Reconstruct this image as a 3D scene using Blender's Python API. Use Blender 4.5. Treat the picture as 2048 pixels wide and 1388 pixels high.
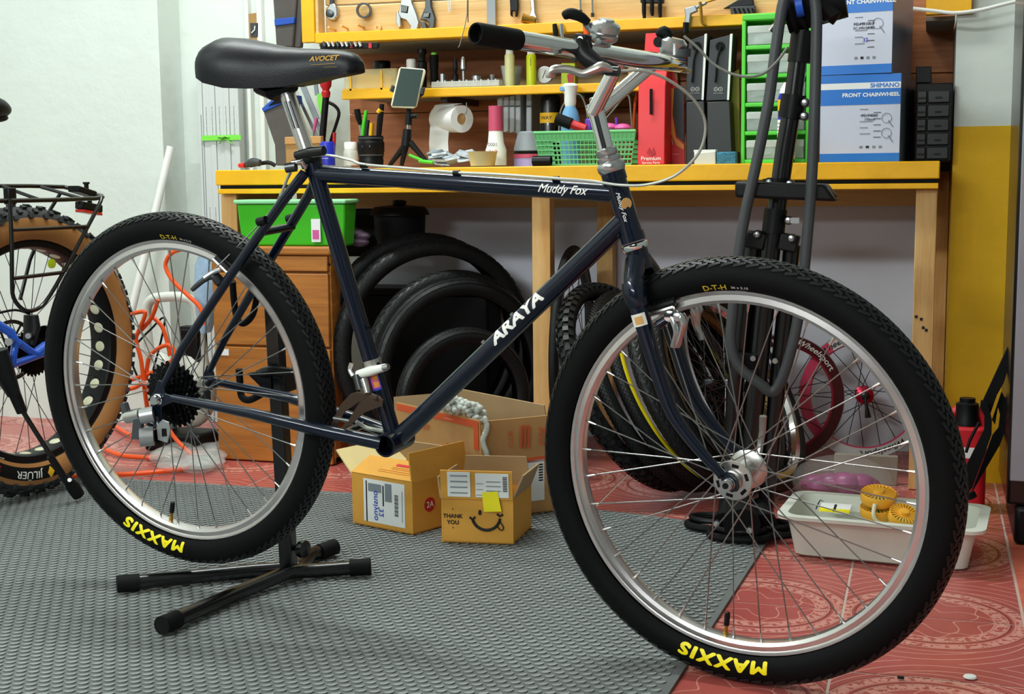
import bpy, bmesh, math, random
from mathutils import Vector, Matrix
random.seed(7)
for o in list(bpy.data.objects): bpy.data.objects.remove(o, do_unlink=True)
scene = bpy.context.scene
col = scene.collection
R = math.radians
V = Vector
W, H, FPX = 2048, 1388, 2693.29

# ---------------------------------------------------------------- camera
CAM = V((0, 0, .789))
FW = V((-.29307, .94793, -.12461)); RT = V((.95565, .29401, -.01024)); UP = V((-.02693, .12209, .99215))
FW = FW.normalized(); RT = (RT - FW * RT.dot(FW)).normalized(); UP = RT.cross(FW)
cam = bpy.data.cameras.new('camera'); camo = bpy.data.objects.new('camera', cam); col.objects.link(camo)
cam.sensor_width = 36; cam.lens = FPX / W * 36; cam.clip_start = .05; cam.clip_end = 60
m = Matrix.Identity(4)
for i in range(3):
    m[i][0] = RT[i]; m[i][1] = UP[i]; m[i][2] = -FW[i]; m[i][3] = CAM[i]
camo.matrix_world = m
scene.camera = camo
# ---------------------------------------------------------------- world, lights, exposure
w = bpy.data.worlds.new('world'); scene.world = w; w.use_nodes = True
w.node_tree.nodes['Background'].inputs[0].default_value = (.90, 1.0, .96, 1)
w.node_tree.nodes['Background'].inputs[1].default_value = .06
def area(name, loc, target, sx, sy, power, colour=(1, 1, 1)):
    l = bpy.data.lights.new(name, 'AREA'); l.shape = 'RECTANGLE'; l.size = sx; l.size_y = sy; l.energy = power; l.color = colour
    o = bpy.data.objects.new(name, l); col.objects.link(o); o.location = loc
    o.rotation_euler = (V(target) - V(loc)).to_track_quat('-Z', 'Y').to_euler()
    return o
area('ceiling_tube_front', (-2.3, -1.1, 2.65), (-1.0, 3.2, .5), 1.6, .20, 62, (.93, 1, .965))
area('added_shelf_fill', (-.9, -1.8, 1.75), (-.9, 3.5, .9), 1.5, .14, 30, (.93, 1, .965))  # unseen fill light added low behind the camera to brighten shelf and backboard
area('ceiling_tube_middle', (-1.5, 2.95, 2.85), (-1.5, 2.7, 0), 1.5, .16, 46, (.93, 1, .965))
area('ceiling_tube_left', (-2.9, 1.4, 2.85), (-2.5, 1.8, 0), .16, 1.5, 9, (.93, 1, .965))
scene.view_settings.view_transform = 'Standard'; scene.view_settings.look = 'None'
scene.view_settings.gamma = 1; scene.view_settings.use_curve_mapping = False
scene.view_settings.exposure = .36

# ---------------------------------------------------------------- helpers
def ray(x, y): return FW + RT * ((x - W / 2) / FPX) - UP * ((y - H / 2) / FPX)
def at(x, y, Y):                      # photo point -> place on the plane at distance Y
    d = ray(x, y); return CAM + d * ((Y - CAM.y) / d.y)
def fl(x, y, Z=0):                    # photo point -> place on a level at height Z
    d = ray(x, y); return CAM + d * ((Z - CAM.z) / d.z)
def sc(p): return (V(p) - CAM).dot(FW) / FPX     # metres per photo pixel at a place
def lin(c):
    c = c / 255; return c / 12.92 if c <= .04045 else ((c + .055) / 1.055) ** 2.4
def rgb(h):
    if isinstance(h, str): h = tuple(int(h[i:i + 2], 16) for i in (0, 2, 4))
    return (lin(h[0]), lin(h[1]), lin(h[2]), 1)
MATS = {}
def M(name, c, rough=.5, metal=0, var=0, vs=12, bump=0, bs=60, trans=0, alpha=1, coat=0, ior=1.45, stretch=None, emit=0, c2=None, spec=.5):
    if name in MATS: return MATS[name]
    mt = bpy.data.materials.new(name); mt.use_nodes = True; nt = mt.node_tree; b = nt.nodes['Principled BSDF']
    c = rgb(c); b.inputs['Base Color'].default_value = c
    b.inputs['Roughness'].default_value = rough; b.inputs['Metallic'].default_value = metal
    b.inputs['Transmission Weight'].default_value = trans; b.inputs['Alpha'].default_value = alpha
    b.inputs['Coat Weight'].default_value = coat; b.inputs['Coat Roughness'].default_value = .08; b.inputs['IOR'].default_value = ior
    b.inputs['Specular IOR Level'].default_value = spec
    if emit: b.inputs['Emission Color'].default_value = c; b.inputs['Emission Strength'].default_value = emit
    def coord(scale):
        tc = nt.nodes.new('ShaderNodeTexCoord'); mp = nt.nodes.new('ShaderNodeMapping')
        nt.links.new(tc.outputs['Object'], mp.inputs[0])
        mp.inputs['Scale'].default_value = tuple(scale * s for s in (stretch or (1, 1, 1)))
        return mp.outputs[0]
    if var or c2:
        n = nt.nodes.new('ShaderNodeTexNoise'); n.inputs['Scale'].default_value = 1; n.inputs['Detail'].default_value = 6
        n.inputs['Roughness'].default_value = .65
        nt.links.new(coord(vs), n.inputs['Vector'])
        r = nt.nodes.new('ShaderNodeValToRGB'); nt.links.new(n.outputs['Fac'], r.inputs[0])
        d = rgb(c2) if c2 else tuple(x * (1 - var) for x in c[:3]) + (1,)
        e = c if c2 else tuple(min(1, x * (1 + var * .6)) for x in c[:3]) + (1,)
        r.color_ramp.elements[0].position = .32; r.color_ramp.elements[0].color = d
        r.color_ramp.elements[1].position = .68; r.color_ramp.elements[1].color = e
        nt.links.new(r.outputs[0], b.inputs['Base Color'])
    if bump:
        n2 = nt.nodes.new('ShaderNodeTexNoise'); n2.inputs['Scale'].default_value = 1; n2.inputs['Detail'].default_value = 4
        nt.links.new(coord(bs), n2.inputs['Vector'])
        bp = nt.nodes.new('ShaderNodeBump'); bp.inputs['Strength'].default_value = bump; bp.inputs['Distance'].default_value = .01
        nt.links.new(n2.outputs['Fac'], bp.inputs['Height']); nt.links.new(bp.outputs[0], b.inputs['Normal'])
    MATS[name] = mt; return mt

class MB:
    """collects shapes and links them as one mesh object"""
    def __init__(s): s.v = []; s.f = []
    def add(s, vs, fs):
        n = len(s.v); s.v += [tuple(v) for v in vs]; s.f += [tuple(i + n for i in f) for f in fs]; return s
    def box(s, x0, x1, y0, y1, z0, z1):
        return s.add([(x0, y0, z0), (x1, y0, z0), (x1, y1, z0), (x0, y1, z0), (x0, y0, z1), (x1, y0, z1), (x1, y1, z1), (x0, y1, z1)],
                     [(0, 3, 2, 1), (4, 5, 6, 7), (0, 1, 5, 4), (1, 2, 6, 5), (2, 3, 7, 6), (3, 0, 4, 7)])
    def hexa(s, pts): return s.add(pts, [(0, 3, 2, 1), (4, 5, 6, 7), (0, 1, 5, 4), (1, 2, 6, 5), (2, 3, 7, 6), (3, 0, 4, 7)])
    def obox(s, c, ax, ay, az):       # centre and three half-axis vectors
        c, ax, ay, az = V(c), V(ax), V(ay), V(az)
        return s.hexa([c - ax - ay - az, c + ax - ay - az, c + ax + ay - az, c - ax + ay - az, c - ax - ay + az, c + ax - ay + az, c + ax + ay + az, c - ax + ay + az])
    def bar(s, a, b, wx, wz, up=(0, 0, 1)):   # rectangular bar from a to b
        a, b = V(a), V(b); d = (b - a); z = V(up); x = d.cross(z)
        if x.length < 1e-6: x = d.cross(V((1, 0, 0)))
        x.normalize(); z = x.cross(d).normalized()
        return s.obox((a + b) / 2, x * wx / 2, d / 2, z * wz / 2)
    def tube(s, pts, r, n=10, closed=False, cap=True, flat=1, up=None):
        pts = [V(p) for p in pts]; k = len(pts); rs = list(r) if isinstance(r, (list, tuple)) else [r] * k
        if len(rs) != k:
            q_ = len(rs) - 1; rs = [rs[min(int(i * q_ / (k - 1)), q_ - 1)] * (1 - (i * q_ / (k - 1) - min(int(i * q_ / (k - 1)), q_ - 1))) + rs[min(int(i * q_ / (k - 1)), q_ - 1) + 1] * (i * q_ / (k - 1) - min(int(i * q_ / (k - 1)), q_ - 1)) for i in range(k)]
        T = []
        for i in range(k):
            if closed: t = pts[(i + 1) % k] - pts[i - 1]
            else: t = pts[min(i + 1, k - 1)] - pts[max(i - 1, 0)]
            T.append(t.normalized() if t.length > 1e-9 else V((0, 0, 1)))
        a = V(up) if up else (V((0, 0, 1)) if abs(T[0].z) < .9 else V((1, 0, 0)))
        x = T[0].cross(a).normalized(); vs = []
        for i in range(k):
            x = (x - T[i] * x.dot(T[i])); x.normalize(); y = T[i].cross(x)
            for j in range(n):
                q = 2 * math.pi * j / n; vs.append(pts[i] + (x * math.cos(q) + y * math.sin(q) * flat) * rs[i])
        fs = []
        for i in range(k if closed else k - 1):
            i2 = (i + 1) % k
            for j in range(n):
                j2 = (j + 1) % n; fs.append((i * n + j, i * n + j2, i2 * n + j2, i2 * n + j))
        if cap and not closed:
            fs.append(tuple(range(n))[::-1]); fs.append(tuple((k - 1) * n + j for j in range(n)))
        return s.add(vs, fs)
    def lathe(s, prof, o=(0, 0, 0), d=(0, 0, 1), n=24, cap=True, ring=False):   # prof: (radius, height) pairs
        o, d = V(o), V(d).normalized(); x = d.cross(V((0, 1, 0)) if abs(d.y) < .9 else V((0, 0, 1))).normalized(); y = d.cross(x)
        vs = []; k = len(prof)
        for (r, h) in prof:
            for j in range(n):
                q = 2 * math.pi * j / n; vs.append(o + d * h + (x * math.cos(q) + y * math.sin(q)) * r)
        fs = []
        for i in range(k if ring else k - 1):
            i2 = (i + 1) % k
            for j in range(n):
                j2 = (j + 1) % n; fs.append((i * n + j, i * n + j2, i2 * n + j2, i2 * n + j))
        if cap and not ring:
            fs.append(tuple(range(n))[::-1]); fs.append(tuple((k - 1) * n + j for j in range(n)))
        return s.add(vs, fs)
    def prism(s, poly, o, x, y, t):   # polygon in the plane (x, y) through o, thickened by the vector t
        o, x, y, t = V(o), V(x), V(y), V(t); n = len(poly)
        a = [o + x * p[0] + y * p[1] for p in poly]; b = [p + t for p in a]
        return s.add(a + b, [tuple(range(n))[::-1], tuple(range(n, 2 * n))] + [(i, (i + 1) % n, n + (i + 1) % n, n + i) for i in range(n)])
    def grid(s, rows, close=False):
        nr, nc = len(rows), len(rows[0]); vs = [p for r in rows for p in r]; fs = []
        for i in range(nr - 1):
            for j in range(nc if close else nc - 1):
                j2 = (j + 1) % nc; fs.append((i * nc + j, i * nc + j2, (i + 1) * nc + j2, (i + 1) * nc + j))
        return s.add(vs, fs)
    def ball(s, c, rx, ry=None, rz=None, n=14, m=9):
        ry = ry or rx; rz = rz or rx; c = V(c); rows = []
        for i in range(m + 1):
            t = math.pi * i / m; rows.append([c + V((rx * math.sin(t) * math.cos(2 * math.pi * j / n), ry * math.sin(t) * math.sin(2 * math.pi * j / n), -rz * math.cos(t))) for j in range(n)])
        return s.grid(rows, True)
    def mesh(s, name, ang=38):
        me = bpy.data.meshes.new(name); me.from_pydata(s.v, [], s.f); me.validate(); me.update()
        me.polygons.foreach_set('use_smooth', [True] * len(me.polygons)); me.set_sharp_from_angle(angle=R(ang)); return me
    def build(s, name, mt, parent=None, bev=0, ang=38):
        me = s.mesh(name, ang); me.materials.append(mt if not isinstance(mt, str) else MATS[mt])
        o = bpy.data.objects.new(name, me); col.objects.link(o)
        if parent: o.parent = parent
        if bev:
            b = o.modifiers.new('bevel', 'BEVEL'); b.width = bev; b.segments = 2; b.limit_method = 'ANGLE'; b.angle_limit = R(40)
        return o
def put(name, me, mt, parent=None, mat=None):
    if mt and not me.materials: me.materials.append(mt if not isinstance(mt, str) else MATS[mt])
    o = bpy.data.objects.new(name, me); col.objects.link(o)
    if parent: o.parent = parent
    if mat: o.matrix_local = mat
    return o
def tag(o, label=None, cat=None, group=None, kind=None):
    if label: o['label'] = label
    if cat: o['category'] = cat
    if group: o['group'] = group
    if kind: o['kind'] = kind
    return o
def thing(name, label, cat, loc=(0, 0, 0), rz=0, group=None, mat=None):
    o = bpy.data.objects.new(name, None); col.objects.link(o); o.empty_display_size = .05
    if mat: o.matrix_world = mat
    else: o.location = loc; o.rotation_euler = (0, 0, rz)
    return tag(o, label, cat, group)
def text_mesh(body, size=1, bold=0, shear=0, align='CENTER', sx=1, space=1, depth=.02, cut=0):
    c = bpy.data.curves.new('t', 'FONT'); c.body = body; c.size = 1;  c.shear = shear; c.align_x = align; c.align_y = 'CENTER'
    c.space_character = space; c.extrude = depth; c.resolution_u = 4
    o = bpy.data.objects.new('t', c); me = o.to_mesh().copy(); o.to_mesh_clear()
    bpy.data.objects.remove(o, do_unlink=True)
    if cut:                            # slice the flat letters so that they can follow a curved surface
        bm_ = bmesh.new(); bm_.from_mesh(me); xs = [v.co.x for v in bm_.verts]; ys = [v.co.y for v in bm_.verts]
        for ax, lo, hi in ((0, min(xs), max(xs)), (1, min(ys), max(ys))):
            q = lo + cut
            while q < hi:
                co = [0, 0, 0]; no = [0, 0, 0]; co[ax] = q; no[ax] = 1
                bmesh.ops.bisect_plane(bm_, geom=bm_.verts[:] + bm_.edges[:] + bm_.faces[:], plane_co=co, plane_no=no); q += cut
        bm_.to_mesh(me); bm_.free()
    if bold:                           # heavier strokes: the letters repeated with small shifts
        b_ = bold * .3; n_ = MB()
        src = [tuple(v.co) for v in me.vertices]; fs_ = [tuple(p.vertices) for p in me.polygons]
        for k_, (dx, dy) in enumerate(((0, 0), (b_, 0), (-b_, 0), (0, b_), (0, -b_), (b_ * .7, b_ * .7), (-b_ * .7, -b_ * .7), (b_ * .7, -b_ * .7), (-b_ * .7, b_ * .7))):
            n_.add([(x + dx, y + dy, z + k_ * .0004) for x, y, z in src], fs_)
        me = bpy.data.meshes.new('t'); me.from_pydata(n_.v, [], n_.f); me.update()
    for v in me.vertices: v.co.x *= size * sx; v.co.y *= size; v.co.z *= size
    me.materials.clear()
    return me
def lettering(body, mt, parent, o, x, y, size, name='lettering', bold=0, shear=0, align='CENTER', sx=1, space=1):
    """flat print: text laid on the plane through o with baseline x and up y (local to parent)"""
    me = text_mesh(body, size, bold, shear, align, sx, space, .004); x, y = V(x).normalized(), V(y).normalized(); z = x.cross(y)
    me.transform(Matrix(((x.x, y.x, z.x, o[0]), (x.y, y.y, z.y, o[1]), (x.z, y.z, z.z, o[2]), (0, 0, 0, 1))))
    return put(name, me, mt, parent)
def arc(c, r, a0, a1, n, x=(1, 0, 0), y=(0, 0, 1)):
    c, x, y = V(c), V(x), V(y); return [c + x * (r * math.cos(a0 + (a1 - a0) * i / n)) + y * (r * math.sin(a0 + (a1 - a0) * i / n)) for i in range(n + 1)]
def smooth(pts, k=6):                 # Catmull-Rom through points
    pts = [V(p) for p in pts]; out = []
    for i in range(len(pts) - 1):
        a, b, c, d = pts[max(i - 1, 0)], pts[i], pts[i + 1], pts[min(i + 2, len(pts) - 1)]
        for j in range(k):
            t = j / k; out.append(.5 * ((2 * b) + (c - a) * t + (2 * a - 5 * b + 4 * c - d) * t * t + (3 * b - a - 3 * c + d) * t ** 3))
    return out + [pts[-1]]
def pix(pts, Y): return [at(x, y, Y) for x, y in pts]     # photo outline -> places on the plane at distance Y

# ---------------------------------------------------------------- materials
M('wall_white', 'd4dcd6', .75, var=.05, vs=2.5, bump=.25, bs=18)
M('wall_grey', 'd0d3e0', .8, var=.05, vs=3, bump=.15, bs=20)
M('wall_yellow', 'e2b006', .65, var=.07, vs=3, bump=.2, bs=20)
M('yellow_paint', 'f0b204', .45, var=.10, vs=9, bump=.1, bs=30)
M('pine', 'dcbd86', .6, c2='c69c60', vs=6, stretch=(.35, 3, 6), bump=.12, bs=40)
M('pine_post', 'ddb478', .6, c2='bf8c4c', vs=6, stretch=(4, 4, .4), bump=.1, bs=40)
M('brown_wood', 'b8744a', .55, c2='97572f', vs=7, stretch=(.5, 3, 6), bump=.1, bs=30)
M('cab_wood', 'b9752f', .5, c2='94581f', vs=5, stretch=(.6, 3, 9), bump=.06, bs=30)
M('ply_grey', '8d8578', .7, var=.1)
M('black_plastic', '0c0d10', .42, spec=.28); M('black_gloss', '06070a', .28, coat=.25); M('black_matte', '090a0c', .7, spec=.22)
M('rubber', '0d0e10', .6, var=.15, vs=40, bump=.12, bs=220, spec=.35); M('rubber_grey', '232529', .62, var=.12, vs=30)
M('chrome', 'e6e8ea', .09, 1); M('steel', 'b9bbbd', .28, 1); M('spoke_steel', '8f8f8e', .36, 1); M('alu', 'c9c7c5', .3, 1, var=.05, vs=20); M('dark_steel', '55575a', .35, 1)
M('white_plastic', 'e9ebe6', .4); M('white_paper', 'e6e8e8', .7); M('grey_plastic', '8b9298', .5); M('dark_grey', '3a3d42', .6)
M('ink', '17181b', .7); M('gold_ink', 'b98a2c', .5); M('yellow_ink', 'f4e40c', .5); M('white_ink', 'eeeeea', .5); M('grey_ink', '7f8790', .7); M('blue_ink', '2b44b8', .7)
M('red_plastic', 'c9202a', .4); M('green_plastic', '4cc62e', .4); M('blue_plastic', '1b56c8', .4); M('orange', 'f25a1c', .4)
M('clear', 'f2f5f2', .08, trans=.92, ior=1.2); M('clear_frost', 'e6ece8', .35, alpha=.55)
M('navy', '081326', .3, .3, coat=.6, spec=.25)
M('card', 'bd8f5a', .75, var=.08, vs=14); M('card_in', 'a98f6a', .8, var=.06, vs=14); M('card_yellow', 'd59a3e', .72, var=.07, vs=14); M('card_pale', 'd9c68e', .75, var=.05)
M('tan', 'a5713f', .6, var=.08, vs=15); M('lime', 'c9e028', .5)
# ================================================================ the setting
def floor_material():
    mt = bpy.data.materials.new('red_tile'); mt.use_nodes = True; nt = mt.node_tree; b = nt.nodes['Principled BSDF']
    N = nt.nodes.new; L = nt.links.new
    def mth(op, a, b_=None, c=None):
        n = N('ShaderNodeMath'); n.operation = op
        for i, x in enumerate((a, b_, c)):
            if x is None: continue
            if isinstance(x, (int, float)): n.inputs[i].default_value = x
            else: L(x, n.inputs[i])
        return n.outputs[0]
    g = N('ShaderNodeNewGeometry'); s = N('ShaderNodeSeparateXYZ'); L(g.outputs['Position'], s.inputs[0])
    X, Y = s.outputs['X'], s.outputs['Y']
    dx = mth('SUBTRACT', mth('PINGPONG', mth('ADD', X, 100 * .31 + .285 + .155), .31), .155)   # mirrored cells
    fx = mth('SUBTRACT', mth('FLOORED_MODULO', mth('ADD', X, .285 + .155), .31), .155)
    fy = mth('SUBTRACT', mth('FLOORED_MODULO', mth('ADD', Y, -2.45 + .2325), .465), .2325)
    r = mth('SQRT', mth('ADD', mth('MULTIPLY', fx, fx), mth('MULTIPLY', fy, fy)))
    ang = mth('ARCTAN2', fy, fx)
    nz = N('ShaderNodeTexNoise'); nz.inputs['Scale'].default_value = 90; nz.inputs['Detail'].default_value = 3; L(g.outputs['Position'], nz.inputs['Vector'])
    nl = N('ShaderNodeTexNoise'); nl.inputs['Scale'].default_value = 7; nl.inputs['Detail'].default_value = 5; L(g.outputs['Position'], nl.inputs['Vector'])
    def band(lo, hi, v=None):
        v = v or r
        return mth('MULTIPLY', mth('GREATER_THAN', v, lo), mth('LESS_THAN', v, hi))
    sand = mth('GREATER_THAN', nz.outputs['Fac'], .47)
    bands = mth('MAXIMUM', mth('MULTIPLY', band(.108, .128), sand), mth('MULTIPLY', band(.143, .160), sand))
    dark = mth('MAXIMUM', band(.128, .136), band(.160, .166))
    petal = mth('ADD', .062, mth('MULTIPLY', .022, mth('SINE', mth('MULTIPLY', ang, 4))))
    petal2 = mth('ADD', .095, mth('MULTIPLY', .012, mth('SINE', mth('ADD', mth('MULTIPLY', ang, 8), 1.2))))
    ln = mth('MAXIMUM', mth('COMPARE', r, petal, .0016), mth('COMPARE', r, petal2, .0014))
    for q in (.106, .130, .141, .162, .178): ln = mth('MAXIMUM', ln, mth('COMPARE', r, q, .0012))
    curl = mth('COMPARE', mth('FLOORED_MODULO', mth('ADD', mth('MULTIPLY', mth('SUBTRACT', r, .18), 40), mth('MULTIPLY', ang, 1.2732)), 1), .5, .05)
    ln = mth('MAXIMUM', ln, mth('MULTIPLY', curl, mth('GREATER_THAN', r, .18)))
    def mix(f, a, b_):
        n = N('ShaderNodeMix'); n.data_type = 'RGBA'
        if isinstance(f, float): n.inputs[0].default_value = f
        else: L(f, n.inputs[0])
        for i, x in ((6, a), (7, b_)):
            if isinstance(x, tuple): n.inputs[i].default_value = x
            else: L(x, n.inputs[i])
        return n.outputs[2]
    c = mix(nl.outputs['Fac'], rgb('9c4541'), rgb('b65b54'))
    c = mix(mth('MULTIPLY', dark, .8), c, rgb('84302d')); c = mix(mth('MULTIPLY', bands, .75), c, rgb('d79a8c')); c = mix(mth('MULTIPLY', ln, .7), c, rgb('dca092'))
    L(c, b.inputs['Base Color']); b.inputs['Roughness'].default_value = .32
    return mt
RED = floor_material()
M('grout', 'bfa59b', .8); M('salmon_tile', 'd2705a', .4, c2='bd5c48', vs=4, stretch=(1, 8, 1))
fo = tag(MB().box(-3.4, 1.3, -1.9, 3.96, -.06, -.0022).build('floor', MATS['grout']), 'red patterned ceramic tile floor with pale grout', kind='structure')
tile = MB().box(-.1523, .1523, -.1523, .1523, -.011, -.001).mesh('tile'); tile.materials.append(RED)
for i in range(-11, 2):
    for j in range(-5, 6):
        cx, cy = .025 + .31 * i, 2.605 + .31 * j
        if cx < -3.3 or cy > 4.05: continue
        if cx + .16 < -.42 and cy + .16 < 2.98: continue
        if i >= 1 and cy < 2.95: continue
        put('tile', tile, None, fo, Matrix.Translation((cx, cy, 0)))
sal = MB().box(-.2985, .2985, -.1535, .1535, -.011, .001).mesh('tile'); sal.materials.append(MATS['salmon_tile'])
for j in range(-5, 2): put('tile', sal, None, fo, Matrix.Translation((.482, 2.605 + .31 * j, 0)))
# walls
wb = tag(MB().box(-2.36, .30, 3.95, 4.05, -.01, 3).build('wall_back', MATS['wall_white']), 'white plaster back wall behind the workbench', kind='structure')
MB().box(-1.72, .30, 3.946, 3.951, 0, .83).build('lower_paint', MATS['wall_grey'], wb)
wl = tag(MB().box(-3.4, -2.338, 3.82, 4.05, -.01, 3).build('wall_left', MATS['wall_white']), 'white plastered wall pier beside the fat-tyred bike', kind='structure')
wr = tag(MB().box(.054, 1.3, 3.6, 4.05, .905, 3).build('wall_right', MATS['wall_white']), 'wall pier beyond the bench end, white above and yellow below', kind='structure')
MB().box(.054, 1.3, 3.598, 4.05, -.01, .905).build('lower_paint', MATS['wall_yellow'], wr)
# the rest of the room, behind and beside the camera
M('ceiling_white', 'e4e8e4', .8); M('shutter', '1c1e22', .6, var=.1); M('side_grey', '8d9290', .8)
tag(MB().box(-3.5, 1.4, -1.9, 4.05, 3.0, 3.05).build('ceiling', MATS['ceiling_white']), 'white ceiling of the workshop', kind='structure')
tag(MB().box(-3.5, -3.4, -1.9, 3.82, -.01, 3).build('wall_side_left', MATS['wall_white']), 'white side wall of the workshop', kind='structure')
tag(MB().box(1.3, 1.4, -1.9, 4.05, -.01, 3).build('wall_side_right', MATS['side_grey']), 'grey side wall beyond the appliance', kind='structure')
tag(MB().box(-3.5, 1.4, -2.0, -1.9, -.01, 3).build('wall_front', MATS['shutter']), 'dark grey shop front behind the camera', kind='structure')
# faint cast pipe trunking on the back wall
for n, (xa, xb, lab) in enumerate(((497, 505, 'thin white cable trunking left of the cut-out panel'), (521, 531, 'wider white cable trunking running down past the cut-out panel'))):
    a, b_ = at(xa, 200, 3.94), at(xb, 200, 3.94)
    tag(MB().box(a.x, b_.x, 3.93, 3.95, .82, 2.2).build('cable_trunking', MATS['white_plastic'], None, .002), lab, 'trunking', 'white trunking on the back wall')

# rubber mat
M('mat_rubber', '686c6c', .65, var=.12, vs=6, bump=.15, bs=150); M('mat_stud', '959a9a', .58, var=.1, vs=20)
mp = [(-3.3, 3.05), (-.80, 3.06), (-.50, 3.0), (-.314, 2.875), (-.36, 1.967), (-.42, .7), (-3.3, .7)][::-1]
mat_o = tag(MB().prism(mp, (0, 0, 0), (1, 0, 0), (0, 1, 0), (0, 0, .005)).build('rubber_mat', MATS['mat_rubber']),
            'large grey rubber floor mat covered in raised crescents', 'mat')
MU, MV = V((.839, .545, 0)), V((-.545, .839, 0))      # the crescents' rows run aslant to the walls
def stud(n=7, r=.0086):
    vs = [(r * math.cos(math.pi + math.pi * i / n), r * math.sin(math.pi + math.pi * i / n) * .92, .0023) for i in range(n + 1)]
    k = n + 1
    top = vs + [(r * .8, r * .55, .0003), (-r * .8, r * .55, .0003)]
    bot = [(x * .84, y * .80 + .0002, -.001) for x, y, z in vs]
    fs = [tuple(range(k + 2))] + [(i + k + 2, i + 1 + k + 2, i + 1, i) for i in range(n)]
    return [tuple(MU * x + MV * y + ZZ_ * z) for x, y, z in top + bot], fs
ZZ_ = V((0, 0, 1))
sv, sf = stud(); sm = MB().add(sv, sf).mesh('stud', 30); sm.materials.append(MATS['mat_stud'])
def inmat(x, y, mgn=.014):
    if y > 3.04 or x > -.33 - (2.875 - y) * .05: return False
    if x > -.80 and y > 3.05 - (x + .8) * .2: return False
    if x > -.52 and y > 2.985 - (x + .5) * .67: return False
    return True
spots = []
for i in range(-140, 140):
    for j in range(-20, 240):
        p = MU * (i * .0197) + MV * ((j + .5 * (i % 2)) * .0191); x, y = p.x, p.y
        if not (1.55 < y < 3.05 and -2.95 < x < -.3) or not inmat(x, y): continue
        q = p - CAM; d = q.dot(FW); px = W / 2 + FPX * q.dot(RT) / d; py = H / 2 - FPX * q.dot(UP) / d
        if -40 < px < 2090 and py < 1430: spots.append((d, x, y))
spots.sort()
rest = MB()
for k, (d, x, y) in enumerate(spots):
    if k < 290: put('stud', sm, None, mat_o, Matrix.Translation((x, y, .005)))
    else: rest.add([(a + x, b + y, c + .005) for a, b, c in sv], sf)
tag(rest.build('studs', MATS['mat_stud'], mat_o, ang=30), kind='stuff')

# ================================================================ workbench
BZ = .819
wbn = thing('workbench', 'long wooden workbench with yellow painted front edge and pine legs', 'workbench', (-.96, 3.69, 0))
def part(name, mt, par, bev, *boxes):
    b = MB(); o = par.location
    for (x0, x1, y0, y1, z0, z1) in boxes: b.box(x0 - o.x, x1 - o.x, y0 - o.y, y1 - o.y, z0 - o.z, z1 - o.z)
    return b.build(name, MATS[mt], par, bev)
part('front_board', 'yellow_paint', wbn, .003, (-1.941, .023, 3.44, 3.465, .776, .819))
part('shadow_gap', 'black_matte', wbn, 0, (-1.93, .02, 3.447, 3.465, .765, .776))
part('lower_board', 'yellow_paint', wbn, .002, (-1.936, .021, 3.442, 3.465, .752, .766))
for k, (y0, y1) in enumerate(((3.466, 3.62), (3.623, 3.78), (3.783, 3.938))): part('top_plank', 'pine', wbn, .002, (-1.938, .02, y0, y1, .795, .8185))
for x0 in (-1.942, -1.013, -.031):
    part('leg', 'pine_post', wbn, .002, (x0, x0 + .05, 3.468, 3.515, 0, .752))
for x0 in (-1.9, -.932, .004):
    part('leg', 'pine_post', wbn, .002, (x0, x0 + .048, 3.87, 3.918, 0, .795))
part('side_rail', 'pine', wbn, .002, (-.005, .02, 3.515, 3.87, .74, .795)); part('side_rail', 'pine', wbn, .002, (-1.94, -1.915, 3.515, 3.87, .72, .79))
part('back_rail', 'pine', wbn, .002, (-1.9, .02, 3.918, 3.938, .7, .79))
# black marker scribbles on the end leg
for (x, y) in ((1832, 633), (1842, 638), (1846, 655), (1852, 660)):
    a = at(x, y, 3.4678) - wbn.location
    MB().box(a.x - .003, a.x + .004, a.y - .0006, a.y, a.z - .004, a.z + .003).build('marker_scribble', MATS['ink'], wbn)
# backboard of brown planks
bb = thing('plank_backboard', 'reddish brown plank backboard standing along the back of the bench', 'backboard', (-.85, 3.93, BZ))
for z0, z1 in ((.8195, .99), (.992, 1.06), (1.062, 1.30)): part('plank', 'brown_wood', bb, .002, (-1.735, .0535, 3.922, 3.945, z0, z1))
part('plank', 'pine', bb, .002, (-1.70, -.70, 3.90, 3.921, 1.041, 1.085))
# shelf
sh = thing('tool_shelf', 'narrow shelf with bright yellow edge above the bench', 'shelf', (-1.0, 3.76, 1.03))
part('front_lip', 'yellow_paint', sh, .003, (-1.616, -.70, 3.6, 3.615, 1.016, 1.041))
part('shelf_board', 'ply_grey', sh, .001, (-1.61, -.70, 3.615, 3.92, 1.022, 1.036))
for x in (-1.33, -.93): part('bracket', 'dark_steel', sh, 0, (x, x + .02, 3.64, 3.92, 1.004, 1.022))
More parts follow.
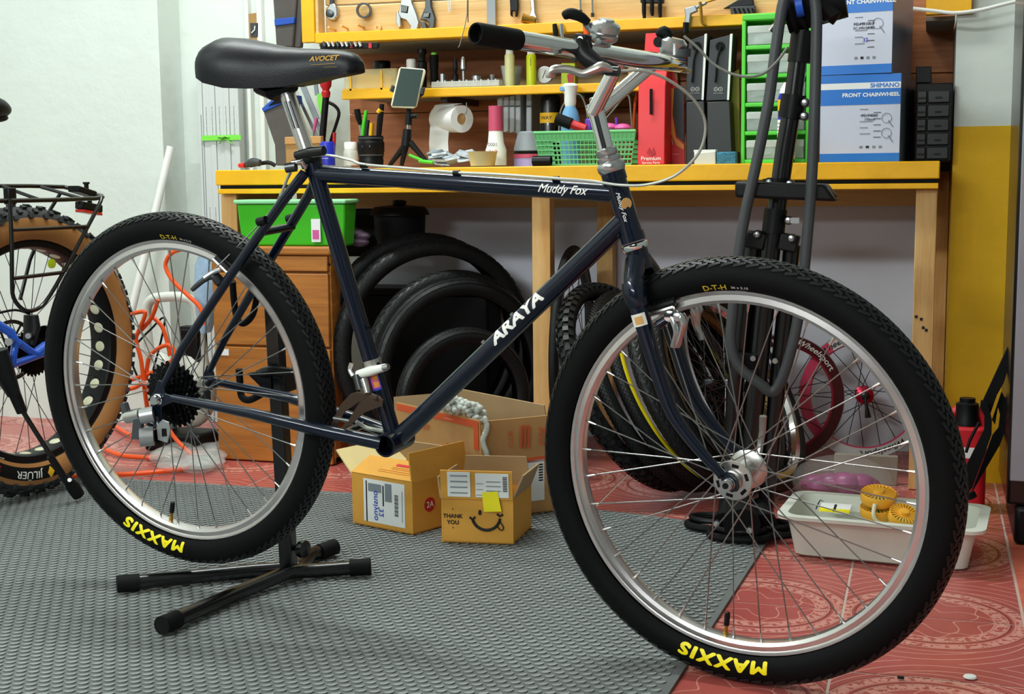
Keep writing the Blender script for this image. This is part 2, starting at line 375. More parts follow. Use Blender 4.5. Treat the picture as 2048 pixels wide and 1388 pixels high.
# tool rack
tr = thing('tool_rack', 'wall-mounted pine tool rack framed in yellow boards', 'tool rack', (-.85, 3.6, 1.18))
part('upright', 'yellow_paint', tr, .002, (-1.724, -1.683, 3.575, 3.60, 1.178, 1.75))
part('upright', 'pine', tr, .002, (-1.683, -1.672, 3.58, 3.622, 1.20, 1.75))
part('lower_rail', 'yellow_paint', tr, .002, (-1.683, -.34, 3.575, 3.622, 1.175, 1.203))
part('lower_rail', 'yellow_paint', tr, .002, (-.02, .088, 3.57, 3.597, 1.18, 1.30))
zz = [1.203, 1.283, 1.372, 1.47, 1.57, 1.67]
for k in range(5):
    part('plank', 'pine', tr, .003, (-1.67, -.34, 3.622, 3.64, zz[k] + .001, zz[k + 1] - .002)); part('plank', 'pine', tr, .003, (-.02, .05, 3.622, 3.64, zz[k] + .001, zz[k + 1] - .002))
part('bottom_board', 'ply_grey', tr, 0, (-1.70, -.34, 3.64, 3.92, 1.172, 1.182)); part('bottom_board', 'ply_grey', tr, 0, (-.02, .05, 3.64, 3.92, 1.172, 1.182))
for k, (x, y) in enumerate(((670, 60), (695, 57), (727, 55))):
    a = at(x, y, 3.62) - tr.location
    MB().tube([a, a + V((-.002, -.04, .004))], .0035, 8).build('peg', MATS['pine'], tr)
a = at(756, 56, 3.62) - tr.location
MB().lathe([(.012, 0), (.011, .006), (.004, .006), (.003, .003)], a, (0, -1, 0), 16).build('peg_hole', MATS['pine'], tr)
# black cased appliance at the frame's edge
ap = thing('floor_appliance', 'tall black-edged appliance with grey front at the room edge', 'appliance', (.36, 3.14, 0))
part('foot', 'black_plastic', ap, .01, (.192, .62, 2.985, 3.30, .0015, .085))
part('casing', 'black_gloss', ap, .008, (.174, .64, 2.99, 3.32, .0855, 1.5))
M('lav_grey', '8e8c96', .45)
part('front_panel', 'lav_grey', ap, .006, (.180, .62, 2.984, 2.9895, .14, 1.48))
# ================================================================ navy bicycle (local axes: along the frame, away from the camera, up)
YL = R(-9.3854); LEAN = R(4.237)
RH = V((-1.32678, 2.20260, .39886))
DU = V((math.cos(YL), math.sin(YL), 0)); NN = V((math.sin(YL), -math.cos(YL), 0)); ZZ = V((0, 0, 1))
DV = ZZ * math.cos(LEAN) + NN * math.sin(LEAN); DN = NN * math.cos(LEAN) - ZZ * math.sin(LEAN)
def L(u, w, v): return V((u - .54, -w, v + .40))
def bp(x, y, w=0):
    d = ray(x, y); t = (w - (CAM - RH).dot(DN)) / d.dot(DN); q = CAM + d * t - RH; return L(q.dot(DU), w, q.dot(DV))
o0 = RH + DU * .54 - DV * .40
bm = Matrix.Identity(4)
for i in range(3): bm[i][0] = DU[i]; bm[i][1] = -DN[i]; bm[i][2] = DV[i]; bm[i][3] = o0[i]
bike = thing('bicycle', 'dark navy bicycle without cranks or chain, held by a black display stand', 'bicycle', mat=bm)
def sub(name, parent, mat=None):
    o = bpy.data.objects.new(name, None); col.objects.link(o); o.parent = parent; o.empty_display_size = .03
    if mat: o.matrix_local = mat
    return o
def torus_pt(th, ph, h, Rc, r): # th from up, clockwise seen from the camera; ph from outermost towards the camera
    k = Rc + (r + h) * math.cos(ph); return V((k * math.sin(th), -(r + h) * math.sin(ph), k * math.cos(th)))
def tread(Rc, r, rows, N, ln, wd, ht, sl, jit=0):
    b = MB()
    for ri, (ph0, off, sgn) in enumerate(rows):
        for i in range(N):
            t0 = 2 * math.pi * (i + off) / N; p = []
            for h in (-.002, ht):
                for (a, c) in ((-1, -1), (1, -1), (1, 1), (-1, 1)):
                    s_ = a * ln / 2; t_ = c * wd / 2 + sgn * sl * s_
                    p.append(torus_pt(t0 + s_ / (Rc + r), ph0 + t_ / r, h, Rc, r))
            b.hexa(p)
    return b
def wheel_text(body, mt, parent, th0, rad, size, Rc, r, bold=0, sx=1, shear=0, name='lettering', space=1):
    me = text_mesh(body, size, bold, shear, 'CENTER', sx, space, .003, .12)
    for v in me.vertices:
        k = rad + v.co.y; th = th0 + v.co.x / rad; w_ = math.sqrt(max(r * r - (k - Rc) ** 2, 1e-6)) + .0009 + v.co.z
        v.co = (k * math.sin(th), -w_, k * math.cos(th))
    return put(name, me, mt, parent)
def spokes(parent, n, rh, wh, rr, mt, ns=0, cross=60, rad=.0011, nip='alu', rot=0):
    sm_ = MB().tube([(0, 0, 0), (0, 0, 1)], 1, 6).mesh('spoke'); sm_.materials.append(MATS[mt])
    nm = MB().lathe([(.0023, 0), (.0023, .006), (.0013, .016)], n=8).mesh('nipple'); nm.materials.append(MATS[nip])
    for i in range(n):
        th = rot + 2 * math.pi * i / n; side = 1 if i % 2 else -1; lead = 1 if (i // 2) % 2 else -1
        hth = th + lead * R(cross); w0 = wh[0] if side > 0 else -wh[1]
        a = V((rh * math.sin(hth), -w0, rh * math.cos(hth))); c = V((rr * math.sin(th), -w0 * .06, rr * math.cos(th))); d = c - a
        q = d.to_track_quat('Z', 'Y').to_matrix().to_4x4()
        put('spoke', sm_, None, parent, Matrix.Translation(a) @ q @ Matrix.Diagonal((rad, rad, d.length, 1)))
        if ns: put('nipple', nm, None, parent, Matrix.Translation(c + d.normalized() * .002) @ (-d).to_track_quat('Z', 'Y').to_matrix().to_4x4())
M('tyre_side', '07080a', .7, var=.1, vs=50, spec=.16); M('tyre_tread', '101214', .42, spec=.35); M('rim_silver', 'cfcaca', .26, .9, var=.05, vs=30); M('brass', 'b58a3a', .35, 1)
RC, RTY = .308, .027
DTH = [(R(a), (k % 2) * .5, (-1) ** k) for k, a in enumerate((-52, -38, -24, -10, 4, 18, 32, 46))]
def main_wheel(name, mat, tx, dt, rot):
    wh = sub(name, bike, mat)
    MB().lathe([(.2865, -.0125), (.281, -.0118), (.280, -.0108), (.272, -.0125), (.267, -.009), (.2655, 0), (.267, .009), (.272, .0125), (.280, .0108), (.281, .0118), (.2865, .0125), (.283, .010), (.276, .009), (.276, -.009), (.283, -.010)],
               (0, 0, 0), (0, 1, 0), 96, ring=True).build('rim', MATS['rim_silver'], wh)
    prof = []
    for k in range(26):
        ph = R(-142 + 284 * k / 25); prof.append((RC + RTY * math.cos(ph), RTY * math.sin(ph)))
    MB().lathe(prof, (0, 0, 0), (0, 1, 0), 120, cap=False).build('tyre', MATS['tyre_side'], wh)
    tag(tread(RC, RTY, DTH, 104, .0185, .0048, .0016, .32).build('tread_blocks', MATS['tyre_tread'], wh), kind='stuff')
    wheel_text('MAXXIS', MATS['yellow_ink'], wh, R(180 + tx), .3005, .026, RC, RTY, .17, 1.4, .1, space=1.18)
    wheel_text('D-T-H', M('tyre_gold', 'c8b02c', .5), wh, R(dt), .2925, .0115, RC, RTY, .06, 1.2)
    wheel_text('26 x 2.15', MATS['white_ink'], wh, R(dt + 7.6), .2925, .0048, RC, RTY, .01, 1.5); wheel_text('\u2014\u2014 \u2014\u2014\u2014', MATS['white_ink'], wh, R(dt + 7.8), .2880, .0022, RC, RTY, .01, 1.5)
    va = R(186.0 if name == 'front_wheel' else 193); a = V((.266 * math.sin(va), 0, .266 * math.cos(va))); d = -a.normalized()
    vv = MB().lathe([(.004, 0), (.0042, .004), (.003, .005), (.003, .020)], a, d, 10).build('valve_stem', MATS['brass'], wh)
    MB().lathe([(.0046, .016), (.0048, .030), (.0042, .037), (.002, .0385)], a, d, 10).build('valve_cap', MATS['black_plastic'], wh)
    return wh
# front wheel
fw_ = main_wheel('front_wheel', Matrix.Translation(L(1.076, 0, -.064)) @ Matrix.Rotation(R(-3.38), 4, 'Z'), 4.2, -5.6, 0)
MB().lathe([(.0165, -.046), (.0165, -.039), (.012, -.036), (.030, -.0345), (.0315, -.033), (.030, -.0315), (.0165, -.029), (.0145, -.015), (.0145, .015), (.0165, .029), (.030, .0315), (.0315, .033), (.030, .0345), (.012, .036), (.0165, .039), (.0165, .046)],
           (0, 0, 0), (0, 1, 0), 32).build('hub_shell', MATS['alu'], fw_)
hs = MB()
for s in (-1, 1):
    for k in range(6):
        q = 2 * math.pi * (k + .2) / 6; c = V((.0235 * math.sin(q), s * .0343, .0235 * math.cos(q))); t = V((math.cos(q), 0, -math.sin(q))); n_ = V((math.sin(q), 0, math.cos(q)))
        hs.obox(c, t * .0055, V((0, .0010, 0)), n_ * .0026)
hs.build('hub_cutout', MATS['black_matte'], fw_)
MB().lathe([(.0048, -.064), (.0048, .064)], (0, 0, 0), (0, 1, 0), 10).build('axle', MATS['dark_steel'], fw_)
MB().lathe([(.0085, -.064), (.0095, -.062), (.0098, -.053), (.0115, -.052), (.0115, -.0495)], (0, 0, 0), (0, 1, 0), 18).build('axle_nut', MATS['steel'], fw_)
MB().lathe([(.0046, -.0655), (.0046, -.0635)], (0, 0, 0), (0, 1, 0), 12).build('axle_bore', MATS['black_matte'], fw_)
MB().tube([(0, .062, 0), (.004, .075, .02), (.008, .078, .05), (.010, .076, .075)], [.006, .005, .0055, .006], 8).build('quick_release_lever', MATS['steel'], fw_)
spokes(fw_, 36, .0285, (.033, .033), .2662, 'spoke_steel', 1, rot=R(3.2))
# rear wheel
rw = main_wheel('rear_wheel', Matrix.Translation(L(0, 0, 0)), 16, 3.5, 1)
MB().lathe([(.012, -.060), (.016, -.030), (.022, -.026), (.0225, -.023), (.0135, -.020), (.0130, .018), (.0225, .030), (.022, .034), (.012, .040), (.009, .066)], (0, 0, 0), (0, 1, 0), 28).build('hub_shell', MATS['alu'], rw)
MB().lathe([(.0048, -.072), (.0048, .072)], (0, 0, 0), (0, 1, 0), 10).build('axle', MATS['dark_steel'], rw)
MB().lathe([(.0075, -.084), (.0085, -.082), (.0095, -.074), (.011, -.073), (.011, -.069)], (0, 0, 0), (0, 1, 0), 16).build('axle_nut', MATS['chrome'], rw)
spokes(rw, 36, .021, (.024, .032), .2662, 'spoke_steel', 1, rot=R(-1))
def cog(r, T, y0, y1, hub=.018, b=None):
    b = b or MB(); pts = []
    for k in range(T * 4):
        q = 2 * math.pi * k / (T * 4); rr = r + (.0034 if k % 4 in (0, 1) else -.0022); pts.append((rr * math.cos(q), rr * math.sin(q)))
    return b.prism(pts, (0, y0, 0), (1, 0, 0), (0, 0, 1), (0, y1 - y0, 0))
M('cog_black', '0f1012', .35, .6)
for k, (r, T, w_) in enumerate(((.0600, 30, .0265), (.0525, 26, .031), (.046, 23, .0355), (.040, 20, .040), (.034, 17, .0445), (.029, 14, .049), (.0235, 11, .0535))):
    cog(r, T, -w_, -w_ - .002).build('sprocket', MATS['cog_black'], rw, ang=20)
sl = MB()
for rr, w_, n_ in ((.0535, .0288, 14), (.047, .0332, 12), (.041, .0378, 10)):
    for k in range(n_):
        q = 2 * math.pi * (k + .3) / n_; sl.obox((rr * math.sin(q), -w_, rr * math.cos(q)), (.0022, 0, 0), (0, .0003, 0), (0, 0, .0014))
sl.build('sprocket_rivet', MATS['steel'], rw)

# frame
fr = sub('frame', bike)
def tb(name, pts, r, mt='navy', par=None, n=16, **k): return MB().tube(pts, r, n, **k).build(name, MATS[mt], par or fr)
BBL, BBR = L(.459, .034, -.06), L(.459, -.034, -.06)
bb_ = MB().lathe([(.0172, .0), (.0205, 0), (.0205, .068), (.0172, .068), (.0172, .060), (.0165, .012)], BBL, BBR - BBL, 28, ring=True); bb_.build('bottom_bracket_shell', MATS['navy'], fr)
MB().lathe([(.0170, .030), (.0170, .031)], BBL, BBR - BBL, 20).build('bracket_bore', MATS['black_matte'], fr)
STT = L(.327, 0, .424); STB = L(.455, 0, -.045)
tb('seat_tube', [STB, STT], .0145)
tb('seat_lug', [L(.3335, 0, .40), L(.326, 0, .428)], .0168)
tb('top_tube', [L(.338, 0, .402), L(.885, 0, .366)], .0148)
tb('down_tube', [L(.466, 0, -.055), L(.899, 0, .326)], .0163)
HT, HB = L(.8795, 0, .400), L(.9115, 0, .292)
hd = (HT - HB).normalized()
tb('head_tube', [HB, HT], .0172)
tb('head_lug', [HT - hd * .016, HT], .0190); tb('head_lug', [HB, HB + hd * .014], .0190)
for s in (1, -1):
    tb('seat_stay', [L(.326, s * .022, .405), L(.29, s * .036, .362), L(.183, s * .050, .241), L(.06, s * .064, .095), L(.012, s * .066, .026)], [.0090, .0088, .0085, .0075, .006], n=12)
    tb('chain_stay', [L(.448, s * .026, -.058), L(.40, s * .036, -.049), L(.348, s * .046, -.040), L(.199, s * .061, -.014), L(.03, s * .066, .004)], [.0125, .0125, .0120, .0100, .0075], n=12)
    MB().prism([(-.018, -.014), (-.016, -.040), (-.004, -.048), (.004, -.040), (.006, -.014), (.036, -.002), (.038, .008), (.018, .012), (.016, .034), (.004, .036), (-.006, .016), (-.016, .006)],
               L(0, s * .067, 0), (1, 0, 0), (0, 0, 1), (0, .004 * -s, 0)).build('dropout', MATS['navy'], fr, .001)
tb('stay_bridge', [L(.245, .044, .306), L(.245, -.044, .306)], .007, n=10)
tb('stay_bridge', [L(.375, .040, -.045), L(.375, -.040, -.045)], .0065, n=10)
for (u, v) in ((.4085, .14), (.423, .075)):
    MB().lathe([(.0035, 0), (.0035, .004), (.002, .0045)], L(u + .012, .004, v), (.9, -.3, .3), 10).build('bottle_boss', MATS['black_plastic'], fr)
for (u, v) in ((.70, .170), (.645, .122)):
    MB().lathe([(.0035, 0), (.0035, .004), (.002, .0045)], L(u, .004, v), (-.66, -.2, .75), 10).build('bottle_boss', MATS['steel'], fr)
def wrap_text(body, mt, par, a, b, r, t, size, tilt=0, bold=0, shear=0, sx=1, name='lettering', space=1):
    a, b = V(a), V(b); d = (b - a).normalized(); o = a + (b - a) * t; w_ = V((0, -1, 0)); w_ = (w_ - d * w_.dot(d)).normalized(); up = w_.cross(d)
    me = text_mesh(body, size, bold, shear, 'CENTER', sx, space, .004, .12)
    for v in me.vertices:
        q = v.co.y / r + tilt; k = r + .0006 + v.co.z; v.co = o + d * v.co.x + (w_ * math.cos(q) + up * math.sin(q)) * k
    return put(name, me, mt, par)
wrap_text('ARAYA', MATS['white_ink'], fr, L(.466, 0, -.055), L(.899, 0, .326), .0163, .575, .0265, .30, .13, .12, 1.42)
wrap_text('Muddy Fox', MATS['white_ink'], fr, L(.338, 0, .402), L(.885, 0, .366), .0148, .843, .0185, .12, .03, .45, .98)
M('badge_gold', 'c99a5a', .5)
MB().lathe([(.009, 0), (.0085, .0008)], HB + hd * .062 + V((.012, -.0128, .0)), (.68, -.72, 0), 12).build('head_badge', MATS['badge_gold'], fr)
wrap_text('Muddy Fox', MATS['white_ink'], fr, HT, HB, .0172, .50, .0085, .25, .02, .4, 1.2, 'badge_lettering')
M('sticker_pink', 'd0579a', .5); M('sticker_blue', '3a3fb0', .5); M('sticker_orange', 'd89030', .5)
sd = (STT - STB).normalized()
def band(par, a, d, r, h, q0, q1, mt, name='sticker'):
    w_ = V((0, -1, 0)); w_ = (w_ - d * w_.dot(d)).normalized(); up = w_.cross(d); rows = []
    for i in range(2): rows.append([a + d * (h * i) + (w_ * math.cos(q0 + (q1 - q0) * j / 8) + up * math.sin(q0 + (q1 - q0) * j / 8)) * r for j in range(9)])
    return MB().grid(rows).build(name, MATS[mt], par)
sa = STB + sd * .078
band(fr, sa, sd, .0148, .030, -.9, .35, 'sticker_blue'); band(fr, sa + sd * .004, sd, .0150, .026, -.8, .2, 'sticker_pink')
band(fr, sa + sd * .006, sd, .0152, .009, -.7, -.1, 'sticker_orange'); band(fr, sa + sd * .018, sd, .0152, .009, -.7, -.1, 'sticker_orange')
# headset and fork
hs_ = MB()
hs_.lathe([(.0190, -.002), (.0215, .003), (.0220, .009), (.0205, .013), (.0175, .015), (.0185, .017), (.0185, .022), (.0150, .024), (.0165, .026), (.0165, .034), (.0125, .036)], HT, hd, 26)
hs_.build('upper_headset', MATS['steel'], bike)
lh = MB().lathe([(.0185, -.002), (.0215, -.004), (.0222, -.008), (.0200, -.0125), (.0150, -.013)], HB, hd, 26).build('lower_headset', MATS['chrome'], bike)
fk = sub('fork', bike)
tb('steerer', [HB - hd * .012, HB - hd * .045], .0168, par=fk)
for s in (1, -1):
    pts = smooth([L(.9175, s * .012, .262), L(.925, s * .040, .236), L(.9335, s * .048, .205), L(.941, s * .049, .180), L(.956, s * .050, .128), L(.981, s * .0505, .051), L(1.006, s * .051, .011), L(1.04, s * .051, -.028), L(1.064, s * .051, -.052)], 5)
    k = len(pts); rs = [.0168 - .0030 * min(1, i / 10) if i < 14 else .0138 - .0068 * (i - 14) / (k - 15) for i in range(k)]
    tb('fork_blade', pts, rs, par=fk)
    tb('fork_collar', [L(.9245, s * .0440, .236), L(.9285, s * .0468, .224), L(.9330, s * .0484, .208), L(.9350, s * .0488, .200)], [.0165, .0192, .0180, .0150], par=fk)
    MB().prism([(-.016, .016), (-.006, .020), (.010, .006), (.012, -.010), (.002, -.013), (-.012, -.004)], L(1.076, s * .049, -.064), (1, 0, 0), (0, 0, 1), (0, .004 * -s, 0)).build('dropout', MATS['navy'], fk, .001)
    MB().lathe([(.003, 0), (.003, .005)], L(1.062, s * .056, -.052), (0, -s, 0), 8).build('eyelet_bolt', MATS['black_plastic'], fk)
M('sticker_white', 'dcdad2', .5)
fd = (L(.941, .049, .18) - L(.956, .05, .128)).normalized()
band(fk, L(.9425, .0490, .172), fd, .0146, .019, -.9, .9, 'sticker_white'); band(fk, L(.9425, .0490, .175), fd, .0149, .012, -.45, .45, 'badge_gold')

# saddle and post
sdl = sub('saddle', bike)
M('saddle_vinyl', '090c14', .42, bump=.05, bs=300, spec=.3)
st = [(.132, .040, .610, .588), (.138, .056, .622, .580), (.150, .070, .631, .571), (.17, .078, .638, .562), (.21, .076, .634, .552), (.25, .065, .625, .549), (.29, .049, .616, .549), (.33, .036, .611, .552), (.37, .030, .608, .559), (.405, .027, .604, .563), (.424, .024, .599, .565), (.434, .018, .592, .567), (.439, .008, .585, .572)]
rows = []
for (u, hw, zt, zb) in st:
    rows.append([L(u, hw * math.sin(R(a)) * (1 if abs(a) < 91 else .93), zb + (zt - zb) * max(0, math.cos(R(a))) ** .62) for a in (-108, -90, -84, -76, -66, -54, -40, -26, -12, 0, 12, 26, 40, 54, 66, 76, 84, 90, 108)])
b = MB().grid(rows)
for e in (0, -1):
    n0 = len(b.v); b.add(rows[e], [tuple(range(19))])
b.add(sum([[r[0], r[-1]] for r in rows], []), [(2 * i, 2 * i + 1, 2 * i + 3, 2 * i + 2) for i in range(len(rows) - 1)])
b.build('saddle_cover', MATS['saddle_vinyl'], sdl, ang=60)
def onsaddle(u, v):   # camera-side surface point at a given height
    for k in range(len(st) - 1):
        if st[k][0] <= u <= st[k + 1][0]:
            t = (u - st[k][0]) / (st[k + 1][0] - st[k][0]); hw, zt, zb = [st[k][i] * (1 - t) + st[k + 1][i] * t for i in (1, 2, 3)]
            f = min(1, max(0, (v - zb) / (zt - zb))) ** (1 / .62); return hw * math.sqrt(1 - f * f)
    return .02
def saddle_text(body, size, u0, v0, mt, bold=0, sx=1):
    me = text_mesh(body, size, bold, 0, 'CENTER', sx, 1, .004, .12)
    for v in me.vertices:
        u, z = u0 + v.co.x, v0 + v.co.y; v.co = L(u, onsaddle(u, z) + .0007 + v.co.z, z)
    put('saddle_lettering', me, mt, sdl)
q0 = bp(641, 117, .035); saddle_text('AVOCET', .0112, q0.x + .54, q0.z - .40, MATS['gold_ink'], .09, 1.2)
q1 = bp(641, 123, .035); saddle_text('\u2014\u2014\u2014\u2014', .006, q1.x + .54, q1.z - .404, MATS['gold_ink'], .05, 1.85)
q1 = bp(655, 128, .035); saddle_text('\u2014\u2014\u2014', .0060, q1.x + .54, q1.z - .4045, MATS['gold_ink'], .0, 1.4)
for s in (1, -1):
    tb('saddle_rail', smooth([L(.16, s * .026, .582), L(.20, s * .023, .562), L(.25, s * .020, .552), L(.31, s * .018, .556), L(.39, s * .010, .582)], 4), .0035, 'steel', sdl, 8)
tb('saddle_undershell', [L(.235, 0, .552), L(.262, 0, .543), L(.30, 0, .548)], [.026, .030, .014], 'black_plastic', sdl, 12, flat=.55)
sp = sub('seat_post', bike)
pd = (L(.288, 0, .536) - L(.316, 0, .449)).normalized(); p0 = L(.326, 0, .415)
tb('post_tube', [p0, p0 + pd * .128], .0134, 'alu', sp, 20)
tb('clamp_head', [p0 + pd * .126, p0 + pd * .138, p0 + pd * .150], [.0145, .0135, .009], 'steel', sp, 16)
MB().obox(p0 + pd * .150, (.030, 0, -.003), (0, .028, 0), (.002, 0, .007)).build('rail_clamp', MATS['dark_steel'], sp, .004)
for s in (-.35, .75):
    w_ = V((.15 + s * .5, -.9, 0)).normalized(); c = p0 + w_ * .0131
    tb('flute', [c + pd * .068, c + pd * .116], .0022, 'dark_steel', sp, 8)
# seat clamp lever
cl = sub('seat_clamp', bike)
tb('clamp_collar', [L(.3275, 0, .419), L(.3245, 0, .430)], .0185, 'black_plastic', cl)
tb('clamp_lever', [bp(592, 311, .045), bp(620, 304, .045), bp(648, 301, .045)], [.0070, .0085, .0080], 'black_gloss', cl, 12)
tb('clamp_bolt', [bp(572, 336, .040), bp(592, 333, .035)], [.0085, .0085], 'dark_steel', cl, 14)
tb('clamp_yoke', [bp(585, 325, .035), bp(602, 322, .03), bp(610, 334, .02)], [.0045, .0055, .006], 'chrome', cl, 10)

# bars, stem, levers
hb = sub('handlebar', bike)
BN, BC, BF = bp(958, 68, .30), bp(1268, 117, 0), bp(1357, 128, -.17)
far = BF + V((-.085, .21, .012))
tb('bar', [BN + (BN - BC).normalized() * -.02, BC, BF, BF + (far - BF) * .12, far], [.0132, .0136, .0134, .0128, .0122], 'chrome', hb, 22)
gd = (BC - BN).normalized()
g_ = MB().lathe([(.0120, .02), (.0120, 0), (.0140, -.001), (.0150, .002), (.0149, .075), (.0144, .079), (.0132, .080)], BN - gd * .006, gd, 24, cap=False); g_.build('grip', MATS['black_matte'], hb)
MB().lathe([(.0121, .010), (.0121, .011)], BN, gd, 20).build('grip_bore', MATS['black_matte'], hb)
tb('grip', [far, far + (BF - far).normalized() * .09], .0134, 'black_matte', hb, 18)
S0, S1 = HT + hd * .030, bp(1190, 214, 0)
tb('quill', [S0, S1], .0124, 'chrome', hb, 20)
n1, n2 = bp(1243, 114, .025), bp(1312, 122, -.085)
tb('stem_arm', [S1 + V((-.001, -.004, -.008)), n1], [.0118, .0112], 'chrome', hb, 18); tb('stem_arm', [S1 + V((.002, .006, -.006)), n2], [.0118, .0112], 'chrome', hb, 18)
tb('stem_collar', [S1 - hd * .012, S1 + hd * .006], .0140, 'chrome', hb, 18)
MB().lathe([(.0060, 0), (.0060, .010), (.0045, .011)], S1 + hd * .004, hd, 6).build('stem_bolt', MATS['steel'], hb)
# thumb shifter, camera side
tsn = sub('thumb_shifter', bike)
ax = (V((.25, -.1, 1))).normalized(); c0 = bp(1206, 106, .055) + V((0, -.003, .006))
MB().lathe([(.013, -.012), (.0145, .002), (.012, .008), (.019, .013), (.0205, .016), (.0205, .021), (.0185, .0225), (.0215, .025), (.0218, .034), (.0195, .037), (.012, .040), (.011, .043), (.004, .044)], c0, ax, 28).build('shifter_body', MATS['steel'], tsn)
tb('shifter_arm', smooth([c0 + ax * .024 + V((-.012, 0, 0)), bp(1182, 58, .06), bp(1172, 46, .07)], 4), [.006] * 9, 'steel', tsn, 10, flat=1)
tb('shifter_paddle', smooth([bp(1178, 46, .07), bp(1160, 33, .075), bp(1140, 27, .08), bp(1126, 33, .085)], 4), [.0065, .0075, .0085, .0095, .010, .0105, .0108, .0108, .0105, .010, .0095, .0085, .006], 'black_matte', tsn, 12, flat=.75)
tb('shifter_band', [bp(1190, 107, .062), bp(1216, 111, .048)], .0160, 'steel', tsn, 20)
# brake lever, camera side
bl = sub('brake_lever', bike)
tb('lever_clamp', [bp(1150, 98, .115), bp(1172, 102, .100)], .0175, 'black_plastic', bl, 18)
tb('lever_body', smooth([bp(1158, 80, .115), bp(1168, 108, .12), bp(1195, 128, .125), bp(1232, 141, .12)], 4), [.011, .013, .014, .014, .014, .0135, .013, .012, .011, .0105, .010, .0095, .009], 'black_plastic', bl, 12)
MB().obox(bp(1165, 84, .11), (.010, 0, -.002), (0, .010, 0), (.002, 0, .011)).build('shifter_mount', MATS['black_plastic'], bl, .003)
tb('mount_bolt', [bp(1160, 78, .125), bp(1163, 80, .115)], .004, 'steel', bl, 10)
tb('lever_blade', smooth([bp(1226, 141, .13), bp(1205, 134, .135), bp(1188, 140, .14), bp(1165, 147, .145), bp(1140, 139, .15), bp(1112, 138, .155), bp(1102, 146, .155), bp(1100, 156, .155)], 3), [.006, .0075, .0095, .0115, .0118, .011, .0105, .010, .0095, .009, .0085, .0080, .0080, .0080, .0085, .009, .0095, .0095, .0095, .0095, .009, .008], 'alu', bl, 12, flat=.7)
tb('lever_pivot', [bp(1213, 141, .128), bp(1238, 143, .128)], [.0072, .0072], 'black_gloss', bl, 12)
# far side shifter and lever
tf = sub('thumb_shifter', bike)
c1 = bp(1342, 108, -.2)
tb('shifter_body', [bp(1334, 118, -.19), c1, bp(1348, 84, -.2), bp(1350, 76, -.2)], [.012, .021, .0225, .016], 'steel', tf, 18)
tb('shifter_cap', [bp(1364, 98, -.2), bp(1364, 114, -.2)], [.015, .014], 'dark_grey', tf, 14)
tb('shifter_paddle', smooth([bp(1340, 74, -.2), bp(1328, 64, -.2), bp(1316, 72, -.2)], 4), [.009, .010, .0115, .012, .0125, .012, .011, .0095, .007], 'black_matte', tf, 12, flat=.8)
MB().lathe([(.0085, -.004), (.0085, .004)], bp(1318, 84, -.19), (0, -1, 0), 16).build('adjuster', MATS['black_plastic'], tf); MB().lathe([(.003, .004), (.003, .006)], bp(1318, 84, -.19), (0, -1, 0), 10).build('adjuster_bolt', MATS['chrome'], tf)
tb('far_lever', smooth([bp(1350, 133, -.2), bp(1364, 138, -.22), bp(1376, 142, -.26)], 3), [.010, .0095, .009, .008, .008, .007, .006], 'steel', tf, 10, flat=.7)
# cables
M('cable_silver', 'a2a59c', .35, .2); M('cable_grey', '6d6f68', .45)
cb = sub('cables', bike)
tb('brake_cable', smooth([bp(1238, 143, .12), bp(1290, 142, .10), bp(1345, 165, .07), bp(1392, 205, .04), bp(1411, 250, .02), bp(1398, 305, .02), bp(1352, 350, .022), bp(1295, 369, .026), bp(1240, 370, .030), bp(1180, 362, .024), bp(1112, 357, .012), bp(1000, 349, .008), bp(913, 345, .008), bp(820, 337, .008), bp(728, 329, .008), bp(700, 320, .008), bp(648, 310, .012), bp(600, 318, .012)], 5), 0.0022, 'cable_silver', cb, 8)
for (x, y) in ((1112, 358), (913, 346), (728, 331)): tb('cable_clip', [bp(x - 6, y, .006), bp(x + 6, y, .006)], .0046, 'black_plastic', cb, 10)
tb('shift_cable', smooth([bp(1368, 72, -.2), bp(1395, 95, -.2), bp(1430, 130, -.2), bp(1475, 151, -.2), bp(1520, 150, -.2), bp(1550, 128, -.22), bp(1575, 95, -.26)], 5), .0022, 'cable_grey', cb, 8)
tb('brake_wire', [bp(583, 345, .012), bp(560, 388, .012), bp(548, 415, .012), bp(500, 468, .012), bp(420, 548, .04)], .0011, 'steel', cb, 6)
tb('brake_wire', [bp(585, 330, .015), bp(561, 392, .013)], .0026, 'cable_silver', cb, 8)
for (x, y) in ((524, 442), (583, 436)): tb('pivot_stub', [bp(x - 8, y + 2, .05 if x < 550 else -.05), bp(x + 8, y - 2, .05 if x < 550 else -.05)], .0075, 'black_plastic', cb, 10)
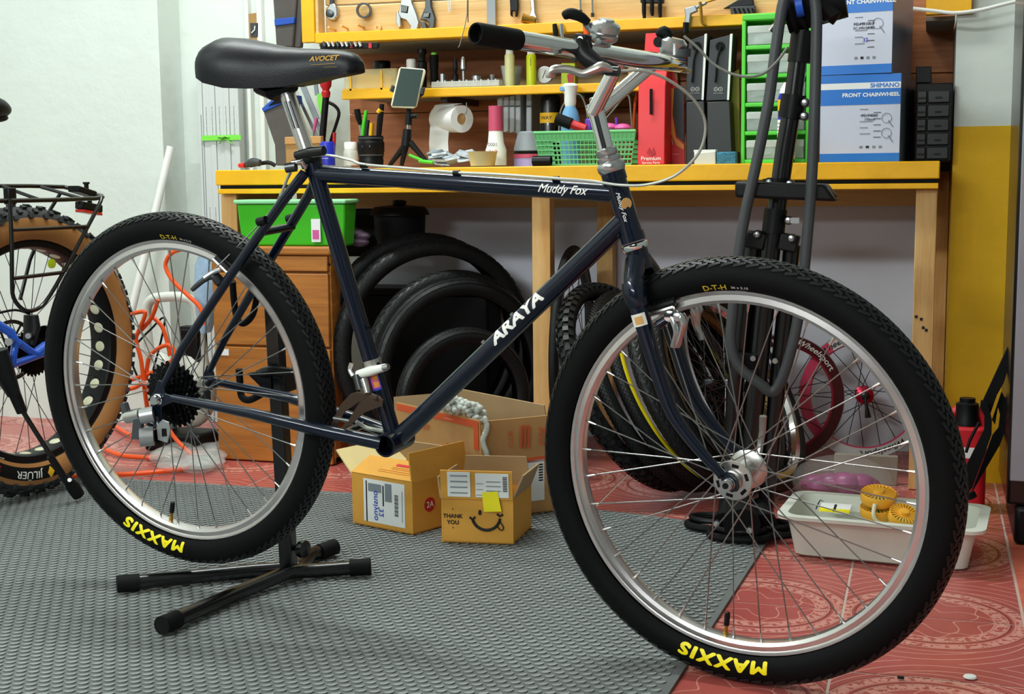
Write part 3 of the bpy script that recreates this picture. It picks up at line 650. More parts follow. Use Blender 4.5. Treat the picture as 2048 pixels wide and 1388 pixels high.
# front brake
fb = sub('front_brake', bike)
for s, (px, py) in ((1, (1342, 636)), (-1, (1382, 622))):
    w_ = s * .055; dx = 0 if s > 0 else 0
    tb('brake_boss', [bp(px - 26, py + 14, w_ * .95), bp(px - 4, py, w_ * .85)], [.0075, .006], 'navy' if s > 0 else 'black_plastic', fb, 10)
    tb('brake_arm', smooth([bp(px + 2, py - 12, w_), bp(px + 8, py + 6, w_ * 1.1), bp(px + 12, py + 30, w_ * 1.15), bp(px + 4 if s > 0 else px + 22, py + 58, w_ * 1.1)], 4), [.0085, .0095, .0095, .009, .0082, .0075, .007, .0064, .006, .0058, .0056, .0055, .005] if s > 0 else [.011, .0135, .0145, .0140, .013, .0115, .010, .009, .008, .007, .0065, .006, .005], 'steel', fb, 10, flat=.7)
    if s > 0: tb('brake_arm', smooth([bp(px + 20, py - 8, w_ * 1.15), bp(px + 26, py + 10, w_ * 1.2), bp(px + 20, py + 34, w_ * 1.2), bp(px + 12, py + 58, w_ * 1.15)], 4), [.006, .0075, .0078, .0075, .007, .006, .0055, .0052, .005, .0052, .0058, .006, .005], 'steel', fb, 10, flat=.7)
    MB().lathe([(.009, -.004), (.0095, 0), (.0085, .005), (.004, .006)], bp(px - 2, py - 4, w_ * 1.1), (.2, -1 * s, .1), 16).build('pad_washer', MATS['chrome'], fb)
    MB().lathe([(.007, -.004), (.0075, 0), (.0065, .005), (.003, .006)], bp(px + 14, py - 2, w_ * 1.2), (.2, -1 * s, .1), 16).build('pad_nut', MATS['steel'], fb)
a, b_ = bp(1297, 628, .0165), bp(1350, 612, .0165)
tb('brake_pad', [a + V((0, 0, .006)), b_ + V((0, 0, .006))], [.0058, .0058], 'rubber', fb, 8); tb('pad_holder', [a + V((0, -.006, -.001)), b_ + V((0, -.006, -.001))], .0040, 'alu', fb, 8)
for k in range(6): tb('pad_rib', [a.lerp(b_, (k + .5) / 6) + V((0, -.002, .010)), a.lerp(b_, (k + .5) / 6) + V((0, .003, .012))], .0036, 'rubber', fb, 8)
# rear brake
rb = sub('rear_brake', bike)
tb('brake_arm', smooth([bp(438, 565, .055), bp(425, 552, .062), bp(405, 562, .07), bp(384, 580, .075)], 4), [.008, .008, .0078, .0075, .007, .0065, .006, .0055, .005, .005, .0048, .0045, .004], 'dark_steel', rb, 10)
tb('brake_link', smooth([bp(440, 540, .058), bp(425, 545, .066), bp(408, 556, .075)], 4), .0042, 'steel', rb, 8)
tb('brake_mount', [bp(444, 568, .05), bp(428, 548, .058)], [.010, .008], 'black_plastic', rb, 10)
tb('pad_holder', [bp(427, 518, .018), bp(455, 545, .018)], .0038, 'alu', rb, 8); tb('brake_pad', [bp(434, 513, .014), bp(460, 540, .014)], .006, 'rubber', rb, 8)
# rear derailleur
rd = sub('rear_derailleur', bike)
M('mech_grey', 'a4a6a8', .34, .6)
tb('hanger', [L(-.010, .067, -.035), L(-.004, .070, -.050)], [.008, .010], 'navy', rd, 12)
tb('mount_knuckle', [bp(281, 833, .088), bp(308, 828, .075)], [.0145, .0145], 'mech_grey', rd, 18)
MB().lathe([(.0055, 0), (.0055, .002)], bp(281, 834, .088), (-.4, -1, 0), 12).build('mount_bolt', MATS['black_matte'], rd)
tb('mount_bridge', [bp(254, 834, .085), bp(282, 828, .083)], [.0125, .0115], 'alu', rd, 12)
tb('cable_stop', [bp(248, 806, .085), bp(253, 826, .085)], [.0075, .0085], 'dark_grey', rd, 8)
MB().obox(bp(276, 856, .088), (.0105, 0, 0), (0, .005, 0), (.005, 0, .021)).build('parallelogram', MATS['dark_grey'], rd, .002)
lettering('\u2014\u2014\u2013', MATS['white_ink'], rd, bp(275, 855, .0925), (.25, 0, -1), (1, 0, .25), .0085, bold=.02)
tb('lower_knuckle', [bp(280, 874, .090), bp(308, 872, .075)], [.0185, .0175], 'mech_grey', rd, 20)
tb('pulley', [bp(318, 872, .066), bp(322, 871, .060)], .014, 'black_plastic', rd, 20)
MB().prism([(-.010, -.016), (.012, -.020), (.022, .004), (.020, .020), (.006, .024), (-.010, .012)], bp(322, 864, .078), (1, 0, 0), (0, 0, 1), (0, .003, 0)).build('cage_plate', MATS['mech_grey'], rd, .001)
MB().prism([(-.005, -.008), (.006, -.006), (.006, .008), (-.004, .007)], bp(328, 865, .0782), (1, 0, 0), (0, 0, 1), (0, -.001, 0)).build('cage_window', MATS['black_matte'], rd)
tb('cage_arm', smooth([bp(296, 846, .06), bp(312, 852, .06), bp(328, 845, .058)], 3), .0055, 'dark_steel', rd, 8)
# front derailleur
fd_ = sub('front_derailleur', bike)
M('mech_brown', '5a4b42', .3, .85)
tb('clamp_band', [STB + sd * .118, STB + sd * .131], .0168, 'alu', fd_, 20)
tb('clamp_arm', [bp(716, 749, .022), bp(738, 743, .024), bp(773, 734, .020)], [.007, .0085, .0060], 'white_plastic', fd_, 12)
tb('clamp_screw', [bp(766, 736, .023), bp(777, 733, .023)], .0052, 'steel', fd_, 10)
tb('cable_arm', smooth([bp(703, 727, .02), bp(700, 740, .022), bp(706, 752, .024)], 3), .0040, 'alu', fd_, 8)
tb('upper_link', [bp(713, 750, .026), bp(720, 778, .03)], [.008, .0075], 'dark_steel', fd_, 10)
tb('lower_link', [bp(727, 758, .024), bp(735, 786, .03)], [.0075, .0055], 'alu', fd_, 10)
for (dw, nm, poly) in ((.040, 'outer_cage_plate', [(757, 792), (766, 800), (765, 812), (748, 818), (728, 826), (706, 846), (690, 857), (683, 854), (700, 835), (718, 806), (740, 794)]), (.026, 'inner_cage_plate', [(703, 787), (716, 783), (741, 789), (742, 797), (715, 806), (690, 824), (675, 852), (667, 860), (659, 860), (668, 836), (684, 806)])):
    pts = [bp(x, y, dw) for x, y in poly]; c = sum(pts, V()) / len(pts)
    MB().prism([(p.x - c.x, p.z - c.z) for p in pts], (c.x, -dw, c.z), (1, 0, 0), (0, 0, 1), (0, .002 if dw > .03 else -.002, 0)).build(nm, MATS['mech_brown'], fd_, .0006)
tb('cage_bridge', [bp(744, 793, .028), bp(758, 797, .039)], .006, 'mech_brown', fd_, 8); tb('cage_tail', [bp(668, 836, .026), bp(700, 842, .039)], .003, 'steel', fd_, 8)
tb('cable_run', smooth([bp(712, 843, .0), bp(735, 856, -.01), bp(768, 862, 0)], 3), .0035, 'cable_silver', fd_, 8)
# ================================================================ display stand under the rear wheel
ds = thing('display_stand', 'black steel display stand with X-shaped feet lifting the rear wheel', 'bike stand', fl(575, 1140))
so = ds.location
def loc(p, t): return V(p) - t.location
def foot(name, pts, r, endcap=True):
    f = MB().tube([loc(p, ds) for p in pts], r, 14).build(name, MATS['black_gloss'], ds)
    for (e, d) in ((pts[0], pts[1]), (pts[-1], pts[-2])):
        dd = (V(d) - V(e)).normalized(); MB().tube([loc(V(e) - dd * .004, ds), loc(V(e) + dd * .038, ds)], r + .0022, 14).build('foot_cap', MATS['black_matte'], f)
RF = .0145
fc = fl(588, 1136, .03)
foot('foot_tube', [fl(238, 1168, RF + .0115), fl(500, 1142, .022), fc + V((0, .012, -.004)), fl(620, 1110, .022), fl(668, 1094, RF + .0115)], RF)
foot('foot_tube', [fl(326, 1250, RF + .0115), fl(460, 1192, .022), fc + V((.0, -.022, -.002)), fl(640, 1140, .022), fl(738, 1133, RF + .0115)], RF)
pt_b, pt_t = fl(578, 1140, .028), None
py_ = pt_b.y
pt_t = at(546, 592, py_ - .03)
MB().bar(loc(pt_b, ds), loc(pt_t, ds), .028, .028, (0, 1, 0)).build('upright', MATS['black_gloss'], ds, .003)
k = at(606, 1098, py_)
MB().lathe([(.006, -.02), (.006, -.006), (.017, -.006), (.018, 0), (.017, .006), (.004, .008)], loc(k, ds), (1, -.25, 0), 14).build('tightening_knob', MATS['black_gloss'], ds)
def bw(x, y, w): return bm @ bp(x, y, w)
MB().tube([loc(p, ds) for p in smooth([at(520, 748, py_ - .02), at(540, 742, py_ - .05), at(575, 745, py_ - .02)], 4)], .010, 8).build('sliding_collar', MATS['black_plastic'], ds)
MB().obox(loc(at(556, 760, py_ - .01), ds), (.028, 0, 0), (0, .024, 0), (0, 0, .022)).build('sliding_sleeve', MATS['black_plastic'], ds, .003)
MB().prism([(0, 0), (.05, .008), (.05, -.030), (.034, -.030)], loc(at(494, 747, py_ - .04), ds), (1, 0, 0), (0, 0, 1), (0, .02, 0)).build('gusset', MATS['black_plastic'], ds)
MB().tube([loc(p, ds) for p in smooth([bw(478, 738, -.085), bw(480, 765, -.085), bw(483, 792, -.080), bw(497, 800, -.075), bw(520, 790, -.09), at(548, 772, py_ - .02)], 4)], .0068, 10).build('stay_hook', MATS['black_matte'], ds)
MB().tube([loc(p, ds) for p in smooth([bw(465, 562, -.06), bw(468, 600, -.075), bw(474, 636, -.085), bw(488, 647, -.09), bw(506, 628, -.09), bw(514, 590, -.08), bw(520, 560, -.085), at(541, 596, py_ - .03)], 4)], .0062, 10).build('stay_hook', MATS['black_matte'], ds)
# ================================================================ fat-tyred bicycle at the left
def frame_at(hub, yaw, lean=0):
    du = V((math.cos(yaw), math.sin(yaw), 0)); n = V((math.sin(yaw), -math.cos(yaw), 0)); dv = ZZ * math.cos(lean) + n * math.sin(lean); dn = n * math.cos(lean) - ZZ * math.sin(lean)
    o = hub - dv * (hub.z / dv.z); mtx = Matrix.Identity(4)
    for i in range(3): mtx[i][0] = du[i]; mtx[i][1] = -dn[i]; mtx[i][2] = dv[i]; mtx[i][3] = o[i]
    inv = mtx.inverted()
    def un(x, y, w=0):
        d = ray(x, y); t = (w - (CAM - o).dot(dn)) / d.dot(dn); return inv @ (CAM + d * t)
    return mtx, un
fh = fl(50, 702, .3745)
fm, fp = frame_at(fh, R(80))
fb_ = thing('fat_bicycle', 'blue fat-tyred bicycle with black rear rack, cut by the picture edge', 'bicycle', mat=fm)
hz = fp(50, 702, 0).z
fwz = sub('rear_wheel', fb_, Matrix.Translation((0, 0, hz)) @ Matrix.Scale(.955, 4))
FR, Fr = .322, .052
def ringprof(a0, a1, n, Rc, r): return [(Rc + r * math.cos(R(a0 + (a1 - a0) * k / n)), r * math.sin(R(a0 + (a1 - a0) * k / n))) for k in range(n + 1)]
MB().lathe(ringprof(-62, 62, 14, FR, Fr), (0, 0, 0), (0, 1, 0), 90, cap=False).build('tyre_tread', MATS['rubber_grey'], fwz)
for s in (1, -1): MB().lathe(ringprof(62 * s, 128 * s, 8, FR, Fr), (0, 0, 0), (0, 1, 0), 90, cap=False).build('tan_sidewall', MATS['tan'], fwz)
for s in (1, -1): MB().lathe(ringprof(128 * s, 146 * s, 3, FR, Fr), (0, 0, 0), (0, 1, 0), 90, cap=False).build('tyre_bead', MATS['tyre_side'], fwz)
tag(tread(FR, Fr, [(R(a), o_, 1) for a, o_ in ((-58, 0), (-38, .5), (-18, 0), (4, .5), (24, 0), (42, .5), (60, 0))], 44, .014, .011, .007, 0).build('knobs', MATS['rubber_grey'], fwz), kind='stuff')
MB().lathe([(.286, -.038), (.272, -.037), (.268, -.030), (.268, .030), (.272, .037), (.286, .038), (.278, .03), (.278, -.03)], (0, 0, 0), (0, 1, 0), 80, ring=True).build('rim', MATS['black_plastic'], fwz)
M('cream', 'e6e2c4', .5)
hm = MB().ball((0, 0, 0), .0165, .015, .0035, 14, 6).mesh('rim_window'); hm.materials.append(MATS['cream'])
for k in range(32):
    q = 2 * math.pi * (k + .35) / 32; n_ = V((math.sin(q), 0, math.cos(q)))
    put('rim_window', hm, None, fwz, Matrix.Translation(n_ * .268) @ (-n_).to_track_quat('Z', 'Y').to_matrix().to_4x4())
spokes(fwz, 32, .026, (.035, .035), .268, 'dark_steel', 0, 55)
MB().lathe([(.012, -.06), (.028, -.036), (.028, -.033), (.016, -.03), (.016, .03), (.028, .034), (.012, .05)], (0, 0, 0), (0, 1, 0), 20).build('hub_shell', MATS['black_plastic'], fwz)
def label_band(par, th0, th1, r0, r1, w_off, mt, Rc, r, name):
    rows = []
    for k in range(5):
        rad = r0 + (r1 - r0) * k / 4; w_ = math.sqrt(max(r * r - (rad - Rc) ** 2, 1e-6)) + w_off
        rows.append([V((rad * math.sin(th0 + (th1 - th0) * j / 16), -w_, rad * math.cos(th0 + (th1 - th0) * j / 16))) for j in range(17)])
    return MB().grid(rows).build(name, MATS[mt], par)
label_band(fwz, R(172), R(232), .300, .333, .0006, 'black_matte', FR, Fr, 'sidewall_label')
wheel_text('JIL\u00dcER', MATS['white_ink'], fwz, R(190), .318, .027, FR, Fr, .01, 1.15)
wheel_text('Sport', MATS['red_plastic'], fwz, R(213), .316, .024, FR, Fr, .01, 1.1)
M('amber', 'e8b21c', .4)
wheel_text('\u2666', MATS['amber'], fwz, R(177), .318, .03, FR, Fr)
wheel_text('SURLY', MATS['white_ink'], fwz, R(212), .280, .020, FR, Fr, .01, 1.2); wheel_text('\u2014\u2014', MATS['white_ink'], fwz, R(180), .281, .016, FR, Fr, .03, 1.2)
for r, T, w_ in ((.062, 32, .030), (.052, 26, .035), (.043, 22, .040), (.034, 17, .045), (.026, 13, .050)): cog(r, T, -w_, -w_ - .002).build('sprocket', MATS['cog_black'], fwz, ang=20)
rt_ = MB().lathe([(.070, .046), (.080, .046), (.080, .048), (.070, .048)], (0, 0, 0), (0, 1, 0), 40, ring=True)
for k in range(6):
    q = k * math.pi / 3; rt_.bar((.02 * math.sin(q), .047, .02 * math.cos(q)), (.071 * math.sin(q + .5), .047, .071 * math.cos(q + .5)), .006, .002, (0, 1, 0))
rt_.build('brake_rotor', MATS['dark_steel'], fwz)
MB().lathe([(.0125, 0), (.0125, .005), (.009, .006)], (fp(102, 527, .02) - V((0, 0, hz))) / .955, (0, -1, 0), 18).build('spoke_reflector', MATS['lime'], fwz)
def ft(name, pts, r, mt='black_gloss', par=None, n=10, k=4, flat=1): return MB().tube(smooth(pts, k) if k else pts, r, n, flat=flat).build(name, MATS[mt], par or fb_)
rk = sub('rear_rack', fb_)
ft('side_rail', [fp(-30, 402, .07), fp(100, 400, .07), fp(190, 397, .07), fp(205, 394, .05)], .0058, par=rk, k=0)
ft('side_rail', [fp(-30, 372, -.06), fp(60, 372, -.06), fp(128, 374, -.06), fp(205, 392, .03)], .0055, par=rk, k=0)
ft('cross_rail', [fp(5, 373, -.05), fp(75, 398, .06)], .0045, par=rk, k=0); ft('cross_rail', [fp(82, 374, -.05), fp(160, 396, .06)], .0045, par=rk, k=0)
ft('leg', [fp(19, 398, .075), fp(23, 470, .078), fp(24, 560, .08), fp(27, 595, .08), fp(45, 618, .08), fp(66, 621, .08), fp(90, 605, .08), fp(125, 548, .08), fp(172, 460, .078), fp(198, 410, .075), fp(203, 396, .07)], .0052, par=rk, k=3)
ft('crossbar', [fp(25, 460, .078), fp(175, 453, .078)], .0048, par=rk, k=0); ft('crossbar', [fp(27, 557, .08), fp(125, 545, .08)], .0048, par=rk, k=0)
ft('far_leg', [fp(120, 388, -.06), fp(100, 420, -.07), fp(60, 520, -.08), fp(40, 600, -.085)], .0048, par=rk, k=0)
MB().obox(fp(165, 383, .0), (.032, 0, -.008), (0, .02, 0), (0, 0, .008)).build('light_mount', MATS['black_plastic'], rk, .003)
MB().lathe([(.006, 0), (.006, .012), (.009, .013), (.009, .018)], fp(173, 378, 0), (0, 0, 1), 12).build('mount_knob', MATS['black_plastic'], rk)
MB().obox(fp(20, 392, .06), (.012, 0, 0), (0, .01, 0), (0, 0, .02)).build('rack_clip', MATS['black_plastic'], rk, .003)
tl = sub('tail_light', fb_)
M('red_lens', 'd02820', .25)
MB().obox(fp(178, 414, .0), (.036, 0, -.006), (0, .014, 0), (.001, 0, .010)).build('lamp_housing', MATS['black_plastic'], tl, .003); MB().obox(fp(178, 425, .0), (.034, 0, -.0055), (0, .0145, 0), (0, 0, .0035)).build('red_lens', MATS['red_lens'], tl, .001)
for x in (158, 178): ft('lamp_arm', [fp(x, 398, 0), fp(x + 3, 410, 0)], .006, 'black_plastic', tl, 8, 0)
M('bike_blue', '1c55c4', .3, coat=.6)
ff = sub('frame', fb_)
ft('seat_stay', [fp(-20, 640, .085), fp(20, 664, .09), fp(35, 690, .095)], .011, 'bike_blue', ff, 10, 0)
ft('stay_brace', [fp(32, 680, .095), fp(24, 732, .095)], .009, 'bike_blue', ff, 10, 0); ft('stay_brace', [fp(24, 730, .095), fp(88, 706, .095)], .009, 'bike_blue', ff, 10, 0); ft('stay_brace', [fp(36, 684, .095), fp(72, 710, .095)], .009, 'bike_blue', ff, 10, 0)
ft('dropout', [fp(70, 708, .092), fp(92, 692, .09)], .013, 'bike_blue', ff, 10, 0)
ft('pivot_bolt', [fp(17, 684, .11), fp(21, 683, .10)], .009, 'steel', ff, 12, 0); ft('pivot_bolt', [fp(0, 722, .11), fp(4, 721, .10)], .009, 'steel', ff, 12, 0); ft('pivot_bolt', [fp(56, 672, .10), fp(60, 671, .09)], .007, 'steel', ff, 12, 0)
rdm = sub('rear_derailleur', fb_)
ft('cage', [fp(62, 630, .075), fp(64, 655, .075), fp(58, 690, .075)], [.022, .026, .018], 'black_plastic', rdm, 12, 0, .5)
ft('jockey_wheel', [fp(88, 664, .07), fp(92, 663, .062)], .016, 'cog_black', rdm, 14, 0)
ft('gear_cable', [fp(-10, 628, .05), fp(30, 620, .06), fp(60, 628, .075)], .003, 'black_plastic', rdm, 8)
ks = sub('kickstand', fb_)
ft('mount', [fp(-6, 700, .11), fp(10, 750, .115), fp(28, 790, .12)], [.030, .030, .020], 'black_plastic', ks, 12, 0, .6)
ft('sleeve', [fp(28, 785, .12), fp(44, 824, .125)], [.0145, .0125], 'black_plastic', ks, 12, 0)
ft('leg', [fp(44, 820, .125), fp(132, 960, .15)], .0058, 'black_gloss', ks, 10, 0)
ft('adjuster', [fp(100, 912, .14), fp(134, 964, .15)], .0088, 'black_plastic', ks, 10, 0)
ft('foot', [fp(132, 956, .15), fp(146, 974, .15), fp(157, 990, .15)], [.0095, .0165, .0155], 'black_matte', ks, 12, 0)
ft('set_screw', [fp(139, 960, .165), fp(141, 960, .155)], .005, 'steel', ks, 10, 0)
sd2 = sub('saddle', fb_)
ft('saddle_tail', [fp(-90, 212, .02), fp(-20, 214, .02), fp(6, 219, .02), fp(17, 222, .02)], [.040, .036, .024, .010], 'saddle_vinyl', sd2, 14, 4, .8)
ft('saddle_base', [fp(-60, 240, .02), fp(2, 236, .02), fp(12, 233, .02)], [.016, .014, .006], 'black_plastic', sd2, 12, 4, .7)
ft('seat_post', [fp(-70, 240, .0), fp(-58, 420, .0)], .016, 'black_gloss', sd2, 12, 0)

# ================================================================ under the bench, left
cw = thing('drawer_cabinet', 'orange-brown wooden drawer cabinet under the left end of the bench', 'cabinet', (-1.80, 3.55, 0))
cx0, cx1 = at(428, 700, 3.36).x, at(657, 520, 3.36).x
zt_, zl1, zl2, zb_ = at(600, 493, 3.36).z, at(600, 545, 3.36).z, at(560, 694, 3.36).z, at(560, 924, 3.36).z
part('carcass', 'cab_wood', cw, .003, (cx0, cx1, 3.372, 3.462, zb_, zt_ - .012), (cx0, cx1, 3.372, 3.46, zb_, zb_ + .02))
part('top_board', 'cab_wood', cw, .006, (cx0 - .008, cx1 + .008, 3.355, 3.463, zt_ - .024, zt_))
dr = part('drawer_front', 'cab_wood', cw, .003, (cx0 + .003, cx1 - .003, 3.358, 3.372, zl1 + .003, zt_ - .027))
MB().lathe([(.005, 0), (.004, .002)], at(658, 529, 3.357) - cw.location, (0, -1, 0), 12).build('keyhole', MATS['black_matte'], dr)
part('drawer_front', 'cab_wood', cw, .003, (cx0 + .003, cx1 - .003, 3.358, 3.372, zl2 + .003, zl1 - .003)); part('drawer_front', 'cab_wood', cw, .003, (cx0 + .003, cx1 - .003, 3.358, 3.372, zb_, zl2 - .003))
for x in (cx0 + .01, cx1 - .06): part('foot', 'black_matte', cw, .002, (x, x + .05, 3.38, 3.43, 0, zb_))
lbp = at(445, 705, 3.357); part('paper_tag', 'white_paper', cw, 0, (lbp.x - .02, lbp.x + .02, 3.356, 3.3575, lbp.z - .008, lbp.z + .01))
# green bin
gb = thing('storage_bin', 'lime green plastic bin with pale lid standing on the drawer cabinet', 'bin', (-1.74, 3.44, zt_))
gx0, gx1 = at(474, 450, 3.37).x, at(690, 450, 3.37).x; gz = at(560, 408, 3.37).z
def taper(x0, x1, y0, y1, z0, z1, t): return [(x0 + t, y0 + t, z0), (x1 - t, y0 + t, z0), (x1 - t, y1 - t, z0), (x0 + t, y1 - t, z0), (x0, y0, z1), (x1, y0, z1), (x1, y1, z1), (x0, y1, z1)]
g_o = gb.location
M('lime_green', '3fb81c', .4); M('pale_green', '8fd6a0', .4)
MB().hexa([V(p) - g_o for p in taper(gx0, gx1, 3.37, 3.455, zt_, gz, .008)]).build('bin_body', MATS['lime_green'], gb, .006)
part('lid', 'pale_green', gb, .004, (gx0 - .006, gx1 + .006, 3.362, 3.458, gz, gz + .012))
lx0, lx1 = at(622, 450, 3.365).x, at(640, 450, 3.365).x
part('side_label', 'white_paper', gb, 0, (lx0, lx1, 3.3655, 3.369, zt_ + .012, zt_ + .075)); part('label_print', 'sticker_pink', gb, 0, (lx0 + .004, lx1 - .004, 3.3645, 3.3655, zt_ + .02, zt_ + .045))
# cloth bundle beside bin
M('mauve_cloth', '5d4a5c', .9, var=.3, vs=40)
cb_ = MB()
for k, (x, y, r) in enumerate(((700, 462, .028), (712, 468, .03), (724, 472, .026), (706, 480, .03), (720, 484, .028))): cb_.ball(at(x, y, 3.48), r, r * .8, r * .5, 10, 6)
tag(cb_.build('cloth_bundle', MATS['mauve_cloth']), 'crumpled mauve cloth wedged beside the lime green bin', 'cloth')
# black lidded pot on the tyres
pc = at(800, 470, 3.68)
pot = thing('lidded_pot', 'black lidded pot resting on top of the spare tyres', 'pot', pc)
s_ = sc(pc)
MB().lathe([(44 * s_, -20 * s_), (50 * s_, 0), (52 * s_, 40 * s_), (54 * s_, 46 * s_)], (0, 0, 0), n=28).build('pot_body', MATS['black_matte'], pot)
MB().lathe([(60 * s_, 40 * s_), (56 * s_, 50 * s_), (50 * s_, 56 * s_), (12 * s_, 60 * s_)], (0, 0, 0), n=28).build('pot_lid', MATS['black_plastic'], pot)
MB().lathe([(8 * s_, 58 * s_), (14 * s_, 62 * s_), (14 * s_, 68 * s_), (6 * s_, 70 * s_)], (0, 0, 0), n=16).build('lid_knob', MATS['black_plastic'], pot)
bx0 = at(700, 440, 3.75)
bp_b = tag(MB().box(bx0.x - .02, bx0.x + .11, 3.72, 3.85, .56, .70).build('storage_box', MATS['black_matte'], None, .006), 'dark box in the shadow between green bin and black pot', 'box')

# spare tyres
def spare_tyre(name, label, c, yaw, Rc, r, lean=0, tread_kind=0, mt='rubber', group=None):
    m_ = Matrix.Translation(c) @ Matrix.Rotation(yaw, 4, 'Z') @ Matrix.Rotation(lean, 4, 'X')
    t = thing(name, label, 'tyre', mat=m_, group=group)
    MB().lathe(ringprof(-140, 140, 22, Rc, r), (0, 0, 0), (0, 1, 0), 80, cap=False).build('casing', MATS[mt], t)
    inner = ringprof(-136, 136, 12, Rc, r - .0025)
    MB().lathe(inner, (0, 0, 0), (0, 1, 0), 60, cap=False).build('inner_liner', MATS['black_matte'], t)
    if tread_kind == 1: b_ = tread(Rc, r, [(R(a), (k % 2) * .5, (-1) ** k) for k, a in enumerate((-45, -15, 15, 45))], 60, .020, .008, .0012, .35)
    elif tread_kind == 2: b_ = tread(Rc, r, [(R(a), (k % 2) * .5, 1) for k, a in enumerate((-50, -25, 0, 25, 50))], 56, .030, .0095, .0018, 0)
    elif tread_kind == 3: b_ = tread(Rc, r, [(R(a), (k % 2) * .5, 1) for k, a in enumerate((-52, -40, -28, -16, -4, 8, 20, 32, 44))], 130, .0085, .0045, .0018, 0)
    elif tread_kind == 4: b_ = tread(Rc, r, [(R(a), (k % 2) * .5, 1) for k, a in enumerate((-62, -32, 0, 32, 62))], 56, .013, .012, .0055, 0)
    else: b_ = None
    if b_: tag(b_.build('tread_blocks', MATS['tyre_tread'], t), kind='stuff')
    return t
yw = R(44)
SP = 'spare tyres under the bench'
for k, (lab, x, ytop, Yc, r_, tk) in enumerate((
        ('outermost large slick spare tyre standing beside the drawer cabinet', 842, 466, 3.625, .024, 1),
        ('second large spare tyre nested inside the outermost one', 868, 478, 3.59, .026, 1),
        ('spare tyre with fine blocks, third in the nested row', 905, 540, 3.515, .024, 1),
        ('block-tread spare tyre just behind the big open carton', 918, 556, 3.475, .026, 2),
        ('smallest spare tyre, innermost of the nested row', 926, 655, 3.375, .024, 2))):
    p = at(x, ytop, Yc); Rc_ = (p.z - .003) / 2 - r_
    spare_tyre('tyre_casing', lab, V((p.x, Yc, p.z / 2 + .0015)), yw, Rc_, r_, 0, tk, group=SP)
xa, xb = at(735, 700, 3.84).x, at(985, 700, 3.84).x
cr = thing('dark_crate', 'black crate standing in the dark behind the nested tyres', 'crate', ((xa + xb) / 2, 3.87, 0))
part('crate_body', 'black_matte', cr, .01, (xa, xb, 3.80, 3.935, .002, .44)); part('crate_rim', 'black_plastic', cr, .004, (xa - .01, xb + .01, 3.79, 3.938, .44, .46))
# wheels leaning together right of the middle leg
rw_ = thing('road_wheel', 'thin black road wheel standing edge-on beside the middle bench leg', 'wheel', mat=Matrix.Translation((-.938, 3.615, .302)) @ Matrix.Rotation(R(94), 4, 'Z'))
MB().lathe(ringprof(-140, 140, 16, .287, .013), (0, 0, 0), (0, 1, 0), 80, cap=False).build('tyre', MATS['rubber'], rw_)
MB().lathe([(.278, -.011), (.252, -.009), (.247, 0), (.252, .009), (.278, .011)], (0, 0, 0), (0, 1, 0), 80, cap=False).build('rim', MATS['dark_grey'], rw_)
spokes(rw_, 24, .02, (.03, .03), .247, 'black_plastic', 0, 40)
MB().lathe([(.008, -.05), (.02, -.032), (.02, -.028), (.010, -.02), (.010, .02), (.02, .028), (.02, .032), (.008, .05)], (0, 0, 0), (0, 1, 0), 16).build('hub', MATS['black_plastic'], rw_)
tilt = R(29)
kinds = [('knobbly black tyre, lowest of the leaning wheels behind the front wheel', 4, None), ('small-block tyre leaning second in the slanted row of wheels', 3, None), ('small-block tyre with a yellow sidewall in the slanted row', 3, 'yellow'), ('slick tyre leaning just right of the yellow-walled tyre', 1, 'rim'), ('tan-rimmed wheel fifth in the slanted row of wheels', 1, 'tanrim'), ('silver-rimmed wheel topmost in the slanted row of wheels', 0, 'silver')]
M('tyre_yellow', 'e3cf10', .5); M('wood_rim', '7d6238', .4, .5)
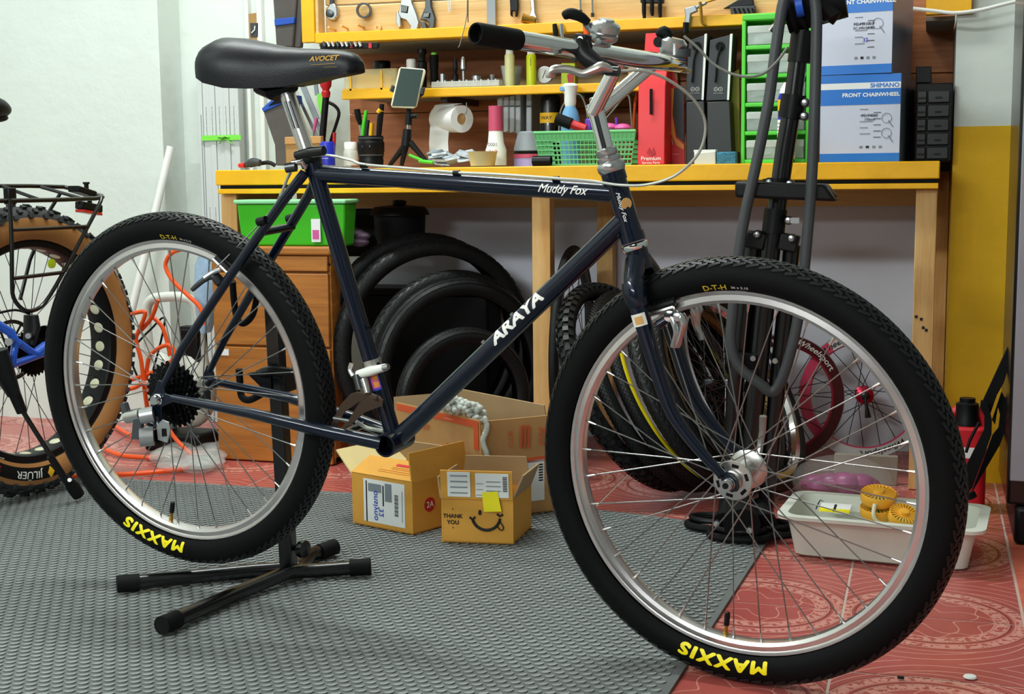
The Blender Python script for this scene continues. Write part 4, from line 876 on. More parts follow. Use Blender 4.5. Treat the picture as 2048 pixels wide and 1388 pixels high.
for k, (lab, tk, ex) in enumerate(kinds):
    c = at(1278 + 40 * k + (-8 if k == 0 else 0), (862 if k == 0 else 854) - 2 * k, 3.30 + .010 * k)
    # wheel axis points to the right, up and slightly to the camera
    a_ = V((math.cos(tilt) * .95, -.22, math.sin(tilt))).normalized(); side = V((0, 1, 0)); side = (side - a_ * side.dot(a_)).normalized(); upv = side.cross(a_)
    m_ = Matrix.Identity(4)
    for i in range(3): m_[i][0] = side[i]; m_[i][1] = a_[i]; m_[i][2] = side.cross(a_)[i] * -1 if False else upv[i]; m_[i][3] = c[i]
    rr, Rk = (.0215, .262) if k == 0 else (.0185, .258)
    zmin = c.z - Rk * math.sqrt(max(0, 1 - a_.z ** 2)) - rr - (.006 if k == 0 else .002)
    if zmin < .012: m_[2][3] += .012 - zmin
    t = thing('leaning_wheel', lab, 'wheel', mat=m_, group='wheels leaning in a slanted row')
    MB().lathe(ringprof(-140, 140, 18, Rk, rr), (0, 0, 0), (0, 1, 0), 72, cap=False).build('tyre', MATS['rubber'], t)
    MB().lathe(ringprof(-136, 136, 10, Rk, rr - .0025), (0, 0, 0), (0, 1, 0), 60, cap=False).build('inner_liner', MATS['black_matte'], t)
    if tk == 4: tag(tread(Rk, rr, [(R(a), (q % 2) * .5, 1) for q, a in enumerate((-62, -32, 0, 32, 62))], 62, .013, .011, .0055, 0).build('knobs', MATS['tyre_tread'], t), kind='stuff')
    if tk == 3: tag(tread(Rk, rr, [(R(a), (q % 2) * .5, 1) for q, a in enumerate((-55, -41, -27, -13, 1, 15, 29, 43))], 140, .008, .0042, .0016, 0).build('tread_blocks', MATS['tyre_tread'], t), kind='stuff')
    if tk == 1: tag(tread(Rk, rr, [(R(a), (q % 2) * .5, (-1) ** q) for q, a in enumerate((-45, -15, 15, 45))], 70, .018, .006, .0012, .35).build('tread_blocks', MATS['tyre_tread'], t), kind='stuff')
    if ex == 'yellow': MB().lathe(ringprof(-62, -112, 6, Rk, rr + .0012) , (0, 0, 0), (0, 1, 0), 72, cap=False).build('yellow_sidewall', MATS['tyre_yellow'], t); MB().lathe(ringprof(62, 112, 6, Rk, rr + .0012), (0, 0, 0), (0, 1, 0), 72, cap=False).build('yellow_sidewall', MATS['tyre_yellow'], t)
    if ex in ('rim', 'tanrim', 'silver'):
        MB().lathe([(.245, -.013), (.230, -.012), (.225, 0), (.230, .012), (.245, .013)], (0, 0, 0), (0, 1, 0), 72, cap=False).build('rim', MATS[{'rim': 'dark_steel', 'tanrim': 'wood_rim', 'silver': 'chrome'}[ex]], t)
        spokes(t, 28, .02, (.03, .03), .225, 'dark_steel', 0, 50)
        MB().lathe([(.008, -.05), (.02, -.032), (.02, -.028), (.010, -.02), (.010, .02), (.02, .028), (.02, .032), (.008, .05)], (0, 0, 0), (0, 1, 0), 14).build('hub', MATS['dark_steel'], t)
# small racing wheels against the wall
M('rim_dark_red', '4a1a20', .35, .2); M('rim_red', 'a3283a', .35, .2); M('rim_pink', 'e0486e', .35); M('rim_white', 'd9dade', .4); M('hub_red', 'b01c3c', .25, .6)
def small_wheel(label, c, yaw, Rk, mt_side, mt_in, lean, txt):
    t = thing('racing_wheel', label, 'wheel', mat=Matrix.Translation(c) @ Matrix.Rotation(yaw, 4, 'Z') @ Matrix.Rotation(lean, 4, 'X'), group='small racing wheels by the wall')
    for s in (-1, 1): MB().lathe([(Rk - .002, .011 * s), (Rk - .030, .0075 * s)], (0, 0, 0), (0, 1, 0), 64, cap=False).build('rim_side', MATS[mt_side], t)
    MB().lathe([(Rk - .030, -.0075), (Rk - .034, 0), (Rk - .030, .0075)], (0, 0, 0), (0, 1, 0), 64, cap=False).build('rim_inside', MATS[mt_in], t)
    MB().lathe([(Rk - .002, .011), (Rk, .0105), (Rk - .007, 0), (Rk, -.0105), (Rk - .002, -.011)], (0, 0, 0), (0, 1, 0), 64, cap=False).build('rim_bed', MATS['grey_plastic'], t)
    for th in txt:
        me = text_mesh('Wheelsport', .022, .03, .25, 'CENTER', 1.2, 1, .003, .15)
        for v in me.vertices:
            k_ = Rk - .0165 + v.co.y; q = th + v.co.x / k_; v.co = (k_ * math.sin(q), -(.0095 + .0015 + (k_ - Rk + .016) * .12) - v.co.z, k_ * math.cos(q))
        put('rim_lettering', me, MATS['white_ink' if mt_side == 'ink' else 'ink'] if mt_side != 'rim_dark_red' else MATS['white_ink'], t)
    spokes(t, 20, .020, (.025, .025), Rk - .033, 'black_plastic', 0, 50)
    MB().lathe([(.010, -.045), (.014, -.044), (.015, -.034), (.024, -.030), (.025, -.022), (.014, -.018), (.014, .018), (.025, .022), (.025, .028), (.010, .04)], (0, 0, 0), (0, 1, 0), 20).build('hub', MATS['hub_red'], t)
    MB().lathe([(.008, -.055), (.011, -.054), (.012, -.046), (.010, -.045)], (0, 0, 0), (0, 1, 0), 14).build('hub_cap', MATS['black_gloss'], t)
    return t
s_w1 = small_wheel('small racing wheel with dark lettered rim, red inside, nearer the work stand', V((at(1560, 800, 3.69).x, 3.69, .182)), R(22), .178, 'rim_dark_red', 'rim_red', R(-2), (R(38), R(-30)))
wl2 = small_wheel('small racing wheel with white and pink lettered rim and red hub', V((at(1728, 810, 3.81).x, 3.81, .182)), R(6), .178, 'rim_white', 'rim_pink', R(-5), (R(-25), R(160)))
rows = []
for rr_, ww_ in ((.1765, .0125), (.1485, .0090)): rows.append([V((rr_ * math.sin(R(q)), -ww_, rr_ * math.cos(R(q)))) for q in range(225, 330, 5)])
MB().grid(rows).build('pink_decal', MATS['rim_pink'], wl2)
MB().tube([(.0, -.05, 0), (.004, -.056, -.03), (.008, -.056, -.058)], [.005, .005, .009], 8).build('quick_release', MATS['black_gloss'], wl2)
# low plank in front of the wheels
pa, pb_ = at(1668, 940, 3.5), at(1795, 960, 3.5)
tag(MB().box(pa.x, pb_.x, 3.50, 3.52, 0, .075).build('loose_board', MATS['ply_grey'], None, .002), 'low grey-brown board lying behind the tray under the wheels', 'board')
# ================================================================ repair stand behind the front wheel
YS = 2.95
wsx = fl(1478, 1052)
ws = thing('repair_stand', 'tall black repair stand with tool tray and folded legs behind the front wheel', 'repair stand', (wsx.x, wsx.y, 0))
def wsp(name, pts, r, mt='black_plastic', n=14, par=None, flat=1): return MB().tube([loc(p, ws) for p in pts], r, n, flat=flat).build(name, MATS[mt], par or ws)
def A(x, y, dY=0): return at(x, y, YS + dY)
wsp('main_pole', [A(1492, 985), A(1541, 500), A(1556, 395)], .0215, 'black_gloss')
wsp('upper_pole', [A(1553, 420), A(1570, 300), A(1584, 215), A(1596, 120)], [.0205, .0205, .0195, .019], 'black_gloss', 18)
wsp('pole_collar', [A(1581, 237), A(1588, 190)], .0265, 'black_plastic', 20)
wsp('pole_collar', [A(1546, 466), A(1552, 418)], .0245, 'black_plastic', 20)
wsp('head_sleeve', [A(1598, 125), A(1606, 62)], .0245, 'black_plastic', 20)
for (x, y) in ((1610, 205), (1608, 232), (1577, 441), (1513, 469), (1583, 477), (1537, 364), (1579, 368)):
    b = A(x, y, -.03); MB().lathe([(.0065, -.01), (.0065, .002), (.0035, .003)], loc(b, ws), (0, -1, 0), 10).build('bolt', MATS['steel'], ws)
    MB().lathe([(.0095, -.03), (.0095, -.002)], loc(b, ws), (0, -1, 0), 12).build('bolt_boss', MATS['black_plastic'], ws)
MB().obox(loc(A(1590, 441, -.03), ws), (.009, 0, 0), (0, .003, 0), (0, 0, .006)).build('clamp_tab', MATS['steel'], ws)
# tray
ty = MB(); c = loc(A(1572, 378), ws)
for p, q in (((-.118, -.018), (.118, .018)),): ty.hexa([V((c.x + x, c.y + y, c.z + z)) for x, y, z in ((-.10, -.07, -.016), (.11, -.07, -.026), (.11, .07, -.026), (-.10, .07, -.016), (-.10, -.07, .018), (.085, -.07, .010), (.085, .07, .010), (-.10, .07, .018))])
ty.build('tool_tray', MATS['black_plastic'], ws, .006)
wsp('tray_horn', [A(1476, 366), A(1500, 372)], [.004, .014], 'black_plastic', 8); wsp('tray_horn', [A(1642, 380), A(1672, 397)], [.016, .006], 'black_plastic', 8); wsp('tray_clamp', [A(1553, 357), A(1553, 376)], .030, 'black_plastic', 16)
# hub and legs
MB().obox(loc(A(1512, 480), ws), (.022, 0, -.004), (0, .02, 0), (.004, 0, .018)).build('leg_bracket', MATS['black_plastic'], ws, .004); MB().obox(loc(A(1578, 485), ws), (.020, 0, -.004), (0, .02, 0), (.004, 0, .018)).build('leg_bracket', MATS['black_plastic'], ws, .004)
for pts in (((1507, 485), (1472, 760), (1452, 1020)), ((1534, 490), (1508, 760), (1484, 1040)), ((1584, 490), (1556, 760), (1530, 1030))): wsp('leg', [A(x, y, .01) for x, y in pts], .0185, 'black_gloss', 12)
wsp('sliding_hub', [A(1494, 735), A(1497, 705)], .032, 'black_plastic', 18)
for (x, y) in ((1481, 716), (1506, 717), (1550, 722)): MB().lathe([(.006, -.01), (.006, .002)], loc(A(x, y, -.035), ws), (0, -1, 0), 10).build('bolt', MATS['steel'], ws)
for (x, y, rx) in ((1430, 1050, .062), (1478, 1070, .064), (1535, 1062, .060)):
    g = fl(x, y, .0165); wsp('foot_ring', arc(g, rx, 0, 2 * math.pi, 22, (1, 0, 0), (0, .62, 0)), .0085, 'black_matte', 8); wsp('foot_ring', arc(g + V((0, 0, .016)), rx * .86, 0, 2 * math.pi, 22, (1, 0, 0), (0, .62, 0)), .006, 'black_plastic', 8)
wsp('foot_block', [fl(1484, 1050, .050), fl(1480, 1000, .08)], [.040, .028], 'black_matte', 12); wsp('foot_block', [fl(1530, 1050, .038), fl(1520, 1010, .06)], [.028, .02], 'black_matte', 12); wsp('foot_block', [fl(1450, 1048, .038), fl(1462, 1010, .06)], [.028, .02], 'black_matte', 12)
for (x, y) in ((1441, 1043), (1506, 1056)): MB().lathe([(.0065, -.012), (.0065, .002)], loc(fl(x, y, .04) + V((0, -.06, .01)), ws), (0, -1, 0), 10).build('bolt', MATS['steel'], ws)
# clamp head
wsp('clamp_barrel', [A(1572, 24), A(1690, -4)], [.046, .040], 'black_matte', 18)
wsp('clamp_ridge', [A(1580, 30), A(1588, 27)], .050, 'black_matte', 18); wsp('clamp_ridge', [A(1596, 24), A(1603, 21)], .050, 'black_matte', 18)
wsp('clamp_jaw', [A(1640, 10, -.02), A(1668, 34, -.02), A(1660, 46, -.02)], [.03, .022, .008], 'black_plastic', 12)
wsp('blue_collar', [A(1592, 12, -.05), A(1606, 9, -.05)], .024, 'blue_plastic', 16)
wsp('clamp_lever', [A(1566, 40, -.05), A(1545, 55, -.05), A(1540, 62, -.05)], .006, 'steel', 8)
# inner tube hung over the stand head
M('inner_tube_rubber', '3d4044', .45)
itp = smooth([at(x, y, 2.875) for x, y in ((1604, -22), (1572, -8), (1560, 40), (1550, 110), (1536, 210), (1512, 330), (1490, 430), (1476, 520), (1466, 620), (1462, 690), (1480, 735), (1520, 768), (1543, 784), (1562, 762), (1585, 690), (1602, 600), (1612, 500), (1622, 380), (1628, 250), (1632, 120), (1633, 30), (1628, -10))], 4)
tag(MB().tube(itp, .0118, 10, closed=True).build('inner_tube', MATS['inner_tube_rubber']), 'dark grey bicycle inner tube looped over the repair stand head', 'inner tube')

# ================================================================ cartons
def carton(name, label, P1, P2, P3, h, mt, wall=.004):
    e1, e2 = V(P1) - V(P2), V(P3) - V(P2)
    e1.z = e2.z = 0
    t = thing(name, label, 'carton', V((P2.x, P2.y, P2.z)))
    t['e'] = 0
    a, b = e1.normalized(), e2.normalized(); l1, l2 = e1.length, e2.length
    def q(s, r, z): return e1 * s + e2 * r + V((0, 0, z))
    def panel(nm, s0, r0, s1, r1, z0, z1, mat):
        p0, p1 = q(s0, r0, 0), q(s1, r1, 0); d = (p1 - p0).normalized(); n = V((-d.y, d.x, 0)) * wall
        ce = q(.5, .5, 0); n = n if n.dot(ce - p0) > 0 else -n
        return MB().hexa([p0 + V((0, 0, z0)), p1 + V((0, 0, z0)), p1 + n + V((0, 0, z0)), p0 + n + V((0, 0, z0)), p0 + V((0, 0, z1)), p1 + V((0, 0, z1)), p1 + n + V((0, 0, z1)), p0 + n + V((0, 0, z1))]).build(nm, MATS[mat], t)
    panel('side_panel', 0, 0, 1, 0, 0, h, mt); panel('side_panel', 0, 0, 0, 1, 0, h, mt); panel('side_panel', 1, 0, 1, 1, 0, h, mt); panel('side_panel', 0, 1, 1, 1, 0, h, mt)
    MB().hexa([q(0, 0, 0), q(1, 0, 0), q(1, 1, 0), q(0, 1, 0), q(0, 0, .003), q(1, 0, .003), q(1, 1, .003), q(0, 1, .003)]).build('bottom_panel', MATS[mt], t)
    def flap(s0, r0, s1, r1, out, rise, mat, nm='flap', cut=.06):
        p0, p1 = q(s0, r0, h), q(s1, r1, h); d = (p1 - p0); n = V((-d.y, d.x, 0)).normalized(); ce = q(.5, .5, h); n = -n if n.dot(ce - p0) > 0 else n
        u = n * out + V((0, 0, rise)); th = u.cross(d).normalized() * .0035
        return MB().hexa([p0, p1, p1 + th, p0 + th, p0 + d * cut + u, p1 - d * cut + u, p1 - d * cut + u + th, p0 + d * cut + u + th]).build(nm, MATS[mat], t)
    n1 = V((a.y, -a.x, 0)); n1 = n1 if n1.dot(e2) < 0 else -n1      # outward normal of the P1-P2 face
    n2 = V((b.y, -b.x, 0)); n2 = n2 if n2.dot(e1) < 0 else -n2
    def face(which, s, z, off=.0012): return (e1 * s if which == 1 else e2 * s) + V((0, 0, z)) + (n1 if which == 1 else n2) * off
    def decal(which, s0, s1, z0, z1, mat, nm='label', off=.0010):
        pts = [face(which, s0, z0, off), face(which, s1, z0, off), face(which, s1, z1, off), face(which, s0, z1, off)]
        nn = (n1 if which == 1 else n2) * -.0008
        return MB().hexa([p + nn for p in pts] + pts).build(nm, MATS[mat], t)
    return t, q, flap, face, decal, a, b, n1, n2
zm = .0075
A1, A2, A3 = fl(706, 1046, zm), fl(826, 1070, zm), fl(908, 1046, zm)
A3 = A2 + (A3 - A2) * 1.35
hA = at(828, 966, A2.y).z - zm
tA, qA, flapA, faceA, decalA, aA, bA, nA1, nA2 = carton('carton', 'open yellowish carton with a round red 2A sticker', A1, A2, A3, hA, 'card_yellow')
flapA(0, 0, 1, 0, -.055, .030, 'card_yellow', cut=.04); flapA(1, 0, 1, 1, .06, .045, 'card_pale', cut=.05); flapA(0, 0, 0, 1, -.008, .065, 'card_yellow', cut=.0); flapA(0, 1, 1, 1, -.01, .05, 'card_in')
decalA(1, .12, .80, hA * .10, hA * .94, 'white_paper')
for k, (s0, s1, z0, z1, mt) in enumerate(((.74, .76, .1, .9, 'ink'), (.46, .48, .45, .85, 'ink'), (.50, .72, .70, .86, 'grey_ink'), (.33, .44, .55, .9, 'grey_ink'), (.155, .165, .2, .8, 'grey_ink'))): decalA(1, s0, s1, hA * z0, hA * z1, mt, 'label_print', .0014)
for k in range(16): decalA(1, .225, .285, hA * (.30 + .026 * k), hA * (.312 + .026 * k + (.006 if k % 3 == 0 else 0)), 'ink', 'barcode_bar', .0014)
lettering('onsiyno', MATS['blue_ink'], tA, faceA(1, .60, hA * .44, .002), V((0, 0, -1)), -aA * -1, .022, 'handwriting', .02); lettering('32', MATS['blue_ink'], tA, faceA(1, .50, hA * .32, .002), V((0, 0, -1)), aA, .020, 'handwriting', .02)
cc = faceA(2, .30, hA * .50, .0)
M('sticker_red', 'b02030', .5)
MB().lathe([(.0165, .0006), (.0165, .0014)], cc, nA2, 28).build('round_sticker', MATS['sticker_red'], tA)
lettering('2A', MATS['white_ink'], tA, faceA(2, .30, hA * .50, .0022), bA, V((0, 0, 1)), .020)
fu = (nA1 * -.055 + V((0, 0, .030))).normalized(); fo_ = fu.cross(aA); fo_ = fo_ if fo_.z > 0 else -fo_
for k, (s0, s1, r0, r1, mt) in enumerate(((.10, .42, .040, .047, 'red_plastic'), (.10, .45, .034, .0355, 'orange_ink2'), (.10, .45, .029, .0305, 'orange_ink2'), (.10, .62, .022, .0232, 'orange_ink2'), (.10, .62, .016, .0172, 'orange_ink2'))):
    M('orange_ink2', 'd98a2c', .6); pts = [qA(s0, 0, hA) + fu * r0, qA(s1, 0, hA) + fu * r0, qA(s1, 0, hA) + fu * r1, qA(s0, 0, hA) + fu * r1]
    MB().hexa([p + fo_ * .0034 for p in pts] + [p + fo_ * .0046 for p in pts]).build('flap_print', MATS[mt], tA)
B1, B2, B3 = fl(884, 1084, zm), fl(1027, 1089, zm), fl(1060, 1058, zm)
B3 = B2 + (B3 - B2) * 1.1
hB = at(1027, 1000, B2.y).z - zm
tB, qB, flapB, faceB, decalB, aB, bB, nB1, nB2 = carton('carton', 'small open carton printed THANK YOU with a smiling face', B1, B2, B3, hB, 'card_yellow')
fB = flapB(0, 0, 1, 0, .006, at(1027, 942, B2.y).z - zm - hB, 'card_yellow', cut=.0); flapB(0, 1, 1, 1, -.004, .066, 'card_in', cut=.06); flapB(0, 0, 0, 1, .022, .052, 'card_in', cut=.05); flapB(1, 0, 1, 1, .008, .045, 'card_in', cut=.05)
lettering('THANK', MATS['ink'], tB, faceB(1, .84, hB * .60, .0018), -aB, V((0, 0, 1)), .0125, bold=.08); lettering('YOU', MATS['ink'], tB, faceB(1, .84, hB * .46, .0018), -aB, V((0, 0, 1)), .0125, bold=.08)
for z in (.76, .34): MB().lathe([(.0013, 0), (.0013, .0008)], faceB(1, .84, hB * z, .001), nB1, 8).build('printed_dot', MATS['ink'], tB)
sm_c = faceB(1, .375, hB * .62, .0016)
MB().tube(arc(sm_c, .0305, R(195), R(352), 20, -aB, (0, 0, 1)), .0032, 6).build('printed_smile', MATS['ink'], tB)
MB().tube([sm_c - aB * x + V((0, 0, z)) for x, z in ((-.036, -.003), (-.030, -.008), (-.024, -.002))], .0026, 6).build('printed_smile', MATS['ink'], tB); MB().tube([sm_c - aB * x + V((0, 0, z)) for x, z in ((.024, .006), (.030, .001), (.037, .005))], .0026, 6).build('printed_smile', MATS['ink'], tB)
MB().tube(smooth([sm_c - aB * x + V((0, 0, z)) for x, z in ((.022, -.019), (.032, -.030), (.038, -.024), (.031, -.012))], 4), .0013, 6).build('printed_tongue', MATS['ink'], tB)
ey = faceB(1, .46, hB * .70, .0014)
MB().prism([(.0035 * math.cos(q_), .0062 * math.sin(q_)) for q_ in [k * math.pi / 6 for k in range(12)]], ey, -aB, (0, 0, 1), nB1 * .0006).build('printed_eye', MATS['ink'], tB)
hF = at(1027, 942, B2.y).z - zm - hB
def fB_dec(s0, s1, z0, z1, mat, nm='label', off=.0055):
    pts = [faceB(1, s, hB + hF * z, off + .006 * z) for s, z in ((s0, z0), (s1, z0), (s1, z1), (s0, z1))]
    return MB().hexa([p - nB1 * .001 for p in pts] + pts).build(nm, MATS[mat], tB)
fB_dec(.58, .90, .08, .95, 'white_paper'); fB_dec(.05, .51, .08, .92, 'white_paper')
for k in range(4): fB_dec(.62, .86, .80 - .2 * k, .84 - .2 * k, 'grey_ink', 'label_print', .0062)
for k in range(3): fB_dec(.16, .36, .62 - .16 * k, .65 - .16 * k, 'grey_ink', 'label_print', .0062); fB_dec(.40, .50, .55 - .2 * k, .57 - .2 * k, 'grey_ink', 'label_print', .0062)
for k in range(9): fB_dec(.07, .13, .30 + .06 * k, .33 + .06 * k, 'ink', 'barcode_bar', .0062)
M('sticky_yellow', 'f0e21a', .5)
stn = faceB(1, .28, hB * .98, .008)
MB().prism([(-.018, -.012), (.020, -.010), (.012, .034), (-.022, .030)], stn - V((0, 0, .012)), -aB, V((0, 0, 1)), nB1 * .0008).build('sticky_note', MATS['sticky_yellow'], tB)
wp = qB(.45, .4, hB)
MB().prism([(-.03, 0), (.028, -.005), (.022, .030), (0, .042), (-.022, .030)], wp + V((0, 0, .002)), -aB, (0, .3, 1), (0, .001, 0)).build('folded_receipt', MATS['white_paper'], tB)
C2 = fl(968, 1040, zm); C1 = fl(792, 985, zm); C3 = fl(1108, 1022, zm)
C1 = C2 + (C1 - C2) * .98
hC = at(976, 922, C2.y).z - zm
tC, qC, flapC, faceC, decalC, aC, bC, nC1, nC2 = carton('carton', 'big open brown carton with orange edge print and bubble wrap inside', C1, C2, C3, hC, 'card')
fCh = at(976, 842, C2.y).z - zm - hC
flapC(0, 0, 1, 0, .0, fCh, 'card', cut=.02); flapC(0, 0, 0, 1, .01, fCh, 'card', cut=.02); flapC(0, 1, 1, 1, -.02, fCh * 1.25, 'card_in', cut=.02); flapC(1, 0, 1, 1, .02, fCh * 1.1, 'card_in', cut=.02)
M('orange_ink', 'd2562c', .6)
def fC(which, s0, s1, z0, z1, mat, nm='printed_band', off=.005):
    pts = [faceC(which, s, hC + fCh * z, off + (.010 * z if which == 2 else 0)) for s, z in ((s0, z0), (s1, z0), (s1, z1), (s0, z1))]; nn = (nC1 if which == 1 else nC2) * -.0008
    return MB().hexa([p + nn for p in pts] + pts).build(nm, MATS[mat], tC)
fC(1, .03, .97, .80, .97, 'orange_ink'); fC(1, .03, .08, .25, .80, 'orange_ink'); decalC(1, .05, .2, hC * .05, hC * .4, 'orange_ink', 'printed_band')
lettering('EXP', MATS['orange_ink'], tC, faceC(1, .62, hC + fCh * .52, .006), -aC, (0, 0, 1), .020); lettering('\u2014\u2014\u2014', MATS['white_ink'], tC, faceC(1, .35, hC + fCh * .885, .006), -aC, (0, 0, 1), .011); lettering('H', MATS['orange_ink'], tC, faceC(1, .35, hC + fCh * .12, .006), -aC, (0, 0, 1), .032, bold=.02)
lettering('CLUB', MATS['orange_ink'], tC, faceC(2, .36, hC + fCh * .5, .012), (0, 0, 1), -bC, .016)
for k in range(3): fC(2, .50 + .05 * k, .525 + .05 * k, .22, .82, 'orange_ink', 'printed_bar', .0062)
lettering('OX', MATS['orange_ink'], tC, faceC(2, .82, hC + fCh * .5, .012), (0, 0, 1), -bC, .030, bold=.01)
decalC(2, .45, .95, hC * .88, hC * .97, 'orange_ink', 'printed_band'); lb = decalC(2, .55, .86, hC * .22, hC * .92, 'white_paper')
for k in range(7): decalC(2, .78, .84, hC * (.55 + .045 * k), hC * (.575 + .045 * k), 'ink', 'barcode_bar', .0014)
# bubble wrap
M('bubble', 'eef3ef', .1, trans=.45, ior=1.2)
bw_ = MB(); random.seed(3)
for k in range(170):
    t_ = random.random(); x = 885 + 86 * t_; y = 806 + 26 * t_ ** 2 + random.uniform(-14, 18); p = at(x, y, C2.y + .06 + random.uniform(-.03, .04)); bw_.ball(p, .0075, .0075, .0065, 8, 5)
for k in range(40):
    t_ = random.random(); p = at(970 + 4 * math.sin(9 * t_), 838 + 85 * t_, C2.y - .012); bw_.ball(p, .0065, .004, .008, 8, 5)
tag(bw_.build('bubble_wrap', MATS['bubble']), 'clear bubble wrap spilling over the corner of the big carton', 'packaging', kind='stuff')

# ================================================================ tray with small fans
tz = 0
tt = thing('plastic_tray', 'shallow off-white plastic tray on the red tiles behind the front wheel', 'tray', (-.072, 2.852, 0), R(-5))
M('tray_white', 'd3d6cc', .5, var=.08, vs=8)
def rrect(hx, hy, r, n=5): return [(sx * (hx - r) + r * math.cos(a0 + k * math.pi / 2 / n), sy * (hy - r) + r * math.sin(a0 + k * math.pi / 2 / n)) for (sx, sy, a0) in ((1, 1, 0), (-1, 1, math.pi / 2), (-1, -1, math.pi), (1, -1, 1.5 * math.pi)) for k in range(n + 1)]
rows = []
for (hx, hy, z, r) in ((.165, .080, .002, .02), (.172, .086, .006, .022), (.188, .104, .088, .03), (.204, .120, .090, .035), (.206, .122, .086, .035), (.206, .122, .093, .035), (.186, .102, .093, .03), (.168, .082, .010, .02), (.16, .075, .008, .02)): rows.append([V((x, y, z)) for x, y in rrect(hx, hy, r)])
b = MB().grid(rows, True); b.add(rows[-1], [tuple(range(len(rows[-1])))]); b.add(rows[0], [tuple(range(len(rows[0])))[::-1]])
b.build('tray_shell', MATS['tray_white'], tt)
M('fan_orange', 'f7b437', .4)
def fan(label, c, ax, r=.034):
    t = thing('mini_fan', label, 'fan', c, 0, 'yellow neck fans')
    ax = V(ax).normalized(); x = ax.cross(V((0, 1, 0))).normalized(); y = ax.cross(x)
    MB().lathe([(r * .9, -.012), (r, -.006), (r, .010), (r * .96, .012), (r * .92, .010), (r * .9, -.008)], (0, 0, 0), ax, 30, ring=True).build('fan_ring', MATS['fan_orange'], t)
    MB().lathe([(r * .34, .008), (r * .34, .013), (r * .28, .018), (r * .1, .0185)], (0, 0, 0), ax, 20).build('fan_cap', MATS['fan_orange'], t)
    for k in range(24):
        q_ = 2 * math.pi * k / 24; d = x * math.cos(q_) + y * math.sin(q_); e = -x * math.sin(q_) + y * math.cos(q_)
        MB().obox(d * r * .65 + ax * .0105, d * r * .32, e * .0013, ax * .0012).build('grille_rib', MATS['fan_orange'], t)
    MB().lathe([(r * .9, -.010), (r * .9, -.008)], (0, 0, 0), ax, 24).build('fan_back', MATS['pale_green'], t)
    return t
zt0 = .012
f1 = at(1757, 994, 2.87); fan('upper yellow neck fan lying face up in the tray', f1, (.05, -.25, 1), .037)
fan('lower yellow neck fan beneath the face-up one', at(1755, 1022, 2.87), (-.02, -.2, 1), .036)
fan('tilted yellow neck fan beside the stacked pair in the tray', at(1806, 1034, 2.825), (.25, -.5, 1), .030)
tag(MB().tube(smooth([at(1750, 1008, 2.832), at(1747, 1030, 2.825), at(1756, 1044, 2.825), at(1775, 1050, 2.83)], 5), .0042, 8).build('fan_neck', MATS['cream'], None), 'cream bent neck joining the yellow fans', 'fan neck')
cd = at(1668, 1024, 2.88)
cdo = thing('printed_card', 'white card with yellow stripe lying in the tray', 'card', cd); cdo.rotation_euler = (R(16), 0, R(-5))
MB().box(-.032, .032, -.004, .036, -.001, .001).build('card_sheet', MATS['white_paper'], cdo); MB().box(-.032, .032, -.004, .012, .001, .0016).build('yellow_stripe', MATS['sticky_yellow'], cdo); MB().box(-.003, .002, 0, .030, .001, .0018).build('black_bar', MATS['ink'], cdo)
tag(MB().tube(smooth([at(1632, 1018, 2.93), at(1642, 1000, 2.93), at(1655, 1020, 2.92)], 5), .0016, 6).build('scrap_wire', MATS['dark_steel']), 'thin bent scrap wire in the tray corner', 'wire')
# purple bags behind the tray
M('bag_purple', '8e2a6a', .35, var=.3, vs=30); M('bag_clear', 'cfd2cc', .12, alpha=.13)
pb = MB(); random.seed(5)
for k in range(16):
    p = at(1625 + 110 * random.random(), 962 + 14 * random.random(), 3.18 + .06 * random.random()); p.z = max(p.z, .03); pb.ball(p, .035, .03, .022, 9, 6)
tag(pb.build('purple_cloths', MATS['bag_purple']), 'bright purple cloths bagged behind the white tray', 'cloths')
bgp = at(1685, 960, 3.22)
tag(MB().ball((bgp.x, 3.22, .066), .12, .085, .064, 16, 10).build('clear_bag', MATS['bag_clear']), 'clear plastic bag around the purple cloths', 'bag')

# ================================================================ right edge things
yc = 3.30
ca = at(1932, 900, yc)
jc = thing('red_canister', 'red plastic canister with black cap by the yellow wall', 'canister', (ca.x, yc, 0))
z1, z2, z3 = at(1932, 800, yc).z, at(1932, 842, yc).z, at(1932, 795, yc).z
MB().prism(rrect(.045, .045, .02), (0, 0, .001), (1, 0, 0), (0, 1, 0), (0, 0, z2 - .01)).build('canister_body', MATS['red_plastic'], jc, .006)
MB().lathe([(.030, z2 - .02), (.030, z2), (.026, z2 + .01), (.026, z1 - .008), (.018, z1 - .004), (.018, z1 + .005)], (0, 0, 0), n=22).build('cap', MATS['black_plastic'], jc)
MB().tube(arc((0, .01, z2 - .01), .040, 0, math.pi, 14), .012, 10).build('carry_handle', MATS['red_plastic'], jc)
lq = at(1928, 900, yc - .05); MB().box(-.02, .03, -.0465, -.045, lq.z - .02, lq.z + .005).build('paper_label', MATS['white_paper'], jc)
yg = 3.12
bg = thing('folded_stand', 'black sheet-metal bike holder leaning beside the red canister', 'bike holder', (at(1970, 985, yg).x, yg, 0))
def gp(pts, Y=yg): return [loc(at(x, y, Y), bg) for x, y in pts]
def plate(name, pts, t, Y, mt='black_matte'):
    p = gp(pts, Y); MB().prism([(v.x, v.z) for v in p], (0, Y - bg.location.y, 0), (1, 0, 0), (0, 0, 1), (0, t, 0)).build(name, MATS[mt], bg, .001)
plate('front_plate', [(1937, 985), (1945, 975), (1983, 870), (1984, 840), (1976, 805), (1962, 800), (1960, 815), (1969, 832), (1968, 860), (1933, 930)], .006, yg - .02)
